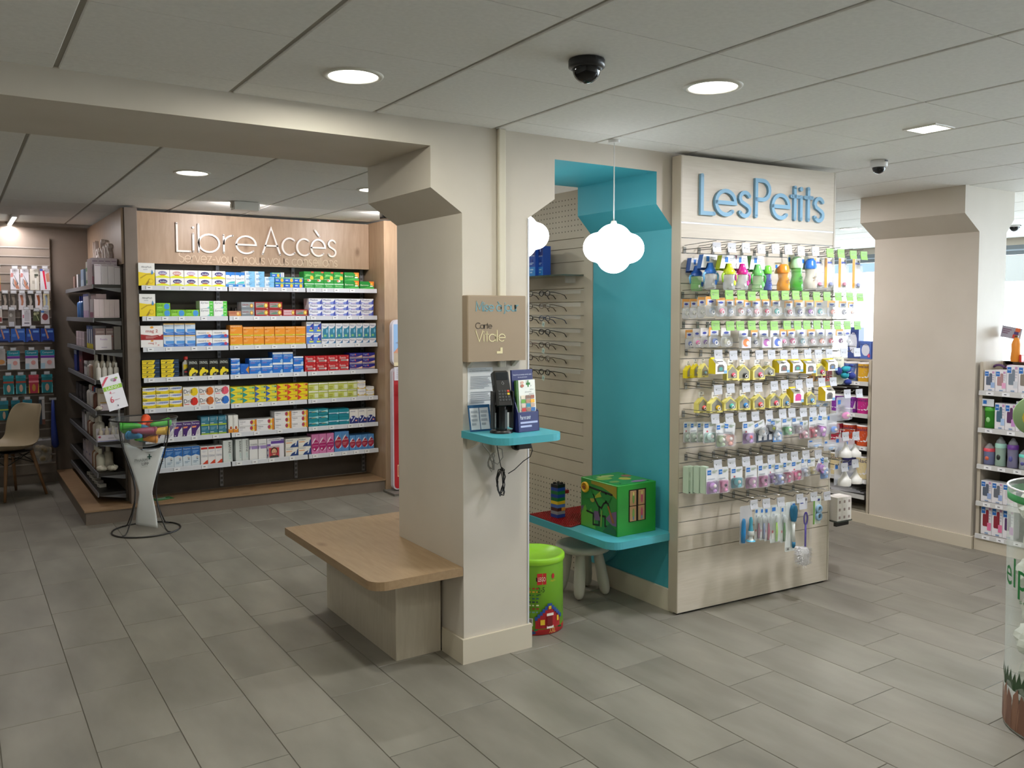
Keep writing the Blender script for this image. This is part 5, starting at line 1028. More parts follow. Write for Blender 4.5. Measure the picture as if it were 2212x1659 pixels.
for r_, ty, s_, d, z, w, h, cols in PACKS:
    if ty == 'spine': d = max(d, .045)
    i = cnt.get(r_, 0); cnt[r_] = i+1; cl = cols.split(); c1 = cl[0]; c2 = cl[-1]
    dc = c2 if ty in ('house', 'milk') else c1
    lab = (DESC[ty] % cname(dc)) + ', %s from the alcove, %s hook row' % (ordn(i), RN[r_])
    t = thing('bottle_brush' if ty in ('bottlebrush', 'longbrush', 'teatbrush') else {'cup': 'training_cup', 'bottle': 'baby_bottle', 'teddy': 'plush_toy', 'house': 'pacifier_pack', 'dummy': 'pacifier_pack', 'mam': 'pacifier_pack', 'boxdummy': 'pacifier_pack', 'milk': 'pacifier_carton'}.get(ty, 'hanging_pack'), lab, {'cup': 'cup', 'bottle': 'bottle', 'teddy': 'plush toy'}.get(ty, 'brush' if 'brush' in ty else 'pack'), at(s_, d, z), PR, 'packs on the slatted display')
    if ty == 'cup':
        w = min(w, .12); q = w*.62
        m = MB().prism([(-w*.5, h*.56), (w*.46, h*.56), (w*.4, h*.72), (w*.36, h), (-w*.36, h), (-w*.46, h*.72)], 'y', .006, .009, M(flipc(c1, .75), .4)); m.obj('backing_card', t)
        m = MB().prism([(-w*.5, h*.62), (-w*.24, h*.62), (-w*.16, h*.76), (w*.16, h*.76), (w*.24, h*.62), (w*.5, h*.63), (w*.38, h), (-w*.36, h)], 'y', -.026, -.024, M('e4e6ea', .4)); m.ops([(R, -.02, .8, .16, .95, LOGO), (Ln, .24, .82, .5, .93, 2, 'a8acb4')], w, h, -.0262, x0=-w*.2); m.obj('front_card', t)
        m = MB(); m.poly([(-w*.36, -.024, h), (-w*.36, .006, h), (-w*.5, .006, h*.6), (-w*.5, -.024, h*.6)], M(flipc(c1, .8), .4)); m.obj('side_card', t)
        MB().lathe([(.026, 0), (.03, .006), (.031, h*.2), (.026, h*.34), (.029, h*.46)], clear('cup_'+('58' if c2[0] == '5' else 'x'), '7cc86e' if c2[0] == '5' else 'd4d8dc', .38, .15), 16, (0, -.03, 0)).obj('bottle_body', t)
        MB().lathe([(.0305, h*.45), (.031, h*.5), (.028, h*.57), (.019, h*.62), (.014, h*.7), (.012, h*.76), (.0001, h*.77)], M(c1, .3), 16, (0, -.03, 0)).obj('cap', t)
        for sgn in (-1, 1): MB().tube([(sgn*.028, -.03, h*.46), (sgn*.045, -.032, h*.46), (sgn*.05, -.034, h*.4), (sgn*.047, -.034, h*.22)], [.005, .006, .006, .004], M(c2, .3), 7).obj('handle', t)
        m = MB(); m.ball((.012, -.059, h*.2), (.01, .002, .014), M(c1, .4), 8, 5); m.ball((-.008, -.06, h*.14), (.006, .002, .008), M('f0f0f0', .4), 8, 5); m.obj('print', t)
    elif ty == 'bottle':
        slab(w*.5, h*.4, .002, M('dcd8b8' if c1 != '4a5fb0' else '3f74c0', .4), h*.6, x=-w*.1, par=t, ops_=[(R, .1, .5, .4, .8, LOGO)])
        R_ = min(w*.36, .034)
        MB().lathe([(R_*.9, 0), (R_, .005), (R_*1.02, h*.22), (R_*.76, h*.42), (R_*.86, h*.6), (R_*.88, h*.64)], clear('bot_'+c1, c1, .6, .12), 16, (0, -.03, 0)).obj('bottle_body', t)
        MB().lathe([(R_*.95, h*.62), (R_*.97, h*.72), (R_*.86, h*.76), (R_*.8, h*.86), (R_*.5, h*.93), (.0001, h*.94)], M(c2, .3), 16, (0, -.03, 0)).obj('cap', t)
        m = MB(); m.ops([(Ln, .3, .22, .6, .4, 2, flipc(c1, .6))], R_*2, h, -.03-R_*1.03); m.obj('print', t)
    elif ty == 'bag':
        w = .066
        slab(w, h, .002, M('d6d2cc', .45), 0, .003, 0, [(R, 0, 0, .3, .98, c1), (R, .34, .8, .9, .87, '3a4a9c')], par=t)
        b_ = bubble(w*.66, h*.8, .02, BAGM, .004, t, -.001, 'bag', .006, w*.15)
        MB().ball((w*.12, -.011, h*.12), (w*.26, .006, h*.07), M(['5a6aa0', 'b84a70'][i % 2], .4), 9, 5).obj('teat', t)
        MB().lathe([(.006, -.001), (.006, -.002), (.0001, -.002)], M('8f8f86', .5), 10, (w*.3, 0, h*.9), axis='y').obj('sticker', t)
    elif ty in ('dummy', 'boxdummy'):
        w = max(.05, min(w, .066))
        if r_ == 2 or i % 3 == 0 or c1 in ('e06aa0', 'e04a90'): top = 'e0a050'
        else: top = 'dcd6d0'
        slab(w, h*.42, .0015, M('dcdadd', .4), h*.58, .006, 0, [(R, 0, .68, 1, 1, top), (R, 0, 0, .16, .7, top), (E_, .55, .4, .26, .14, '3c4aa0'), (R, .2, .1, .9, .2, 'c4c6d0')], par=t)
        if ty == 'dummy':
            slab(w*.96, h*.56, .0015, clear('pack_back', 'e4e6ec', .35, .3), 0, .014, 0, par=t, name='tray')
            pacifier(0, h*.3, w*.3, c1, t, -.012); bubble(w*.94, h*.54, .024, BLIS, .002, t, -.0005)
        else:
            m = MB().box(-w*.5, -.024, .0, w*.5, 0, h*.6, M('efedf0', .4), .002); m.ops([(R, .06, .06, .94, .94, 'd8d2da'), (E_, .45, .5, .36, .36, c1), (E_, .62, .44, .17, .2, 'f2eeee')], w, h*.6, -.0245); m.obj('box', t)
    elif ty == 'house':
        w = min(w, .095); q = .03; Y_ = M('e2d678' if c1 != 'e3d028' else 'e0cc20', .4)
        edge = c1 == 'e3d028'
        o = [(-w*.46, 0), (w*.46, 0), (w*.46, h*.46), (0, h*.76), (-w*.46, h*.46)]
        m = MB().prism(o, 'y', -q, 0, Y_); wc = M('8f8c7c', .4)
        m.prism([(-w*.36, h*.1), (w*.38, h*.1), (w*.38, h*.42), (0, h*.66), (-w*.36, h*.42)], 'y', -q-.0008, -q-.0002, wc); m.ops([(R, .1, .02, .5, .06, '7a6a2a')], w*.72, h, -q-.0004); m.obj('carton', t)
        slab(w*.44, h*.3, .0015, M('e4e2dc', .4), h*.7, .004, -q/2, [(Pp, [(.3, .76), (.7, .76), (.64, .88), (.36, .88)], '3a3a38'), (T_, 'difrax', .16, .3, .8, .58, '4a4a50'), (E_, .88, .4, .08, .1, 'd8a83a')], 'hang_card', t)
        pacifier(w*.06, h*.26, w*.17, c2, t, -q-.004)
    elif ty == 'milk':
        w = min(w, .11); q = .05; Y_ = M(c1, .4)
        m = MB().prism([(-q, 0), (0, 0), (0, h*.86), (-.012, h*.98), (-q, h*.62)], 'x', -w*.36, w*.36, Y_); m.T = Matrix.Translation((0, -q, 0))
        m.ops([(Pp, [(0, 0), (1, 0), (1, .62), (0, .62)], 'efece4'), (R, .72, .02, 1, .2, '7ab0dc'), (Pp, [(.16, .12), (.74, .12), (.74, .44), (.6, .56), (.3, .56), (.16, .44)], '6a6660' if c2 != 'd83a90' else c2), (E_, .46, .3, .16, .12, c2)], w*.72, h, 0); m.obj('carton', t)
        m = MB(); m.T = Matrix.Translation((0, -q, h*.62)) @ Matrix.Rotation(-.82, 4, 'X'); m.box(-w*.36, -.0012, 0, w*.36, -.0004, h*.4, M('efece4', .4)); m.ops([(R, .25, .3, .75, .5, '5a5650')], w*.72, h*.4, -.0014); m.obj('roof_print', t)
    elif ty == 'card': slab(min(w, .1), h, .014, M(c1, .4), 0, .003, -.014, [(R, .15, .2, .3, .9, flipc(c1, .5)), (R, .5, .2, .62, .9, flipc(c1, .5)), (R, .8, .2, .9, .9, flipc(c1, .5))], par=t)
    elif ty == 'teddy':
        slab(w*.5, h*.95, .002, M('d8d2b8', .5), h*.03, .02, .01, [(T_, 'difrax', .15, .84, .75, .92, '4a4a4a'), (R, 0, 0, .3, .25, 'd8d040')], par=t, x=-w*.1)
        m = MB(); TE = M('1f8fa0', .85); NV2 = M('1f2f78', .85)
        m.ball((0, -.02, h*.36), (w*.15, .022, h*.13), TE, 12, 8); m.ball((-w*.02, -.026, h*.56), (w*.15, .024, h*.11), TE, 12, 8); m.ball((w*.08, -.03, h*.6), (w*.09, .016, h*.06), TE, 10, 6); m.obj('body', t)
        for p, rr in (((-w*.28, -.02, h*.5), (w*.12, .016, h*.14)), ((w*.3, -.02, h*.32), (w*.17, .02, h*.12)), ((w*.08, -.03, h*.12), (w*.13, .02, h*.1)), ((w*.2, -.03, h*.68), (w*.09, .012, h*.035))): MB().ball(p, rr, NV2, 10, 6).obj('limb', t)
        MB().tube([(-.01, -.04, h*.46), (w*.08, -.045, h*.5), (w*.12, -.04, h*.62)], .006, NV2, 6).obj('scarf', t)
    elif ty == 'clear':
        w = min(w, .12)
        slab(w, h, .0015, clear('pouch', 'dcdfe6', .38, .25), 0, .01, 0, [(R, .1, .7, .3, .88, LOGO)], 'backing_sheet', t)
        MB().ball((w*.08, -.012, h*.22), (w*.3, .01, h*.16), M(c1, .35), 10, 6).obj('item', t); MB().ball((w*.14, -.02, h*.22), (w*.12, .006, h*.07), M('e8d8c0', .4), 8, 5).obj('item', t); bubble(w*.9, h*.5, .026, BLIS, .004, t, -.0005)
    elif ty == 'mam':
        w = max(.055, min(w, .085)); tilt = 0
        if (r_, i) in ((6, 5), (6, 7), (6, 8), (6, 14), (7, 15)): t.rotation_euler = (0, {5: .12, 7: -.3, 8: .22, 14: .16, 15: .5}[i], PR)
        slab(w, h, .0015, M('e0e2e4', .4), 0, .007, 0, [(R, 0, 0, 1, .5, flipc('d4d0d8', .96)), (R, .08, .74, .4, .92, LOGO), (R, .12, .81, .36, .84, 'c8dcf2'), (Ln, .48, .78, .9, .9, 2, 'a4b49a'), (E_, .3, .56, .07, .045, 'c85a6a') if i % 3 == 0 else (R, .1, .56, .7, .6, 'b8bcc4')], par=t)
        MB().prism(rrect(-w*.46, .004, w*.46, h*.5, .01, 3), 'y', -.003, -.0015, clear('tint_'+c1, c1, .5, .3)).obj('tray', t)
        m = MB().ball((-w*.08, -.012, h*.32), (w*.27, .008, w*.22), M(c1, .3), 12, 6); m.obj('pacifier', t); MB().ball((w*.02, -.02, h*.33), (w*.13, .006, w*.12), M(c2 if len(cl) > 1 else 'f2eaea', .3), 10, 6).obj('button', t); MB().ball((w*.12, -.01, h*.13), (w*.16, .008, w*.12), M(flipc(c1, 1.1), .3), 10, 6).obj('cover', t)
        bubble(w*.94, h*.5, .024, BLIS, .003, t, -.001)
    elif ty == 'strip': slab(min(w, .13), .05, .03, M(c1, .4), -.0, .002, -.01, [(R, .1, .2, .3, .8, 'e8e8ea'), (R, .42, .2, .62, .8, flipc('e8e8ea', .8)), (R, .74, .2, .92, .8, 'd8d8dc')], 'box', t)
    elif ty == 'spine':
        m = MB().box(-.012, -.012, 0, .012, .03, h, M('c0d2bf', .4), .002); m.ops([(R, .18, .04, .82, .5, 'a9c0ab'), (R, .3, .02, .7, .06, '3a3f3c'), (T_, 'mam', .4, .62, .62, .8, '6a7a6c', 1)], .024, h, -.0125); m.obj('box', t)
        MB().box(.0125, -.008, .0, .03, .026, h*.72, M('5a6e60', .4)).obj('side_window', t); MB().box(.0125, -.0105, h*.72, .03, .028, h*.9, M(LOGO, .4)).obj('badge', t)
    elif ty == 'teat':
        w = min(w, .09)
        slab(w, h, .0015, clear('pouch', 'dcdfe6', .38, .25), 0, .01, 0, [(R, .08, .76, .34, .94, LOGO)], 'backing_sheet', t)
        MB().lathe([(w*.4, .003), (w*.42, h*.1), (w*.4, h*.32), (w*.3, h*.36), (w*.2, h*.5), (w*.1, h*.66), (w*.08, h*.8), (.0001, h*.84)], clear('silicone', 'eceae4', .7, .3), 16, (0, -.036, 0)).obj('teat', t)
    elif ty == 'teatbrush':
        slab(.09, h, .0015, clear('pouch', 'dcdfe6', .38, .25), 0, .008, 0, None, 'backing_sheet', t)
        MB().tube([(-.03, -.01, .01), (-.03, -.012, h*.3), (-.028, -.012, h*.6), (-.026, -.01, h*.68)], [.012, .013, .011, .006], M(c1, .3), 10).obj('handle', t)
        m = MB().lathe([(.018, h*.1), (.012, h*.13), (.012, h*.2), (.02, h*.24), (.016, h*.34)], M('d8dcd8', .35), 12, (.02, -.016, 0)); m.obj('cup', t); MB().lathe([(.014, h*.34), (.009, h*.5), (.011, h*.62), (.006, h*.7)], M('4a9ab0', .35), 12, (.02, -.016, 0)).obj('brush_head', t); MB().lathe([(.026, h*.07), (.02, h*.1)], M('58b0d0', .35), 14, (.02, -.016, 0)).obj('foot', t)
    elif ty == 'spoon':
        w = max(.04, min(w, .075)); slab(w, h, .0015, M('d0d6d4', .4), 0, .006, 0, [(R, .14, .84, .5, .94, LOGO), (E_, .3, .74, .12, .035, '9aa4ac'), (R, .12, .1, .4, .3, 'e6e6e2'), (E_, .2, .3, .1, .04, 'c03a4a')], par=t)
        MB().tube([(.004, -.006, .008), (.004, -.008, h*.3), (.002, -.008, h*.55)], [.006, .007, .004], M(c1, .3), 8).obj('handle', t); MB().ball((.002, -.01, h*.64), (.013, .006, .022), clear('spoon_bowl', 'd0d8d6', .5, .2), 10, 6).obj('spoon_bowl', t)
        bubble(w*.8, h*.74, .02, BLIS, .004, t, -.0008)
    elif ty == 'longbrush':
        slab(.075, h, .0015, M('dfe4e0', .4), 0, .006, 0, [(R, .7, .9, 1, .96, LOGO), (R, .06, .02, .5, .09, 'b8bcb8'), (E_, .3, .05, .08, .025, '6a6e6a')], par=t)
        MB().tube([(.016, -.01, .02), (.016, -.014, h*.12), (.016, -.014, h*.2)], [.006, .01, .01], M(c1, .35), 9).obj('grip', t); MB().tube([(.016, -.014, h*.2), (.012, -.014, h*.4), (.01, -.014, h*.62)], [.01, .008, .011], M('e4e8e6', .3), 9).obj('handle', t)
        MB().lathe([(.014, h*.62), (.02, h*.72), (.022, h*.85), (.016, h*.93), (.0001, h*.95)], M(c1, .6), 12, (.01, -.016, 0)).obj('brush_head', t)
    elif ty == 'bottlebrush':
        slab(.062, h*.17, .0015, M('e0e2ea', .4), h*.83, .004, 0, [(R, .1, .5, .5, .75, '3a4a9c'), (E_, .84, .8, .1, .12, '6a6a70')], 'hang_card', t)
        PU = M('4a36a0', .35); m = MB().tube([(.01, -.01, h*.3), (.01, -.01, h*.62)], .0055, PU, 8); m.tube([(.01+.013*math.cos(a), -.01, h*.7+.034*math.sin(a)) for a in [2*PI*k/14 for k in range(14)]], .005, PU, 7, True); m.obj('handle', t)
        rd = random.Random(4); br = MB(); WB_ = M('e6e6e8', .7)
        for k in range(420):
            a = rd.uniform(0, 2*PI); zz = rd.uniform(.02, h*.29); L = rd.uniform(.038, .052); dz = rd.uniform(-.014, .01)
            ca, sa = math.cos(a), math.sin(a); br.add([(-.006+.004*ca, -.01+.004*sa, zz), (-.006+L*ca-.001*sa, -.01+L*sa+.001*ca, zz+dz), (-.006+L*ca+.001*sa, -.01+L*sa-.001*ca, zz+dz+.0015)], [(0, 1, 2)], WB_)
        br.lathe([(.026, .02), (.032, .03), (.034, h*.24), (.024, h*.29)], clear('bristle_core', 'ececee', .5, .7), 14, (-.006, -.01, 0)); bo = br.obj('bristles', t); bo['kind'] = 'stuff'
        bubble(.1, h*.8, .03, clear('thin_film', 'f4f4f6', .05, .2), .0, t, .004, 'bag')
    elif ty == 'rings':
        slab(.062, h, .0015, M('d8e0d4', .4), 0, .004, 0, [(R, 0, 0, .2, .96, '6a9a3a'), (R, .5, .84, .84, .92, '3a4a9c')], par=t)
        for zz in (h*.28, h*.55): MB().tube([(.008+.018*math.cos(a), -.008, zz+.018*math.sin(a)) for a in [2*PI*k/14 for k in range(14)]], .008, M('8fb4d0', .3), 8, True).obj('ring', t)
# glass ledges on the end of the display
for z, nm in ((.372, 'lower'), (1.232, 'upper')):
    t = thing('glass_ledge', '%s dark-edged glass ledge on the end of the slatted display' % nm, 'ledge', at(PL_+.012, -.06, z))
    MB().box(.001, -.12, 0, .14, .15, .008, clear('ledge_glass', '4f5a54', .6, .1)).obj('pane', t); MB().box(.001, -.11, -.024, .12, -.09, -.001, BLACK).obj('bracket', t)
for k in range(3):
    for j in range(3):
        plain('cream_box', .04, .09, .047, 'e6e2dc', [(R, .3, .25, .7, .6, '9a8a86')], at(PL_+.012+.034+.042*j, .05, .3805+.0475*k), 'small white box, %s in the %s layer, on the lower glass ledge' % (ordn(j), ['bottom', 'middle', 'top'][k]), 'box', 'boxes on the glass ledge', PR)
for j in range(2): plain('ointment_box', .055, .06, .06, 'e8e4de', [(R, .08, .3, .16, .95, '5a86c0')], at(PL_+.012+.038+.058*j, .04, 1.2405), 'white box with blue stripe on the upper glass ledge, %s from the slats' % ordn(j), 'box', None, PR)
# ------------------------------------------------------------------ side shelving (faces the window side of the grey wall)
ss = thing('side_shelving', 'dark side shelving of eight shelves with lettered oak header beside the oak shelving', 'shelving')
MB().box(1.135, 7.46, .115, 1.15, 9.355, 2.05, BACK).obj('back_panel', ss)
hb2 = MB().box(1.132, 7.36, 2.03, 1.15, 9.355, 2.47, OAK).obj('header_board', ss)
def vw(string, y_far, y_near, zb, xh, t, dep, mat, parent, x):
    # reads along -y (from the far end to the near end), seen from the -x side
    tot = sum(glyph(c)[0] for c in string); k = (y_far-y_near)/tot; u = 0
    for c in string:
        adv, st = glyph(c); mb = MB(); mb.T = Matrix.Translation((x, y_far, 0)) @ Matrix.Rotation(-PI/2, 4, 'Z')
        for line in st: mb.stroke([((u+p[0])*k, zb+p[1]*xh) for p in line], t, dep, mat)
        if c == 'i': mb.prism([((u+.05)*k+t*.6*math.cos(2*PI*i/10), zb+1.35*xh+t*.6*math.sin(2*PI*i/10)) for i in range(10)], 'y', -dep, 0, mat)
        if st: mb.obj('letter', parent)
        u += adv
vw('Mes Soins', 8.75, 7.78, 2.09, .12, .02, .03, M('efe6e2', .35), hb2, 1.1315)
ZL = [1.868, 1.603, 1.348, 1.108, .862, .612, .363, .205]
GR2 = M('7d7f84', .35, .3)
for k, z in enumerate(ZL):
    s_ = MB().box(.935, 7.46, z-.026, 1.134, 9.34, z-.001, M('2c2a29', .3)).obj('shelf', ss)
    MB().prism([(.9345, z+.002), (.928, z), (.925, z-.034), (.9345, z-.034)], 'y', 7.46, 9.34, GR2).obj('price_rail', s_)
    MB().prism([(.94, z-.0265), (1.134, z-.0265), (1.134, z-.06), (1.12, z-.06)], 'y', 7.462, 7.47, GR2).obj('bracket', s_)
def tallbox(name, x, y, z, w, d, h, c, ops, label, cat='box', rz=-PI/2, group=None): return plain(name, w, d, h, c, ops, (x, y, z), label, cat, group, rz)
FL = [(R, 0, 0, 1, .3, 'c88aa8'), (E_, .3, .2, .14, .12, 'b0607a'), (E_, .7, .16, .14, .1, 'b8708a')]
SH8 = ['top', 'second', 'third', 'fourth', 'fifth', 'sixth', 'seventh', 'lowest']
# top shelf
for i in range(4): plain('skincare_box', .047, .04, .158 if i < 3 else .148, 'e6dfe8', [(R, .06, .92, .94, .96, 'b8a4b4')], (.972+.0485*i, 7.475, 1.8685), 'slim pale lilac box at near end of top side shelf, %s from edge' % ordn(i), 'box', 'lilac boxes on the side shelves')
for i in range(4):
    for j in range(3): plain('skincare_box', .0455, .09, .212, 'd2c3d2', [(R, 0, .74, 1, .76, 'a890a8'), (R, .1, .86, .9, .9, 'a08aa4')]+FL[:1], (.9605+.0465*i, 7.53+.092*j, 1.8685), 'tall lilac box on the top side shelf, %s from its edge, %s rank' % (ordn(i), ['near', 'middle', 'far'][j]), 'box', 'lilac boxes on the side shelves')
tallbox('skincare_box', .95, 7.95, 1.8685, .11, .12, .2, 'f0f2ee', [(R, .1, .6, .8, .75, '5aa86a'), (R, .2, .1, .8, .24, '5aa86a')], 'white box with green leaves on the top side shelf')
tallbox('skincare_box', .95, 8.25, 1.8685, .2, .12, .15, '8aa8cc', [(R, 0, 0, 1, .4, 'b0c8e0')], 'light blue box on the top side shelf')
tallbox('skincare_box', .95, 8.6, 1.8685, .1, .12, .12, 'e0dee0', [], 'white far box on the top side shelf'); tallbox('skincare_box', .95, 8.85, 1.8685, .12, .12, .11, '8a7068', [], 'brown far box on the top side shelf')
# second shelf
for i in range(5): plain('skincare_box', .036, .05, .146, 'e8d8dc', [(R, .1, .05, .9, .07, 'd0b8c0')], (.957+.037*i, 7.475, 1.6035), 'pale pink box at the near end of the second side shelf, %s from its edge' % ordn(i), 'box', 'pale pink boxes on the side shelf')
for j in range(3): plain('skincare_box', .075, .1, .19, 'd0b8be', [(R, 0, .8, 1, .82, 'b09aa4')], (1.0, 7.54+.102*j, 1.6035), 'tall dusty pink box on the second side shelf, %s rank' % ['near', 'middle', 'far'][j], 'box')
for j in range(3): tallbox('skincare_box', .948, 7.60+.075*j, 1.6035, .07, .04, .15, 'ece6ec', FL, 'white box with pink flowers on the second side shelf, %s along' % ordn(j), group='flower boxes on the side shelf')
for j in range(4): tallbox('skincare_box', .95, 7.92+.09*j, 1.6035, .075, .1, .2, 'e8e2f0', [(R, .2, 0, .8, .3, 'c898d0'), (R, 0, .9, 1, 1, '3a4a9c')], 'white and lilac carton on the second side shelf, %s along' % ordn(j), group='lilac cartons on the side shelf')
def squeeze(x, y, z, h, c, cc, label, r=.022, group=None):
    t = thing('skincare_bottle', label, 'bottle', (max(x, .938+r), y, z), 0, group)
    MB().lathe([(r*.95, 0), (r, .004), (r, h*.6), (r*.9, h*.69), (r*.45, h*.76)], M(c, .3), 14).obj('body', t); MB().lathe([(r*.46, h*.762), (r*.46, h*.95), (r*.4, h)], M(cc, .35), 12).obj('cap', t); return t
for j in range(2): squeeze(.952, 8.4+.16*j, 1.6035, .19, '5a8ad0', '1f2f86', 'blue bottle with navy cap on the second side shelf, %s' % ['nearer', 'farther'][j], .035)
# third shelf
plain('skincare_box', .118, .02, .118, 'ebe4ec', [(T_, 'Rosalia', .3, .66, .74, .78, 'b07ac0'), (Ln, .36, .1, .9, .2, 1, 'c0b4cc')], (1.0, 7.475, 1.3485), 'square white box with lilac word at the near end of the third side shelf', 'box', None, .08)
for i in range(2):
    for j in range(2): plain('skincare_box', .07, .09, .17, 'a08888', [(R, 0, .6, 1, .64, 'b0605a'), (R, .1, .8, .9, .86, 'c4b4b4')], (.985+.075*i, 7.53+.1*j, 1.3485), 'mauve-brown box on the third side shelf, %s from its edge, %s rank' % (ordn(i), ['near', 'far'][j]), 'box')
plain('skincare_box', .05, .1, .185, '8a8480', [], (1.105, 7.49, 1.3485), 'grey box against the back of the third side shelf', 'box')
for j in range(3): tallbox('skincare_box', .948, 7.72+.13*j, 1.3485, .11, .1, .19, 'd8dce8', [(R, 0, 0, 1, .22, 'e6d62a'), (R, .7, .22, 1, 1, '2f3a80'), (R, 0, .85, 1, 1, '3a5aa0')], 'white and navy carton with yellow base on the third side shelf, %s along' % ordn(j), group='yellow based cartons')
for j in range(3): tallbox('skincare_box', .948, 8.3+.2*j, 1.3485, .18, .1, .13, 'b8a8ac', [(R, 0, .5, 1, .55, 'd8ccd0')], 'grey-pink carton on the third side shelf, %s along' % ordn(j))
# fourth shelf: pump bottles
for i in range(4): squeeze(.96+.043*i, 7.49, 1.1085, .135, 'eeeae6', 'f0eeea', 'small white bottle at the near end of the fourth side shelf, %s from its edge' % ordn(i), .019, 'white bottles on the side shelf')
for i in range(5): squeeze(.958+.043*(i % 4), 7.56+.08*(i//4), 1.1085, .2, 'c9c1b4', 'd4cec6', 'tall cloudy bottle on the fourth side shelf, %s of its kind' % ordn(i), .021, 'cloudy bottles on the side shelf')
for j in range(4): squeeze(.958, 7.68+.1*j, 1.1085, .15-.006*j, ['8a4a3a', 'c8a890', 'd8b8b8', 'e0dcd8'][j], 'e6e2de', '%s bottle row on the fourth side shelf' % ['dark amber', 'tan', 'rosy', 'chalky'][j], .03)
for j in range(2): tallbox('skincare_box', .948, 8.14+.1*j, 1.1085, .085, .1, .12, 'd8d6d8', [(R, .1, .6, .4, .8, '2a2a30'), (R, .6, .6, .9, .8, '2a2a30')], 'grey-white box with black marks on the fourth side shelf, %s' % ['nearer', 'farther'][j])
tallbox('skincare_box', .948, 8.5, 1.1085, .24, .1, .2, '5a2028', [(R, .2, .5, .6, .6, 'b04a4a')], 'dark red box on the fourth side shelf'); tallbox('skincare_box', .948, 8.9, 1.1085, .2, .1, .19, '26347c', [(R, 0, .8, 1, 1, 'c8d0e8')], 'navy box on the fourth side shelf')
# fifth shelf
plain('skincare_box', .075, .06, .17, 'c9beb0', [(R, .2, .76, .8, .8, 'c89a3a'), (R, .2, .3, .8, .34, 'c89a3a')], (1.0, 7.58, .8625), 'beige box with gold lines on the fifth side shelf', 'box')
for i in range(2): plain('gift_tray', .07, .05, .05, 'cfc4d0', [(E_, .16, .5, .1, .22, 'a8508a')], (1.0+.075*i, 7.475, .8625), 'lilac card tray at the near end of the fifth side shelf, %s' % ['by the edge', 'by the back'][i], 'tray')
CRM = M('d8d2c4', .6)
def puff(x, y, z, r, label):
    t = thing('bath_puff', label, 'bath puff', (x, y, z)); rd = random.Random(int(x*1000)); m = MB()
    for k in range(12): a = rd.uniform(0, 6.28); m.ball((r*.45*math.cos(a), r*.45*math.sin(a), r*.6+rd.uniform(-.2, .3)*r), (r*.55, r*.5, r*.42), CRM, 8, 5)
    m.obj('netting', t); MB().tube([(0, 0, r), (.01, 0, r*1.4), (.02, 0, r*1.1)], .002, CRM, 5).obj('loop', t)
for k, (x, y) in enumerate(((.952, 7.472), (.99, 7.53), (1.09, 7.5))): puff(x, y, .8625+(.05 if k else 0)*0, .03, 'cream bath puff on the fifth side shelf, %s from its edge' % ordn(k))
for j in range(5): squeeze(.955, 7.68+.1*j, .8625, .17, ['e6e2de', 'dcd8d8', 'e0dce0', 'd8d4d4', '7a4a3a'][4-j], ['e8e4e0', '3a5aa0', 'c03a3a', 'e8e4e0', 'e0dcd8'][j], '%s bottle on the fifth side shelf' % ['amber', 'blue-capped white', 'red-capped white', 'plain white', 'far white'][j], .034)
for j in range(3): tallbox('skincare_box', .95, 8.35+.25*j, .8625, .2, .1, .14, '2f2c30', [(R, .1, .2, .4, .5, '6a6468')], 'dark box on the fifth side shelf, %s along' % ordn(j))
# sixth shelf
tr_ = thing('display_tray', 'white counter tray holding four cream bottles on the sixth side shelf', 'tray', (1.031, 7.49, .6125))
m = MB().box(-.095, -.022, 0, .1, -.019, .055, M('d9d4e0', .45)); m.box(-.095, .05, 0, .1, .053, .1, M('d9d4e0', .45)); m.box(-.095, -.019, 0, .1, .05, .003, M('d9d4e0', .45)); m.ops([(R, 0, .06, 1, .14, '5a6ab0'), (E_, .08, .72, .05, .16, 'a8506a'), (Ln, .4, .4, .75, .55, 1, 'b0a8b8')], .195, .055, -.0222, x0=-.095); m.obj('tray', tr_)
for i in range(4): squeeze(.965+.045*i, 7.505, .6165, .115, 'd4c8b8', 'e0dacc', 'cream bottle standing in the white tray, %s from the shelf edge' % ordn(i), .017, 'cream bottles in the tray')
for j in range(3): squeeze(.975, 7.60+.09*j, .6125, .2-.02*j, 'cfcabd', 'dcd6ca', 'tall cloudy bottle on the sixth side shelf, %s behind the tray' % ordn(j), .034)
squeeze(1.07, 7.6, .6125, .2, 'bdb6a8', 'c8c2b4', 'grey-beige tall bottle at the back of the sixth side shelf', .034)
for j in range(3): squeeze(.958, 7.92+.09*j, .6125, .15, ['7a5040', 'c8b4a4', '8a6050'][j], 'e2dcd4', '%s bottle on the sixth side shelf' % ['brown', 'tan', 'russet'][j], .03)
for j in range(2): tallbox('skincare_box', .95, 8.3+.18*j, .6125, .13, .1, .17, ['d4d4d8', '9a98a0'][j], [(R, 0, .86, 1, 1, '3a3a3e')], '%s box with black lid on the sixth side shelf' % ['white', 'grey'][j])
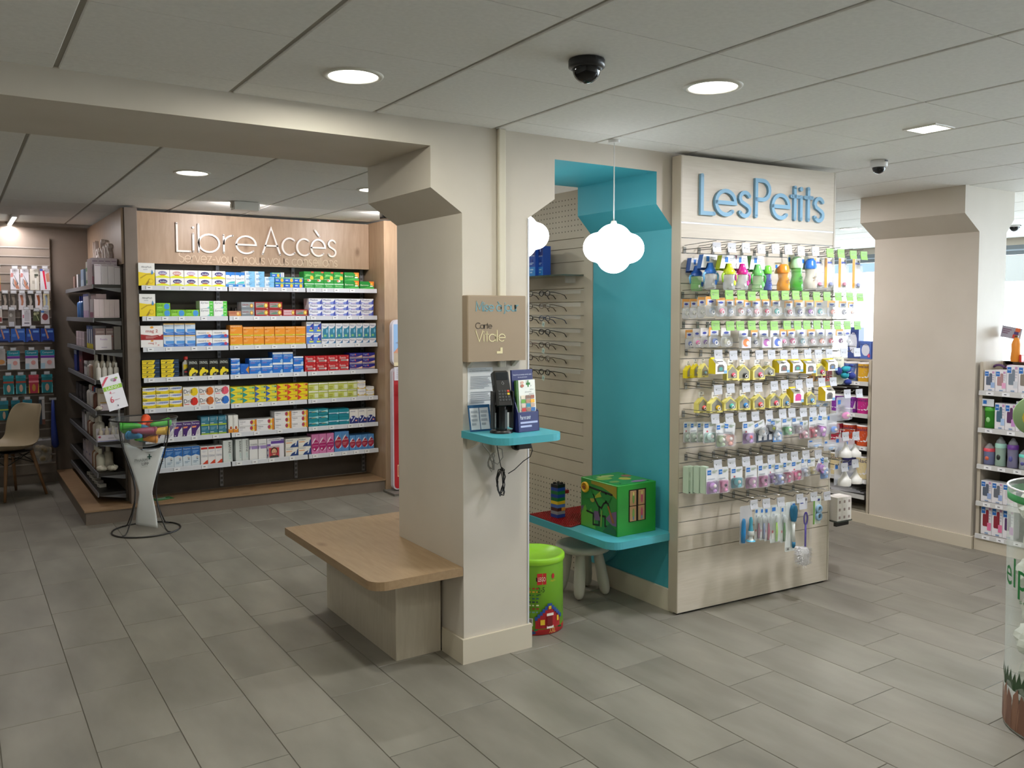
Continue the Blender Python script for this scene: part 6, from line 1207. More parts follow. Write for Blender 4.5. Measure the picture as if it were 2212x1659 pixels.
# seventh shelf
puff(.965, 7.51, .3635, .042, 'cream bath puff by the edge of the seventh side shelf'); puff(1.045, 7.5, .3635, .042, 'cream bath puff by the back of the seventh side shelf')
squeeze(1.03, 7.62, .3635, .2, 'b4ad9e', 'c0baac', 'tall murky bottle at the back of the seventh side shelf', .04)
for j in range(4): squeeze(.955, 7.6+.085*j, .3635, .18, ['d2cfc0', '8a6448', 'd0c8bc', '9a7458'][j], 'dcd8c8', '%s bottle on the seventh side shelf' % ['milky', 'amber', 'ivory', 'tan'][j], .032)
for j in range(3): tallbox('skincare_box', .95, 8.05+.2*j, .3635, .18, .1, .19-.02*j, ['b8acb4', 'c0b4b8', 'a8a0a8'][j], [(R, .1, .3, .5, .4, '6a6a90')], 'mauve-grey box on the seventh side shelf, %s along' % ordn(j))
for j in range(5): plain('soap_box', .07, .05, .028, 'd8d4cc', [(R, .2, .2, .8, .7, 'b8b4ac')], (.965, 7.72+.16*j, .2055), 'small white soap box on the lowest side shelf, %s along' % ordn(j), 'box', 'soap boxes', -PI/2+.2)
# ------------------------------------------------------------------ hook wall at the far end
fw_ = thing('hook_panel_display', 'taupe slatted hook wall for foot-care packs behind the chair', 'display wall', (0, 9.358, 0))
MB().box(-.6, -.035, .1, .80, -.006, 2.36, TAUPE).obj('board', fw_)
SL = M('a39a92', .3, .5)
for k in range(26): MB().box(-.6, -.041, .19+.0826*k, .795, -.0355, .202+.0826*k, SL).obj('slat_channel', fw_)
def hookpack(x0, x1, z0, z1, c, ops, label, tab=True, name='hanging_pack', cat='pack', bulge=.0):
    w = x1-x0; h = z1-z0; t = thing(name, label, cat, ((x0+x1)/2, 9.19, z0), 0, 'packs on the far hook wall')
    m = MB().prism([(-w/2, 0), (w/2, 0), (w*.46, h), (-w*.46, h)], 'y', -.004-bulge, .004, M(c, .35)); m.ops(ops, w, h, -.004-bulge); m.obj('card', t)
    if tab: m = MB().box(-.024, -.026, h-.002, .024, -.024, h+.03, clear('tag_clear', 'd8dade', .6, .2)); m.ops([(R, .1, .2, .9, .8, 'ccd0d6')], .048, .03, -.0262, z0=h); m.obj('price_tag', t); MB().tube([(0, .126, h-.01), (0, -.024, h-.012)], .0022, CHROME, 5).obj('prong', t)
    return t
SK = 'c48a72'
NAIL = [(Pp, [(.02, .6), (.3, .62), (.36, .78), (.1, .82)], 'd08a86'), (Pp, [(.4, .55), (.7, .35), (.95, .1), (.95, .02), (.6, .05), (.4, .3)], SK), (Pp, [(.36, .72), (.42, .7), (.86, .3), (.7, .2), (.66, .24), (.74, .32)], '5a646a'), (Pp, [(.3, .55), (.36, .5), (.3, .3), (.5, .16), (.5, .1), (.24, .28)], '6a747a')]
hookpack(.335, .379, 1.843, 2.06, 'c8a04a', [(R, 0, 0, 1, .3, 'b05a3a')], 'amber pack at the far end of the top row on the hook wall')
hookpack(.458, .532, 1.86, 2.05, 'e4e2e8', NAIL, 'pack with nail clippers picture on the top row of the hook wall, first')
hookpack(.537, .61, 1.86, 2.05, 'e4e2e8', NAIL, 'pack with nail clippers picture on the top row of the hook wall, second')
hookpack(.616, .692, 1.858, 2.055, 'd8d4c8', [(R, .55, .05, .72, .6, 'e8e6e0'), (E_, .62, .62, .14, .05, '8a8a80'), (R, .5, .66, .9, .76, '4a5044'), (R, .25, .3, .5, .45, 'b8b4a8')], 'beige tool pack on the top row of the hook wall')
hookpack(.7, .783, 1.857, 2.057, 'e2e0e8', [(Pp, [(.24, .92), (.46, .92), (.64, .05), (.5, .05)], 'e0284e'), (Pp, [(.55, .75), (.9, .85), (.96, .4), (.66, .4)], SK), (R, 0, .9, .3, 1, '4a5aa0')], 'pack with bright red file on the top row of the hook wall')
for k, (a, b_) in enumerate(((.38, .442), (.446, .512), (.518, .578), (.582, .65), (.653, .714), (.72, .775))):
    hookpack(a, b_, 1.672, 1.824, ['3f3a36', '4a443e', 'c8c4c8', '3a3632', 'd8d4d8', 'd0c49a'][k], [(Pp, [(.2, .9), (.6, .9), (.7, .5), (.5, .1), (.3, .1), (.4, .5)], ['a89c90', '8a8074', 'b87a62', 'b0a8a0', 'b0603a', '9aa8bc'][k]), (R, .1, .02, .8, .28, ['c8c4c4', 'b8b4b4', 'd4d0d4', 'c0bcbc', 'e0dce0', 'b8c0d0'][k])], '%s tool pack in the second row of the hook wall' % ['dark', 'charcoal', 'pink and grey', 'black', 'white and tan', 'cream and blue'][k])
hookpack(.335, .384, 1.55, 1.68, 'd8d0cc', [(R, .1, .1, .9, .4, 'a04a4a')], 'pale pack with red base in the third row of the hook wall')
hookpack(.43, .49, 1.515, 1.67, '8a8480', [(R, .1, .02, .8, .3, 'c8c8cc'), (E_, .4, .7, .2, .12, 'd0ccc8')], 'grey pack in the third row of the hook wall'); hookpack(.54, .616, 1.52, 1.672, 'e4e2e8', [(R, .3, .3, .85, .8, 'cfccd4'), (R, .25, .16, .8, .22, '6a6670'), (R, .1, .5, .25, .7, 'd08aa0')], 'white boxed pack in the third row of the hook wall')
hookpack(.632, .69, 1.568, 1.66, '4a5236', [(E_, .3, .72, .2, .16, 'c8c8a0'), (E_, .66, .8, .2, .14, 'c8c8a0'), (Pp, [(.4, .7), (.5, .7), (.86, .05), (.76, .05)], 'c4cc9a')], 'dark green pack with pale scissors in the third row of the hook wall'); hookpack(.696, .768, 1.54, 1.672, 'd4d0d4', [(E_, .5, .5, .36, .24, '8a3a3e'), (R, .05, .8, .4, .95, '4a7ac0')], 'white pack with red centre in the third row of the hook wall')
for k, (a, b_) in enumerate(((.335, .44), (.444, .564), (.568, .684), (.688, .803))):
    hookpack(a, b_, 1.373, 1.498, ['2a4fa8', '2f62bc', '2446a0', '1f3f94'][k], [(Pp, [(.1, .0), (.9, 0), (.8, .12), (.2, .12)], '121e4a'), (Pp, [(.3, .95), (.4, .95), (.6, .3), (.5, .2)], SK) if k != 2 else (Pp, [(.2, .95), (.3, .9), (.5, .1), (.4, .1)], 'c89a5a'), (R, .5, .7, .9, .85, '6a9ae0'), (R, .1, .4, .35, .6, '4a82d4')], 'blue bandage bag with leg picture, fourth row of the hook wall, %s from the chair' % ordn(k), bulge=.02)
for k, (a, b_) in enumerate(((.41, .513), (.556, .662), (.682, .8))):
    hookpack(a, b_, 1.118, 1.294, 'ece9ee', [(R, 0, .72, 1, 1, '1f94ac'), (T_, 'Compeed', .14, .8, .86, .93, 'd8f0f4'), (R, 0, .58, 1, .7, '7a3ab0'), (E_, .62, .34, .18, .12, 'e8a8a4'), (R, 0, 0, .3, .3, 'b8dcf0')], 'white and teal blister plaster pack, fifth row, %s from the chair' % ordn(k), bulge=.015)
hookpack(.325, .4, 1.16, 1.31, 'c8c4c4', [(E_, .5, .2, .4, .15, 'd89a5a')], 'clear pack with orange base, fifth row of the hook wall')
for k, (a, b_) in enumerate(((.372, .458), (.474, .556), (.578, .662), (.684, .776))):
    red_ = k == 2
    hookpack(a, b_, .889, 1.064, 'c43650' if red_ else '14848f', [(R, 0, .84, 1, .98, 'd84a60' if red_ else '2aa0b4'), (R, 0, .58, 1, .68, 'e88a9a' if red_ else 'b04a3a'), (Pp, [(0, 0), (.12, 0), (.04, .5), (0, .5)], 'e0b03a' if red_ else '6ac8d8'), (Pp, [(.88, 0), (1, 0), (1, .5), (.96, .5)], 'e0b03a' if red_ else '6ac8d8'), (E_, .5, .3, .18, .2, 'c88a3a' if red_ else 'd8b4a0')], '%s plaster pack in the sixth row of the hook wall' % ['teal foot', 'teal ankle', 'crimson', 'teal heel'][k], bulge=.012)
for k, (a, b_) in enumerate(((.335, .408), (.43, .5), (.524, .6))): hookpack(a, b_, .65, .832, '117480', [(R, 0, .5, 1, .56, 'c8d83a'), (R, 0, .8, 1, 1, '2a94b0'), (E_, .5, .25, .16, .2, 'c8a890')], 'dark teal plaster pack in the seventh row of the hook wall, %s' % ['first', 'second', 'third'][k], bulge=.012)
hookpack(.655, .706, .588, .826, 'd4d2d4', [(R, 0, 0, .5, 1, '3a4a58'), (R, .5, 0, 1, .2, '8a5a4a')], 'narrow white and slate pack beside the chair back')
bb_ = thing('shoehorn', 'long blue shoehorn hanging on the hook wall beside the chair', 'shoehorn', (.775, 9.2, .36))
MB().tube([(0, .0, .46), (0, 0, .3), (.004, -.004, .15), (.01, -.008, .03), (.012, -.006, .0)], [.012, .018, .028, .034, .02], M('34489c', .35), 10).obj('blade', bb_); MB().box(-.03, -.012, .455, .03, .012, .475, clear('tag_clear', 'd8dade', .6, .2)).obj('price_tag', bb_); MB().tube([(0, .12, .468), (0, -.01, .466)], .0025, CHROME, 5).obj('prong', bb_)
bgm = thing('sponge_bag', 'clear bag of natural sponges low on the hook wall', 'bag', (.68, 9.2, .21)); rd = random.Random(2); m = MB()
for k in range(9): m.ball((rd.uniform(-.05, .05), rd.uniform(-.02, .02), .05+rd.uniform(0, .13)), (.04, .035, .038), noisy('sponge', '7a6a4c', '94835f', 40, .9), 8, 5)
m.obj('sponge', bgm); bubble(.16, .24, .07, BAGM, 0, bgm, .035, 'bag', .02); MB().tube([(0, .115, .236), (0, -.02, .234)], .0025, CHROME, 5).obj('prong', bgm)
# ------------------------------------------------------------------ shell chair
ch = thing('shell_chair', 'beige moulded shell chair on wooden dowel legs before the hook wall', 'chair', (.385, 8.8, 0), math.atan2(-.84, .54))
SHM = M('a89a80', .45)
n_u, n_v = 14, 18; vs = []; fs = []
prof = [(-.23, .435), (-.235, .45), (-.2, .447), (-.1, .432), (0, .424), (.08, .428), (.15, .45), (.19, .50), (.21, .57), (.222, .65), (.235, .73), (.25, .79), (.262, .815)]
for k, (y, z) in enumerate(prof):
    t = k/(len(prof)-1)
    hwid = [.19, .215, .225, .232, .236, .236, .235, .23, .222, .212, .2, .18, .12][k]
    for i in range(n_u+1):
        u = -1+2*i/n_u; lift = (abs(u)**2.6)*(.055 if k < 6 else .055*(1-(k-6)/7)); pull = (abs(u)**2.4)*(.0 if k < 5 else .085*min(1, (k-4)/4)*(1-.5*max(0, k-9)/3))
        vs.append((hwid*u, y-pull, z+lift))
nk = len(prof); nn = n_u+1
for k in range(nk-1):
    for i in range(n_u): fs.append([k*nn+i, k*nn+i+1, (k+1)*nn+i+1, (k+1)*nn+i])
m = MB().add(vs, fs, SHM, True); so = m.obj('shell', ch); md = so.modifiers.new('thickness', 'SOLIDIFY'); md.thickness = .007; md2 = so.modifiers.new('smooth', 'SUBSURF'); md2.levels = 1; md2.render_levels = 1
LW = wood('beech_leg', '7d5a3a', '8f6a48', '5a3f28', (8, 8, 2), .5, False)
for sx in (-1, 1):
    for sy in (-1, 1): MB().tube([(sx*.13, sy*.12, .41), (sx*.205, sy*.2, .004)], [.017, .011], LW, 10).obj('leg', ch)
BR = MB()
for sx in (-1, 1): BR.tube([(sx*.15, -.14, .3), (sx*.12, .12, .4)], .004, DKM, 6).tube([(sx*.15, .14, .3), (sx*.12, -.12, .4)], .004, DKM, 6)
for sy in (-1, 1): BR.tube([(-.15, sy*.14, .3), (.12, sy*.12, .4)], .004, DKM, 6).tube([(.15, sy*.14, .3), (-.12, sy*.12, .4)], .004, DKM, 6)
BR.box(-.13, -.13, .402, .13, .13, .412, DKM); BR.obj('brace', ch)
# ------------------------------------------------------------------ wire stand with bowl
st = thing('bowl_stand', 'black wire stand with twisted white panel carrying a clear bowl', 'display stand', (1.178, 6.86, 0))
MB().tube([(.24*math.cos(a), .24*math.sin(a), .006) for a in [2*PI*i/40 for i in range(40)]], .006, DKM, 7, True).obj('base_ring', st)
MB().tube([(.235*math.cos(a), .235*math.sin(a), .852) for a in [2*PI*i/40 for i in range(40)]], .0055, DKM, 7, True).obj('top_ring', st)
for k in range(4):
    a = .62+k*PI/2; pts = []
    for r_, z in ((.235, .85), (.236, .8), (.222, .7), (.19, .6), (.15, .5), (.115, .4), (.1, .31), (.108, .22), (.14, .12), (.185, .03), (.205, .012), (.238, .008)): pts.append((r_*math.cos(a), r_*math.sin(a), z))
    MB().tube(pts, .005, DKM, 7).obj('leg', st)
vs = []; fs = []; nz = 30; nx = 10
va = math.atan2(-6.86, -1.178)+PI/2
for k in range(nz+1):
    t = k/nz; z = .03+.61*t; tw_ = -.95+1.9*t if t < .5 else .0+0
    ang = -.95*(1-t)**1.4+.1; hw_ = .048+.062*abs(t-.42)**1.2*3.0
    for i in range(nx+1):
        u = -1+2*i/nx; zz = z
        if k == nz: zz = .655-.07*math.exp(-((u-.25)/.55)**2)+.02*(u < -.6)-.02*(u > .8)
        vs.append((hw_*u*math.cos(va+ang), hw_*u*math.sin(va+ang), zz))
for k in range(nz):
    for i in range(nx): q = k*(nx+1)+i; fs.append([q, q+1, q+nx+2, q+nx+1])
po = MB().add(vs, fs, M('e6eaec', .35), True).obj('twisted_panel', st); md = po.modifiers.new('thickness', 'SOLIDIFY'); md.thickness = .003
m = MB(); m.T = Matrix.Rotation(va+.07, 4, 'Z') @ Matrix.Translation((0, -.011, .44))
m.ops([(T_, 'PHARM', .0, .62, .62, .78, '8a9092'), (T_, 'UPP', .34, .4, .68, .56, '2a3234'), (Ln, .3, .3, .8, .34, 1, 'b0b4b4'), (R, .7, .72, .76, 1, '1f4a44'), (R, .62, .83, .84, .89, '1f4a44')], .14, .14, 0); m.obj('logo', st)
bw = [(.001, .64), (.08, .645), (.15, .672), (.2, .72), (.226, .78), (.232, .85)]
MB().lathe(bw, clear('bowl_acrylic', 'e8eef0', .08, .05), 36, cap=False).obj('bowl', st)
TC = ['e8562a', '3fae2e', '2f80b0', '8a2a4a', 'e8b82a', 'd8402a', '48b83a', '3a8ac0', '7a2440', 'e8962a', '3fae2e', '2a78a8', 'd8b02a', 'e85a2a', '5ab84a']
TL2 = [(.02, .1, .80, 1.2, .14, 0), (-.12, -.05, .79, 2.9, .13, 1), (-.03, .03, .77, 2.4, .12, 2), (-.02, -.13, .755, .25, .16, 3), (.09, -.12, .745, -.1, .14, 4), (.13, -.04, .795, .2, .13, 6), (-.06, .1, .77, .7, .13, 5), (-.1, -.12, .725, 2.2, .11, 7), (.05, -.05, .72, .5, .13, 8), (.03, -.08, .69, -.3, .1, 9), (-.05, -.07, .70, .9, .09, 10), (.0, .02, .68, 1.8, .1, 11), (.06, .08, .73, -.6, .12, 12), (.1, .05, .775, 1.9, .11, 13), (-.12, .06, .745, -1, .1, 14)]
CN = ['orange', 'green', 'blue', 'maroon', 'yellow', 'red', 'green', 'light blue', 'maroon', 'amber', 'green', 'blue', 'yellow', 'orange', 'green']
for k, (x, y, z, a, L, ci) in enumerate(TL2):
    L *= 1.15; x *= .85; y *= .85; z += .014
    tl_ = .28 if k == 0 else .08*((k % 3)-1)
    t = thing('party_whistle', '%s plastic tube toy in the bowl, %s counted from the top' % (CN[ci], ordn(k)), 'toy', (1.178+x, 6.86+y, z), 0, 'tube toys in the bowl'); t.rotation_euler = (0, -tl_, a)
    MB().tube([(-L/2, 0, 0), (-L*.3, 0, 0), (L*.25, 0, 0), (L*.36, 0, 0)], [.014, .02, .03, .031], M(TC[ci], .35), 12).obj('barrel', t); MB().tube([(L*.365, 0, 0), (L*.45, 0, 0), (L*.5, 0, 0)], [.034, .034, .028], M(TC[ci], .3), 12).obj('cap', t)
pc = thing('price_card', 'white slanted price card with lime band above the bowl', 'price card', (1.0, 6.8, .87), .25)
m = MB(); m.T = Matrix.Translation((0, 0, .07)) @ Matrix.Rotation(-.22, 4, 'Y') @ Matrix.Rotation(-.1, 4, 'X')
m.box(-.07, -.0015, 0, .07, .0015, .255, M('eceaf2', .4)); m.ops([(R, .02, .58, .99, .7, '9aca3f'), (T_, 'LAINO', .16, .6, .84, .69, 'f6faea'), (Pp, [(.02, .8), (.02, .72), (.45, .97), (.3, .97)], 'd8526a'), (E_, .7, .84, .1, .05, 'b05a8a'), (E_, .6, .86, .08, .04, 'a8a8b0'), (E_, .8, .88, .08, .03, '9ab86a'), (T_, '4', .26, .47, .36, .55, 'd8455f'), (Ln, .38, .47, .62, .49, 1, 'd8a0ac'), (T_, '6', .2, .22, .38, .4, 'd8455f'), (Ln, .4, .26, .85, .29, 1, 'd0a4b0'), (R, .48, .08, .53, .13, '7a7a86')], .14, .255, -.0016); m.obj('card', pc)
MB().tube([(0, 0, -.02), (0, 0, .075)], .006, ACRY, 7).obj('stem', pc)
# ------------------------------------------------------------------ red floor display beside the oak end panel
rd_ = thing('floor_display', 'red cardboard floor display with beach photo header, mostly hidden behind the pillar', 'floor display', (3.56, 7.05, 0))
RED = M('b8202a', .4)
MB().box(-.3, -.14, 0, .25, .1, .02, M('6a6660', .5)).obj('base', rd_)
MB().prism(rrect(-.25, .03, .25, 1.14, .04), 'y', -.012, .04, M('ded8e4', .4)).obj('frame', rd_)
m = MB().prism(rrect(-.238, .04, .24, 1.135, .035), 'y', -.016, -.0125, RED); m.ops([(R, .06, .1, .4, .2, 'e8c8a0'), (R, .075, .108, .38, .192, 'b8202a'), (T_, 'BOUCHARA', .1, .13, .7, .17, 'f0e0d0')], .478, 1.09, -.0165, x0=-.238, z0=.04); m.obj('body', rd_)
m = MB().prism(rrect(-.25, 1.16, .25, 1.58, .06), 'y', -.012, .04, M('ded8e4', .4)); m.ops([(R, .03, .1, .97, .9, '9ac0ec'), (R, .03, .06, .97, .3, 'c8b49a'), (Pp, [(.03, .3), (.2, .5), (.3, .42), (.25, .28), (.03, .28)], 'd8987a'), (Pp, [(.06, .5), (.3, .62), (.42, .5), (.3, .4)], '8a9ac0'), (E_, .5, .66, .1, .12, 'd8a080'), (R, .03, .0, .97, .08, 'e8d8b0')], .5, .42, -.0125, z0=1.16); m.obj('header', rd_)
m = MB().box(-.235, -.02, 1.03, .2, -.0125, 1.15, M('dcd8e2', .5)); m.ops([(Ln, .05, .1, .9, .9, 6, 'b8b4c4')], .435, .12, -.0205, x0=-.235, z0=1.03); m.obj('notice', rd_)
for k, z in enumerate((.905, .8, .66, .52)):
    MB().box(-.2 if k % 2 == 0 else -.1, -.07, z-.012, .2, -.0165, z-.004, M('8a2026', .4)).obj('tray', rd_)
    for j in range(3): plain('lotion_box', .1, .05, .095, 'd8d6d8', [(R, .1, .7, .4, .85, 'a83a40'), (R, .1, .35, .5, .5, '6a6a78')], (3.56+(-.14 if k % 2 == 0 else -.05)+.105*j, 6.985, z-.0035), 'pale box on the red floor display, %s tray, %s from its edge' % (['top', 'second', 'third', 'bottom'][k], ordn(j)), 'box', 'boxes on the red floor display')
# ------------------------------------------------------------------ low shelving under the windows
GY = M('a29a8e', .5)
def lowshelf(nm, y0, y1, zs, top, label, side):
    t = thing(nm, label, 'shelving')
    MB().box(6.16, y0, .08, 6.2, y1, top, BACK).obj('back_panel', t); MB().box(5.885, y0, 0, 6.2, y1, .08, BB).obj('plinth', t)
    for a in side: MB().box(5.9, a, .08, 6.16, a+.022, top, PALEV).obj('side_panel', t)
    for z in zs:
        s_ = MB().box(5.885, y0+.023, z-.024, 6.16, y1-.023, z-.001, M('57524c', .4)).obj('shelf', t); m = MB().prism([(5.8845, z+.002), (5.876, z), (5.872, z-.03), (5.8845, z-.032)], 'y', y0+.01, y1-.01, M('c6c6c4', .4))
        y = y1-.06
        while y > y0+.05: m.box(5.8722, y-.05, z-.026, 5.8738, y, z-.004, TAGS); m.box(5.8715, y-.03, z-.017, 5.8722, y-.014, z-.012, INK); y -= random.uniform(.08, .16)
        m.obj('price_rail', s_)
    return t
lowshelf('bottle_shelving', 1.5, 3.145, [1.105, .849, .597, .341, .114], 1.3, 'pale low shelving of boxed baby bottles in front of the window pillar', (3.123, 1.5))
lowshelf('milk_shelving', 3.975, 6.2, [1.104, .854, .601, .342], 1.27, 'low shelving of baby milk tins behind the window pillar', (3.975, 6.178))
RK = thing('wire_rack', 'bottom wire rack with folded papers under the milk tins', 'rack', (0, 0, .216))
m = MB()
for k in range(24): m.tube([(5.9+.011*k, 4.0, 0), (5.9+.011*k, 6.15, 0)], .002, CHROME, 4)
m.obj('wire', RK); MB().box(5.872, 4.0, -.028, 5.884, 6.17, .004, M('c6c6c4', .4)).obj('price_rail', RK)
for j in range(5): tag(MB().box(-.1, -.13, 0, .1, .13, .008, M('b8b8bc', .6)).obj('folded_bag', None, (6.0+.005*j, 4.2+.02*j, .2195+.0085*j), .3-.1*j), 'folded grey-white paper bag on the wire rack, %s from the bottom' % ordn(j), 'bag', 'folded bags')
MAM = lambda c, c2: [(R, .04, .72, .4, .94, '2a6fc0'), (R, .1, .82, .34, .85, 'cfe2f4'), (R, .72, .86, .94, .96, 'c89ac0'), (Pp, rrect(.18, .28, .74, .7, .06), c), (Pp, rrect(.46, .6, .74, .86, .08), c), (R, .62, .16, .98, .42, c2), (Ln, .76, .5, .98, .8, 3, 'c8c4d0'), (R, .4, .03, .74, .08, '8aa4c4')]
def bbox(y0, y1, z, h, c, c2, label, x=5.905, ops=None): return plain('bottle_box', y1-y0-.002, .075, h, 'eae8ec', ops or MAM(c, c2), (x, (y0+y1)/2, z), label, 'box', 'boxed baby bottles', -PI/2)
Z1, Z2, Z3, Z4, Z5 = 1.1055, .8495, .5975, .3415, .1145
def run(z, y, lst, row):
    for k, (w, h, c, c2, nm) in enumerate(lst): bbox(y-w, y, z, h, c, c2, '%s boxed baby bottle, %s shelf under the windows, %s from the pillar' % (nm, row, ordn(k))); y -= w+.0005
run(Z1, 3.117, [(.073, .14, '5a6478', '9ab4dc', 'slate'), (.073, .143, 'b08a8c', 'e8a8cc', 'dusty pink'), (.075, .18, '7a8694', 'd4d8e0', 'grey'), (.073, .18, '8a8278', 'd8d4d8', 'taupe'), (.073, .18, 'a89088', 'd8d4d8', 'tan'), (.073, .18, '8a8278', 'd8d4d8', 'taupe'), (.073, .18, '7a8694', 'd4d8e0', 'grey')], 'top')
run(Z2, 3.04, [(.068, .178, '46687e', 'a8c4e8', 'teal-blue'), (.068, .178, '5c3460', 'c890cc', 'plum'), (.07, .2, '2f5a78', 'c8ccd8', 'tall dark blue'), (.07, .2, '3a6a80', 'c8ccd8', 'tall teal'), (.07, .2, '2f5a78', 'c8ccd8', 'tall dark blue')], 'second')
run(Z4, 3.118, [(.074, .144, '5a6476', '9ab0dc', 'slate'), (.073, .144, '6a6f78', '9ab0dc', 'grey'), (.072, .144, 'd8d0d8', 'e0b8cc', 'white'), (.072, .144, '5a6476', '9ab0dc', 'slate')], 'fourth')
run(Z5, 3.112, [(.073, .2, '8f2a38', 'e078a0', 'crimson'), (.073, .2, '8f2a38', 'e078a0', 'crimson'), (.073, .2, '5a3a6a', 'c890cc', 'purple')], 'bottom')
def bottle3(y, z, h, r, body, cap, label, sleeve=None):
    t = thing('baby_bottle', label, 'bottle', (5.94, y, z))
    MB().lathe([(r*.95, 0), (r, .004), (r*.92, h*.3), (r, h*.6), (r*.96, h*.64)], clear('fb_'+body, body, .62, .15), 16).obj('body', t); MB().lathe([(r*1.04, h*.62), (r*1.04, h*.74), (r*.9, h*.77)], M(cap, .35), 16).obj('collar', t); MB().lathe([(r*.86, h*.765), (r*.8, h*.84), (r*.45, h*.92), (r*.3, h*.98), (.0001, h)], clear('teat_dome', 'c8ccd0', .4, .1), 14).obj('teat_cover', t)
    m = MB(); m.ball((-r*.9, 0, h*.3), (.006, r*.4, h*.1), M(sleeve or '5a5a9a', .4), 8, 5); m.obj('print', t)
bottle3(3.085, Z2, .19, .036, '3f9a2e', '4fae3a', 'green baby bottle with clear dome nearest the pillar on the second shelf', '9ad08a')
gh = plain('header_card', .08, .003, .05, 'dfe4ea', [(R, .1, .3, .4, .8, '2a6fc0')], (5.9, 3.085, Z2+.15), 'white folded header card clipped on the green baby bottle', 'card', None, -PI/2)
bottle3(3.085, Z3, .145, .036, '8a90b8', 'd84a5a', 'clear baby bottle with red collar on the third shelf', 'd86a4a'); bottle3(3.01, Z3, .2, .034, 'b8d4c4', 'a8d8c8', 'mint baby bottle on the third shelf', '2a3230'); bottle3(2.93, Z3, .2, .034, '9a96b4', '6a3a90', 'tall baby bottle with purple collar on the third shelf'); bottle3(2.855, Z3, .13, .032, 'c0c8cc', '6ad0c0', 'small baby bottle with turquoise collar on the third shelf'); bottle3(2.77, Z3, .19, .034, '9a96b4', '3a5ab0', 'tall baby bottle with blue collar on the third shelf')
for y, h, c, nm in ((3.085, .02, '5a3a6a', 'dark purple lid'), (3.0, .03, '8a5aa8', 'violet teether')): tag(MB().tube([(0, .035*math.cos(a), .012+.018*abs(math.sin(a))) for a in [2*PI*i/12 for i in range(12)]], .008, M(c, .4), 7, True).obj('teether', None, (6.03, y, Z1+.142)), nm+' lying behind the boxes on the top bottle shelf', 'teether')
bx_ = tag(MB().box(-.05, -.06, 0, .05, .06, .14, M('d8d6dc', .5)).obj('stock_box', None, (6.04, 3.045, Z1+.0005)), 'plain white box standing behind the pink boxed bottle', 'box')
# on top of the shelving by the window
vt = thing('puppet_toy', 'orange and yellow toy bottle on the shelving top by the window pillar', 'toy', (6.12, 3.02, 1.3005)); MB().lathe([(.03, 0), (.034, .02), (.028, .08), (.03, .12), (.016, .16), (.0001, .17)], M('e8902a', .4), 14).obj('body', vt); MB().box(-.03, -.05, 0, .02, -.034, .05, M('c8382a', .4), .004).obj('foot', vt); MB().lathe([(.012, .168), (.012, .18)], M('6a5a3a', .4), 10).obj('cap', vt)
for k in range(2): t = thing('teat', 'clear bottle teat standing on the shelving top by the window, %s' % ['nearer the pillar', 'farther'][k], 'teat', (6.1, 2.93-.06*k, 1.3005)); MB().lathe([(.026, 0), (.026, .008), (.016, .02), (.008, .035), (.006, .05), (.0001, .054)], clear('silicone', 'eceae4', .7, .3), 14).obj('body', t)
wb = thing('window_leaflet', 'tilted grey leaflet with orange and navy squares hanging in the window', 'leaflet', (6.18, 3.1, 1.46))
m = MB(); m.T = Matrix.Rotation(-PI/2, 4, 'Z') @ Matrix.Rotation(.18, 4, 'Y'); m.box(-.06, 0, 0, .075, .002, .08, M('a9a8b8', .5)); m.ops([(R, .68, .66, .92, .98, 'd8683a'), (R, .64, .4, .86, .66, '4a3f7a'), (R, .6, .1, .8, .4, 'c8443a'), (Ln, .05, .3, .5, .8, 3, '8a6a80')], .135, .08, -.0006, x0=-.06); m.obj('sheet', wb); MB().tube([(0, -.02, .08), (0, -.02, .16)], .0015, BLACK, 4).obj('string', wb); MB().box(-.01, -.03, -.16, .01, .0, 0, clear('strip', 'e8d8c8', .5, .2)).obj('strip', wb); MB().box(-.02, -.04, -.18, .02, .01, -.16, M('8f8f8a', .5)).obj('weight', wb)
# milk tins
def tin(y, z, r, h, c, c2, txt, label, x=None):
    t = thing('milk_tin', label, 'tin', (5.89+r, y, z), 0, 'baby milk tins'); W_ = M('ece9ea', .35)
    MB().lathe([(r, 0), (r, h)], M(c, .35), 24).obj('can', t); MB().lathe([(r*1.02, h-.004), (r*1.02, h+.008), (r*.9, h+.008), (r*.88, h+.003), (.0001, h+.003)], M('eae6e4', .35), 24).obj('lid', t)
    q = MB(); jag = [(x_, .2+.05*(i % 2)) for i, x_ in enumerate([1-.1*k for k in range(11)])]
    q.ops([(Pp, [(0, .72), (1, .72)]+[(a, b_) for a, b_ in jag], 'ebe8ec'), (Ln, .2, .4, .8, .66, 4, 'c8b4cc'), (T_, txt, .06, .76, .94, .93, '3a2f6a')], 2*r*1.15, h, 0)
    for i, p in enumerate(q.v): a = p[0]/r; rr = r+.0008-p[1]*.8; q.v[i] = (-rr*math.cos(a), -rr*math.sin(a), p[2])
    q.obj('print', t)
def tinrow(z, ys, h, cs, txt, row, r=.056):
    for k, y in enumerate(ys): tin(y, z, r, h, cs[k % len(cs)][0], '', txt, '%s baby milk tin, %s shelf behind the window pillar, %s along' % (cs[k % len(cs)][1], row, ordn(k)))
tinrow(1.1045, (4.055, 4.175, 4.295, 4.415, 4.535), .14, [('e0ac2a', 'yellow and white'), ('6a86c8', 'blue'), ('6a86c8', 'blue'), ('8a9ad0', 'pale blue'), ('6a86c8', 'blue')], 'novalac', 'top')
tinrow(.8545, (4.055, 4.175, 4.295, 4.415, 4.535), .125, [('c82a8a', 'magenta'), ('8a3aa8', 'purple'), ('8a3aa8', 'purple'), ('c82a8a', 'magenta'), ('c82a8a', 'magenta')], 'novalac', 'second')
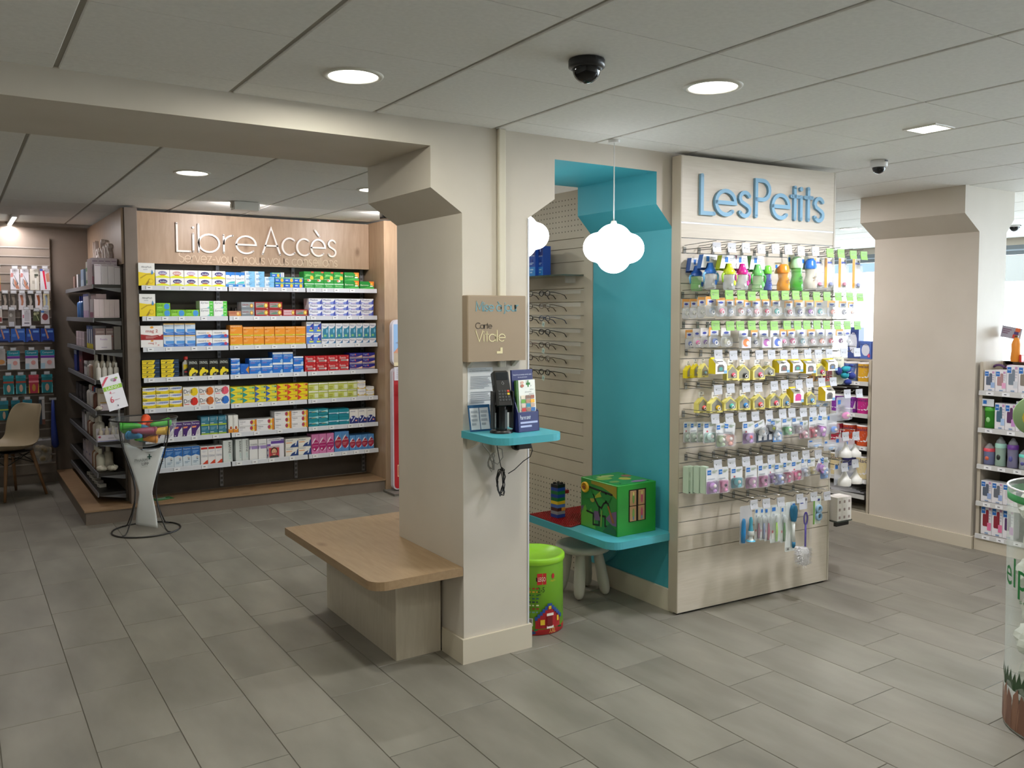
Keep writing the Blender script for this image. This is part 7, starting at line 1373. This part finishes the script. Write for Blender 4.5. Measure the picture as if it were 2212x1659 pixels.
tinrow(.6015, (4.055, 4.178, 4.3, 4.42, 4.54), .155, [('d8562a', 'orange-red'), ('c84a2a', 'rust'), ('b8304a', 'crimson'), ('b8304a', 'crimson'), ('c84a2a', 'rust')], 'novalac', 'third')
tinrow(.3425, (4.055, 4.178, 4.3, 4.42), .17, [('e8d8a8', 'cream and orange'), ('3a3f70', 'navy'), ('e8d8a8', 'cream and orange'), ('3a3f70', 'navy')], 'biolac', 'fourth')
for k, y in enumerate((4.055, 4.165, 4.28)): plain('milk_carton', .1, .07, .14 if k < 2 else .25, '5a78c8' if k < 2 else '44589a', [(E_, .5, .5, .36, .34, 'dfe4f4'), (T_, 'novalac', .05, .76, .8, .9, '2a3070'), (E_, .8, .18, .12, .11, 'd83a6a'), (T_, '2', .76, .12, .84, .24, 'ffffff')], (6.1, y, 1.2705), 'blue and white baby milk carton on the shelving top, %s along from the pillar' % ordn(k), 'carton', 'milk cartons', -PI/2)
MB().box(6.0, 3.98, 1.255, 6.205, 6.2, 1.27, M('a29a8e', .5)).obj('top_board', bpy.data.objects['milk_shelving'])
# ------------------------------------------------------------------ clear drum full of bags
dr = thing('collection_drum', 'tall clear drum filled with white plastic bags, green band and lettering', 'drum', (3.63, 1.52, 0))
RD = .25; HD = .955
MB().lathe([(RD, .004), (RD, .3), (RD+.008, HD)], clear('drum_film', 'e4ece6', .2, .12), 48, cap=False).obj('wall', dr); MB().lathe([(.0001, .001), (RD, .001), (RD, .006), (.0001, .006)], M('5a564e', .5), 40).obj('base', dr)
MB().lathe([(RD+.0075, HD-.05), (RD+.0092, HD-.022), (RD+.0068, HD-.022)], M('1c7a3c', .4), 48, cap=False).obj('green_band', dr); MB().tube([((RD+.008)*math.cos(a), (RD+.008)*math.sin(a), HD) for a in [2*PI*i/40 for i in range(40)]], .004, clear('drum_rim', 'e8e4e4', .6, .2), 6, True).obj('rim', dr)
def dwrap(ops_, am, w, h, z0, name):
    q = MB(); q.ops(ops_, w, h, 0, z0=z0)
    for i, p in enumerate(q.v): a = am+p[0]/RD; rr = RD+.0015+.008*max(0, (p[2]-.3)/(HD-.3))-p[1]*.6; q.v[i] = (rr*math.cos(a), rr*math.sin(a), p[2])
    q.obj(name, dr)
AM = math.atan2(-1.52, -3.63)
dwrap([(T_, 'elp', 0, .0, 1, 1, '1f7a3e')], AM-1.0, .15, .15, .535, 'green_lettering'); dwrap([(T_, 'sol', 0, 0, 1, 1, '6a8a6a')], AM-.78, .05, .018, .52, 'small_lettering')
for k in range(9):
    a = AM-1.5+.32*k
    dwrap([(Pp, [(0, 0), (.5, .0), (.62, .5), (.5, 1), (.2, .8)], '8a6450'), (Pp, [(.4, 0), (1, 0), (1, .7), (.7, .9), (.5, .5)], '7a5646')], a, .09, .17, .012, 'hands_print')
    dwrap([(Pp, [(0, .2), (.14, .9), (.24, .45), (.42, 1), (.55, .5), (.72, .95), (.84, .45), (1, .8), (1, 0), (.0, 0)], '2c4a2a')], a+.05, .09, .085, .165, 'leaf_print')
rd = random.Random(11); BG = noisy('bag_plastic', 'ccd0c6', 'dcdfd6', 14, .35)
for k in range(21):
    ly, q_ = divmod(k, 3); zc = .085+.132*ly+rd.uniform(-.004, .004); a = AM-1.25+2.0944*q_+.3*(ly % 2); n, kk = 12, 9; vs = []; fs = []; sd_ = rd.random()*10
    for j in range(kk+1):
        ph = -PI/2+PI*j/kk
        for i in range(n):
            th = 2*PI*i/n; w = .098*(1+.07*math.sin(3*th+sd_+j)+.05*math.sin(5*th-j*1.7)+.04*math.sin(9*th+j)); x = .126*math.cos(a)+w*abs(math.cos(ph))**.6*math.cos(th); y = .126*math.sin(a)+w*abs(math.cos(ph))**.6*math.sin(th)
            q = math.hypot(x, y)
            if q > .238: x *= .238/q; y *= .238/q
            vs.append((x, y, max(.008, zc+.064*math.sin(ph)*(1+.06*math.cos(4*th+sd_)))))
    for j in range(kk):
        for i in range(n): fs.append([j*n+i, j*n+(i+1) % n, (j+1)*n+(i+1) % n, (j+1)*n+i])
    m = MB().add(vs, fs, BG, k % 3 > 0)
    if ly > 1: m.tube([(.1*math.cos(a), .1*math.sin(a), zc+.03), (.14*math.cos(a+.1), .14*math.sin(a+.1), zc+.062)], [.02, .004], BG, 6)
    tag(m.obj('plastic_bag', None, (3.63, 1.52, 0)), 'crumpled white plastic bag inside the clear drum, %s layer from the bottom, %s one' % (ordn(ly), ['first', 'second', 'third'][q_]), 'bag', 'bags in the drum')
bd = thing('stick_sign', 'round pale green sign with yellow centre on a stick stuck in the drum', 'sign', (3.452, 1.625, 1.245), -.9)
MB().lathe([(.0001, -.004), (.075, -.004), (.077, 0), (.075, .004), (.0001, .004)], M('8fae7c', .5), 32, axis='y').obj('disc', bd)
m = MB(); m.prism([(.045*math.cos(2*PI*i/16), .04*math.sin(2*PI*i/16)-.008) for i in range(16)], 'y', -.0052, -.0042, M('d8c04a', .5)); m.obj('centre_print', bd)
MB().tube([(0, .006, -.3), (0, .006, .03)], .004, WHITE, 6).obj('stick', bd)
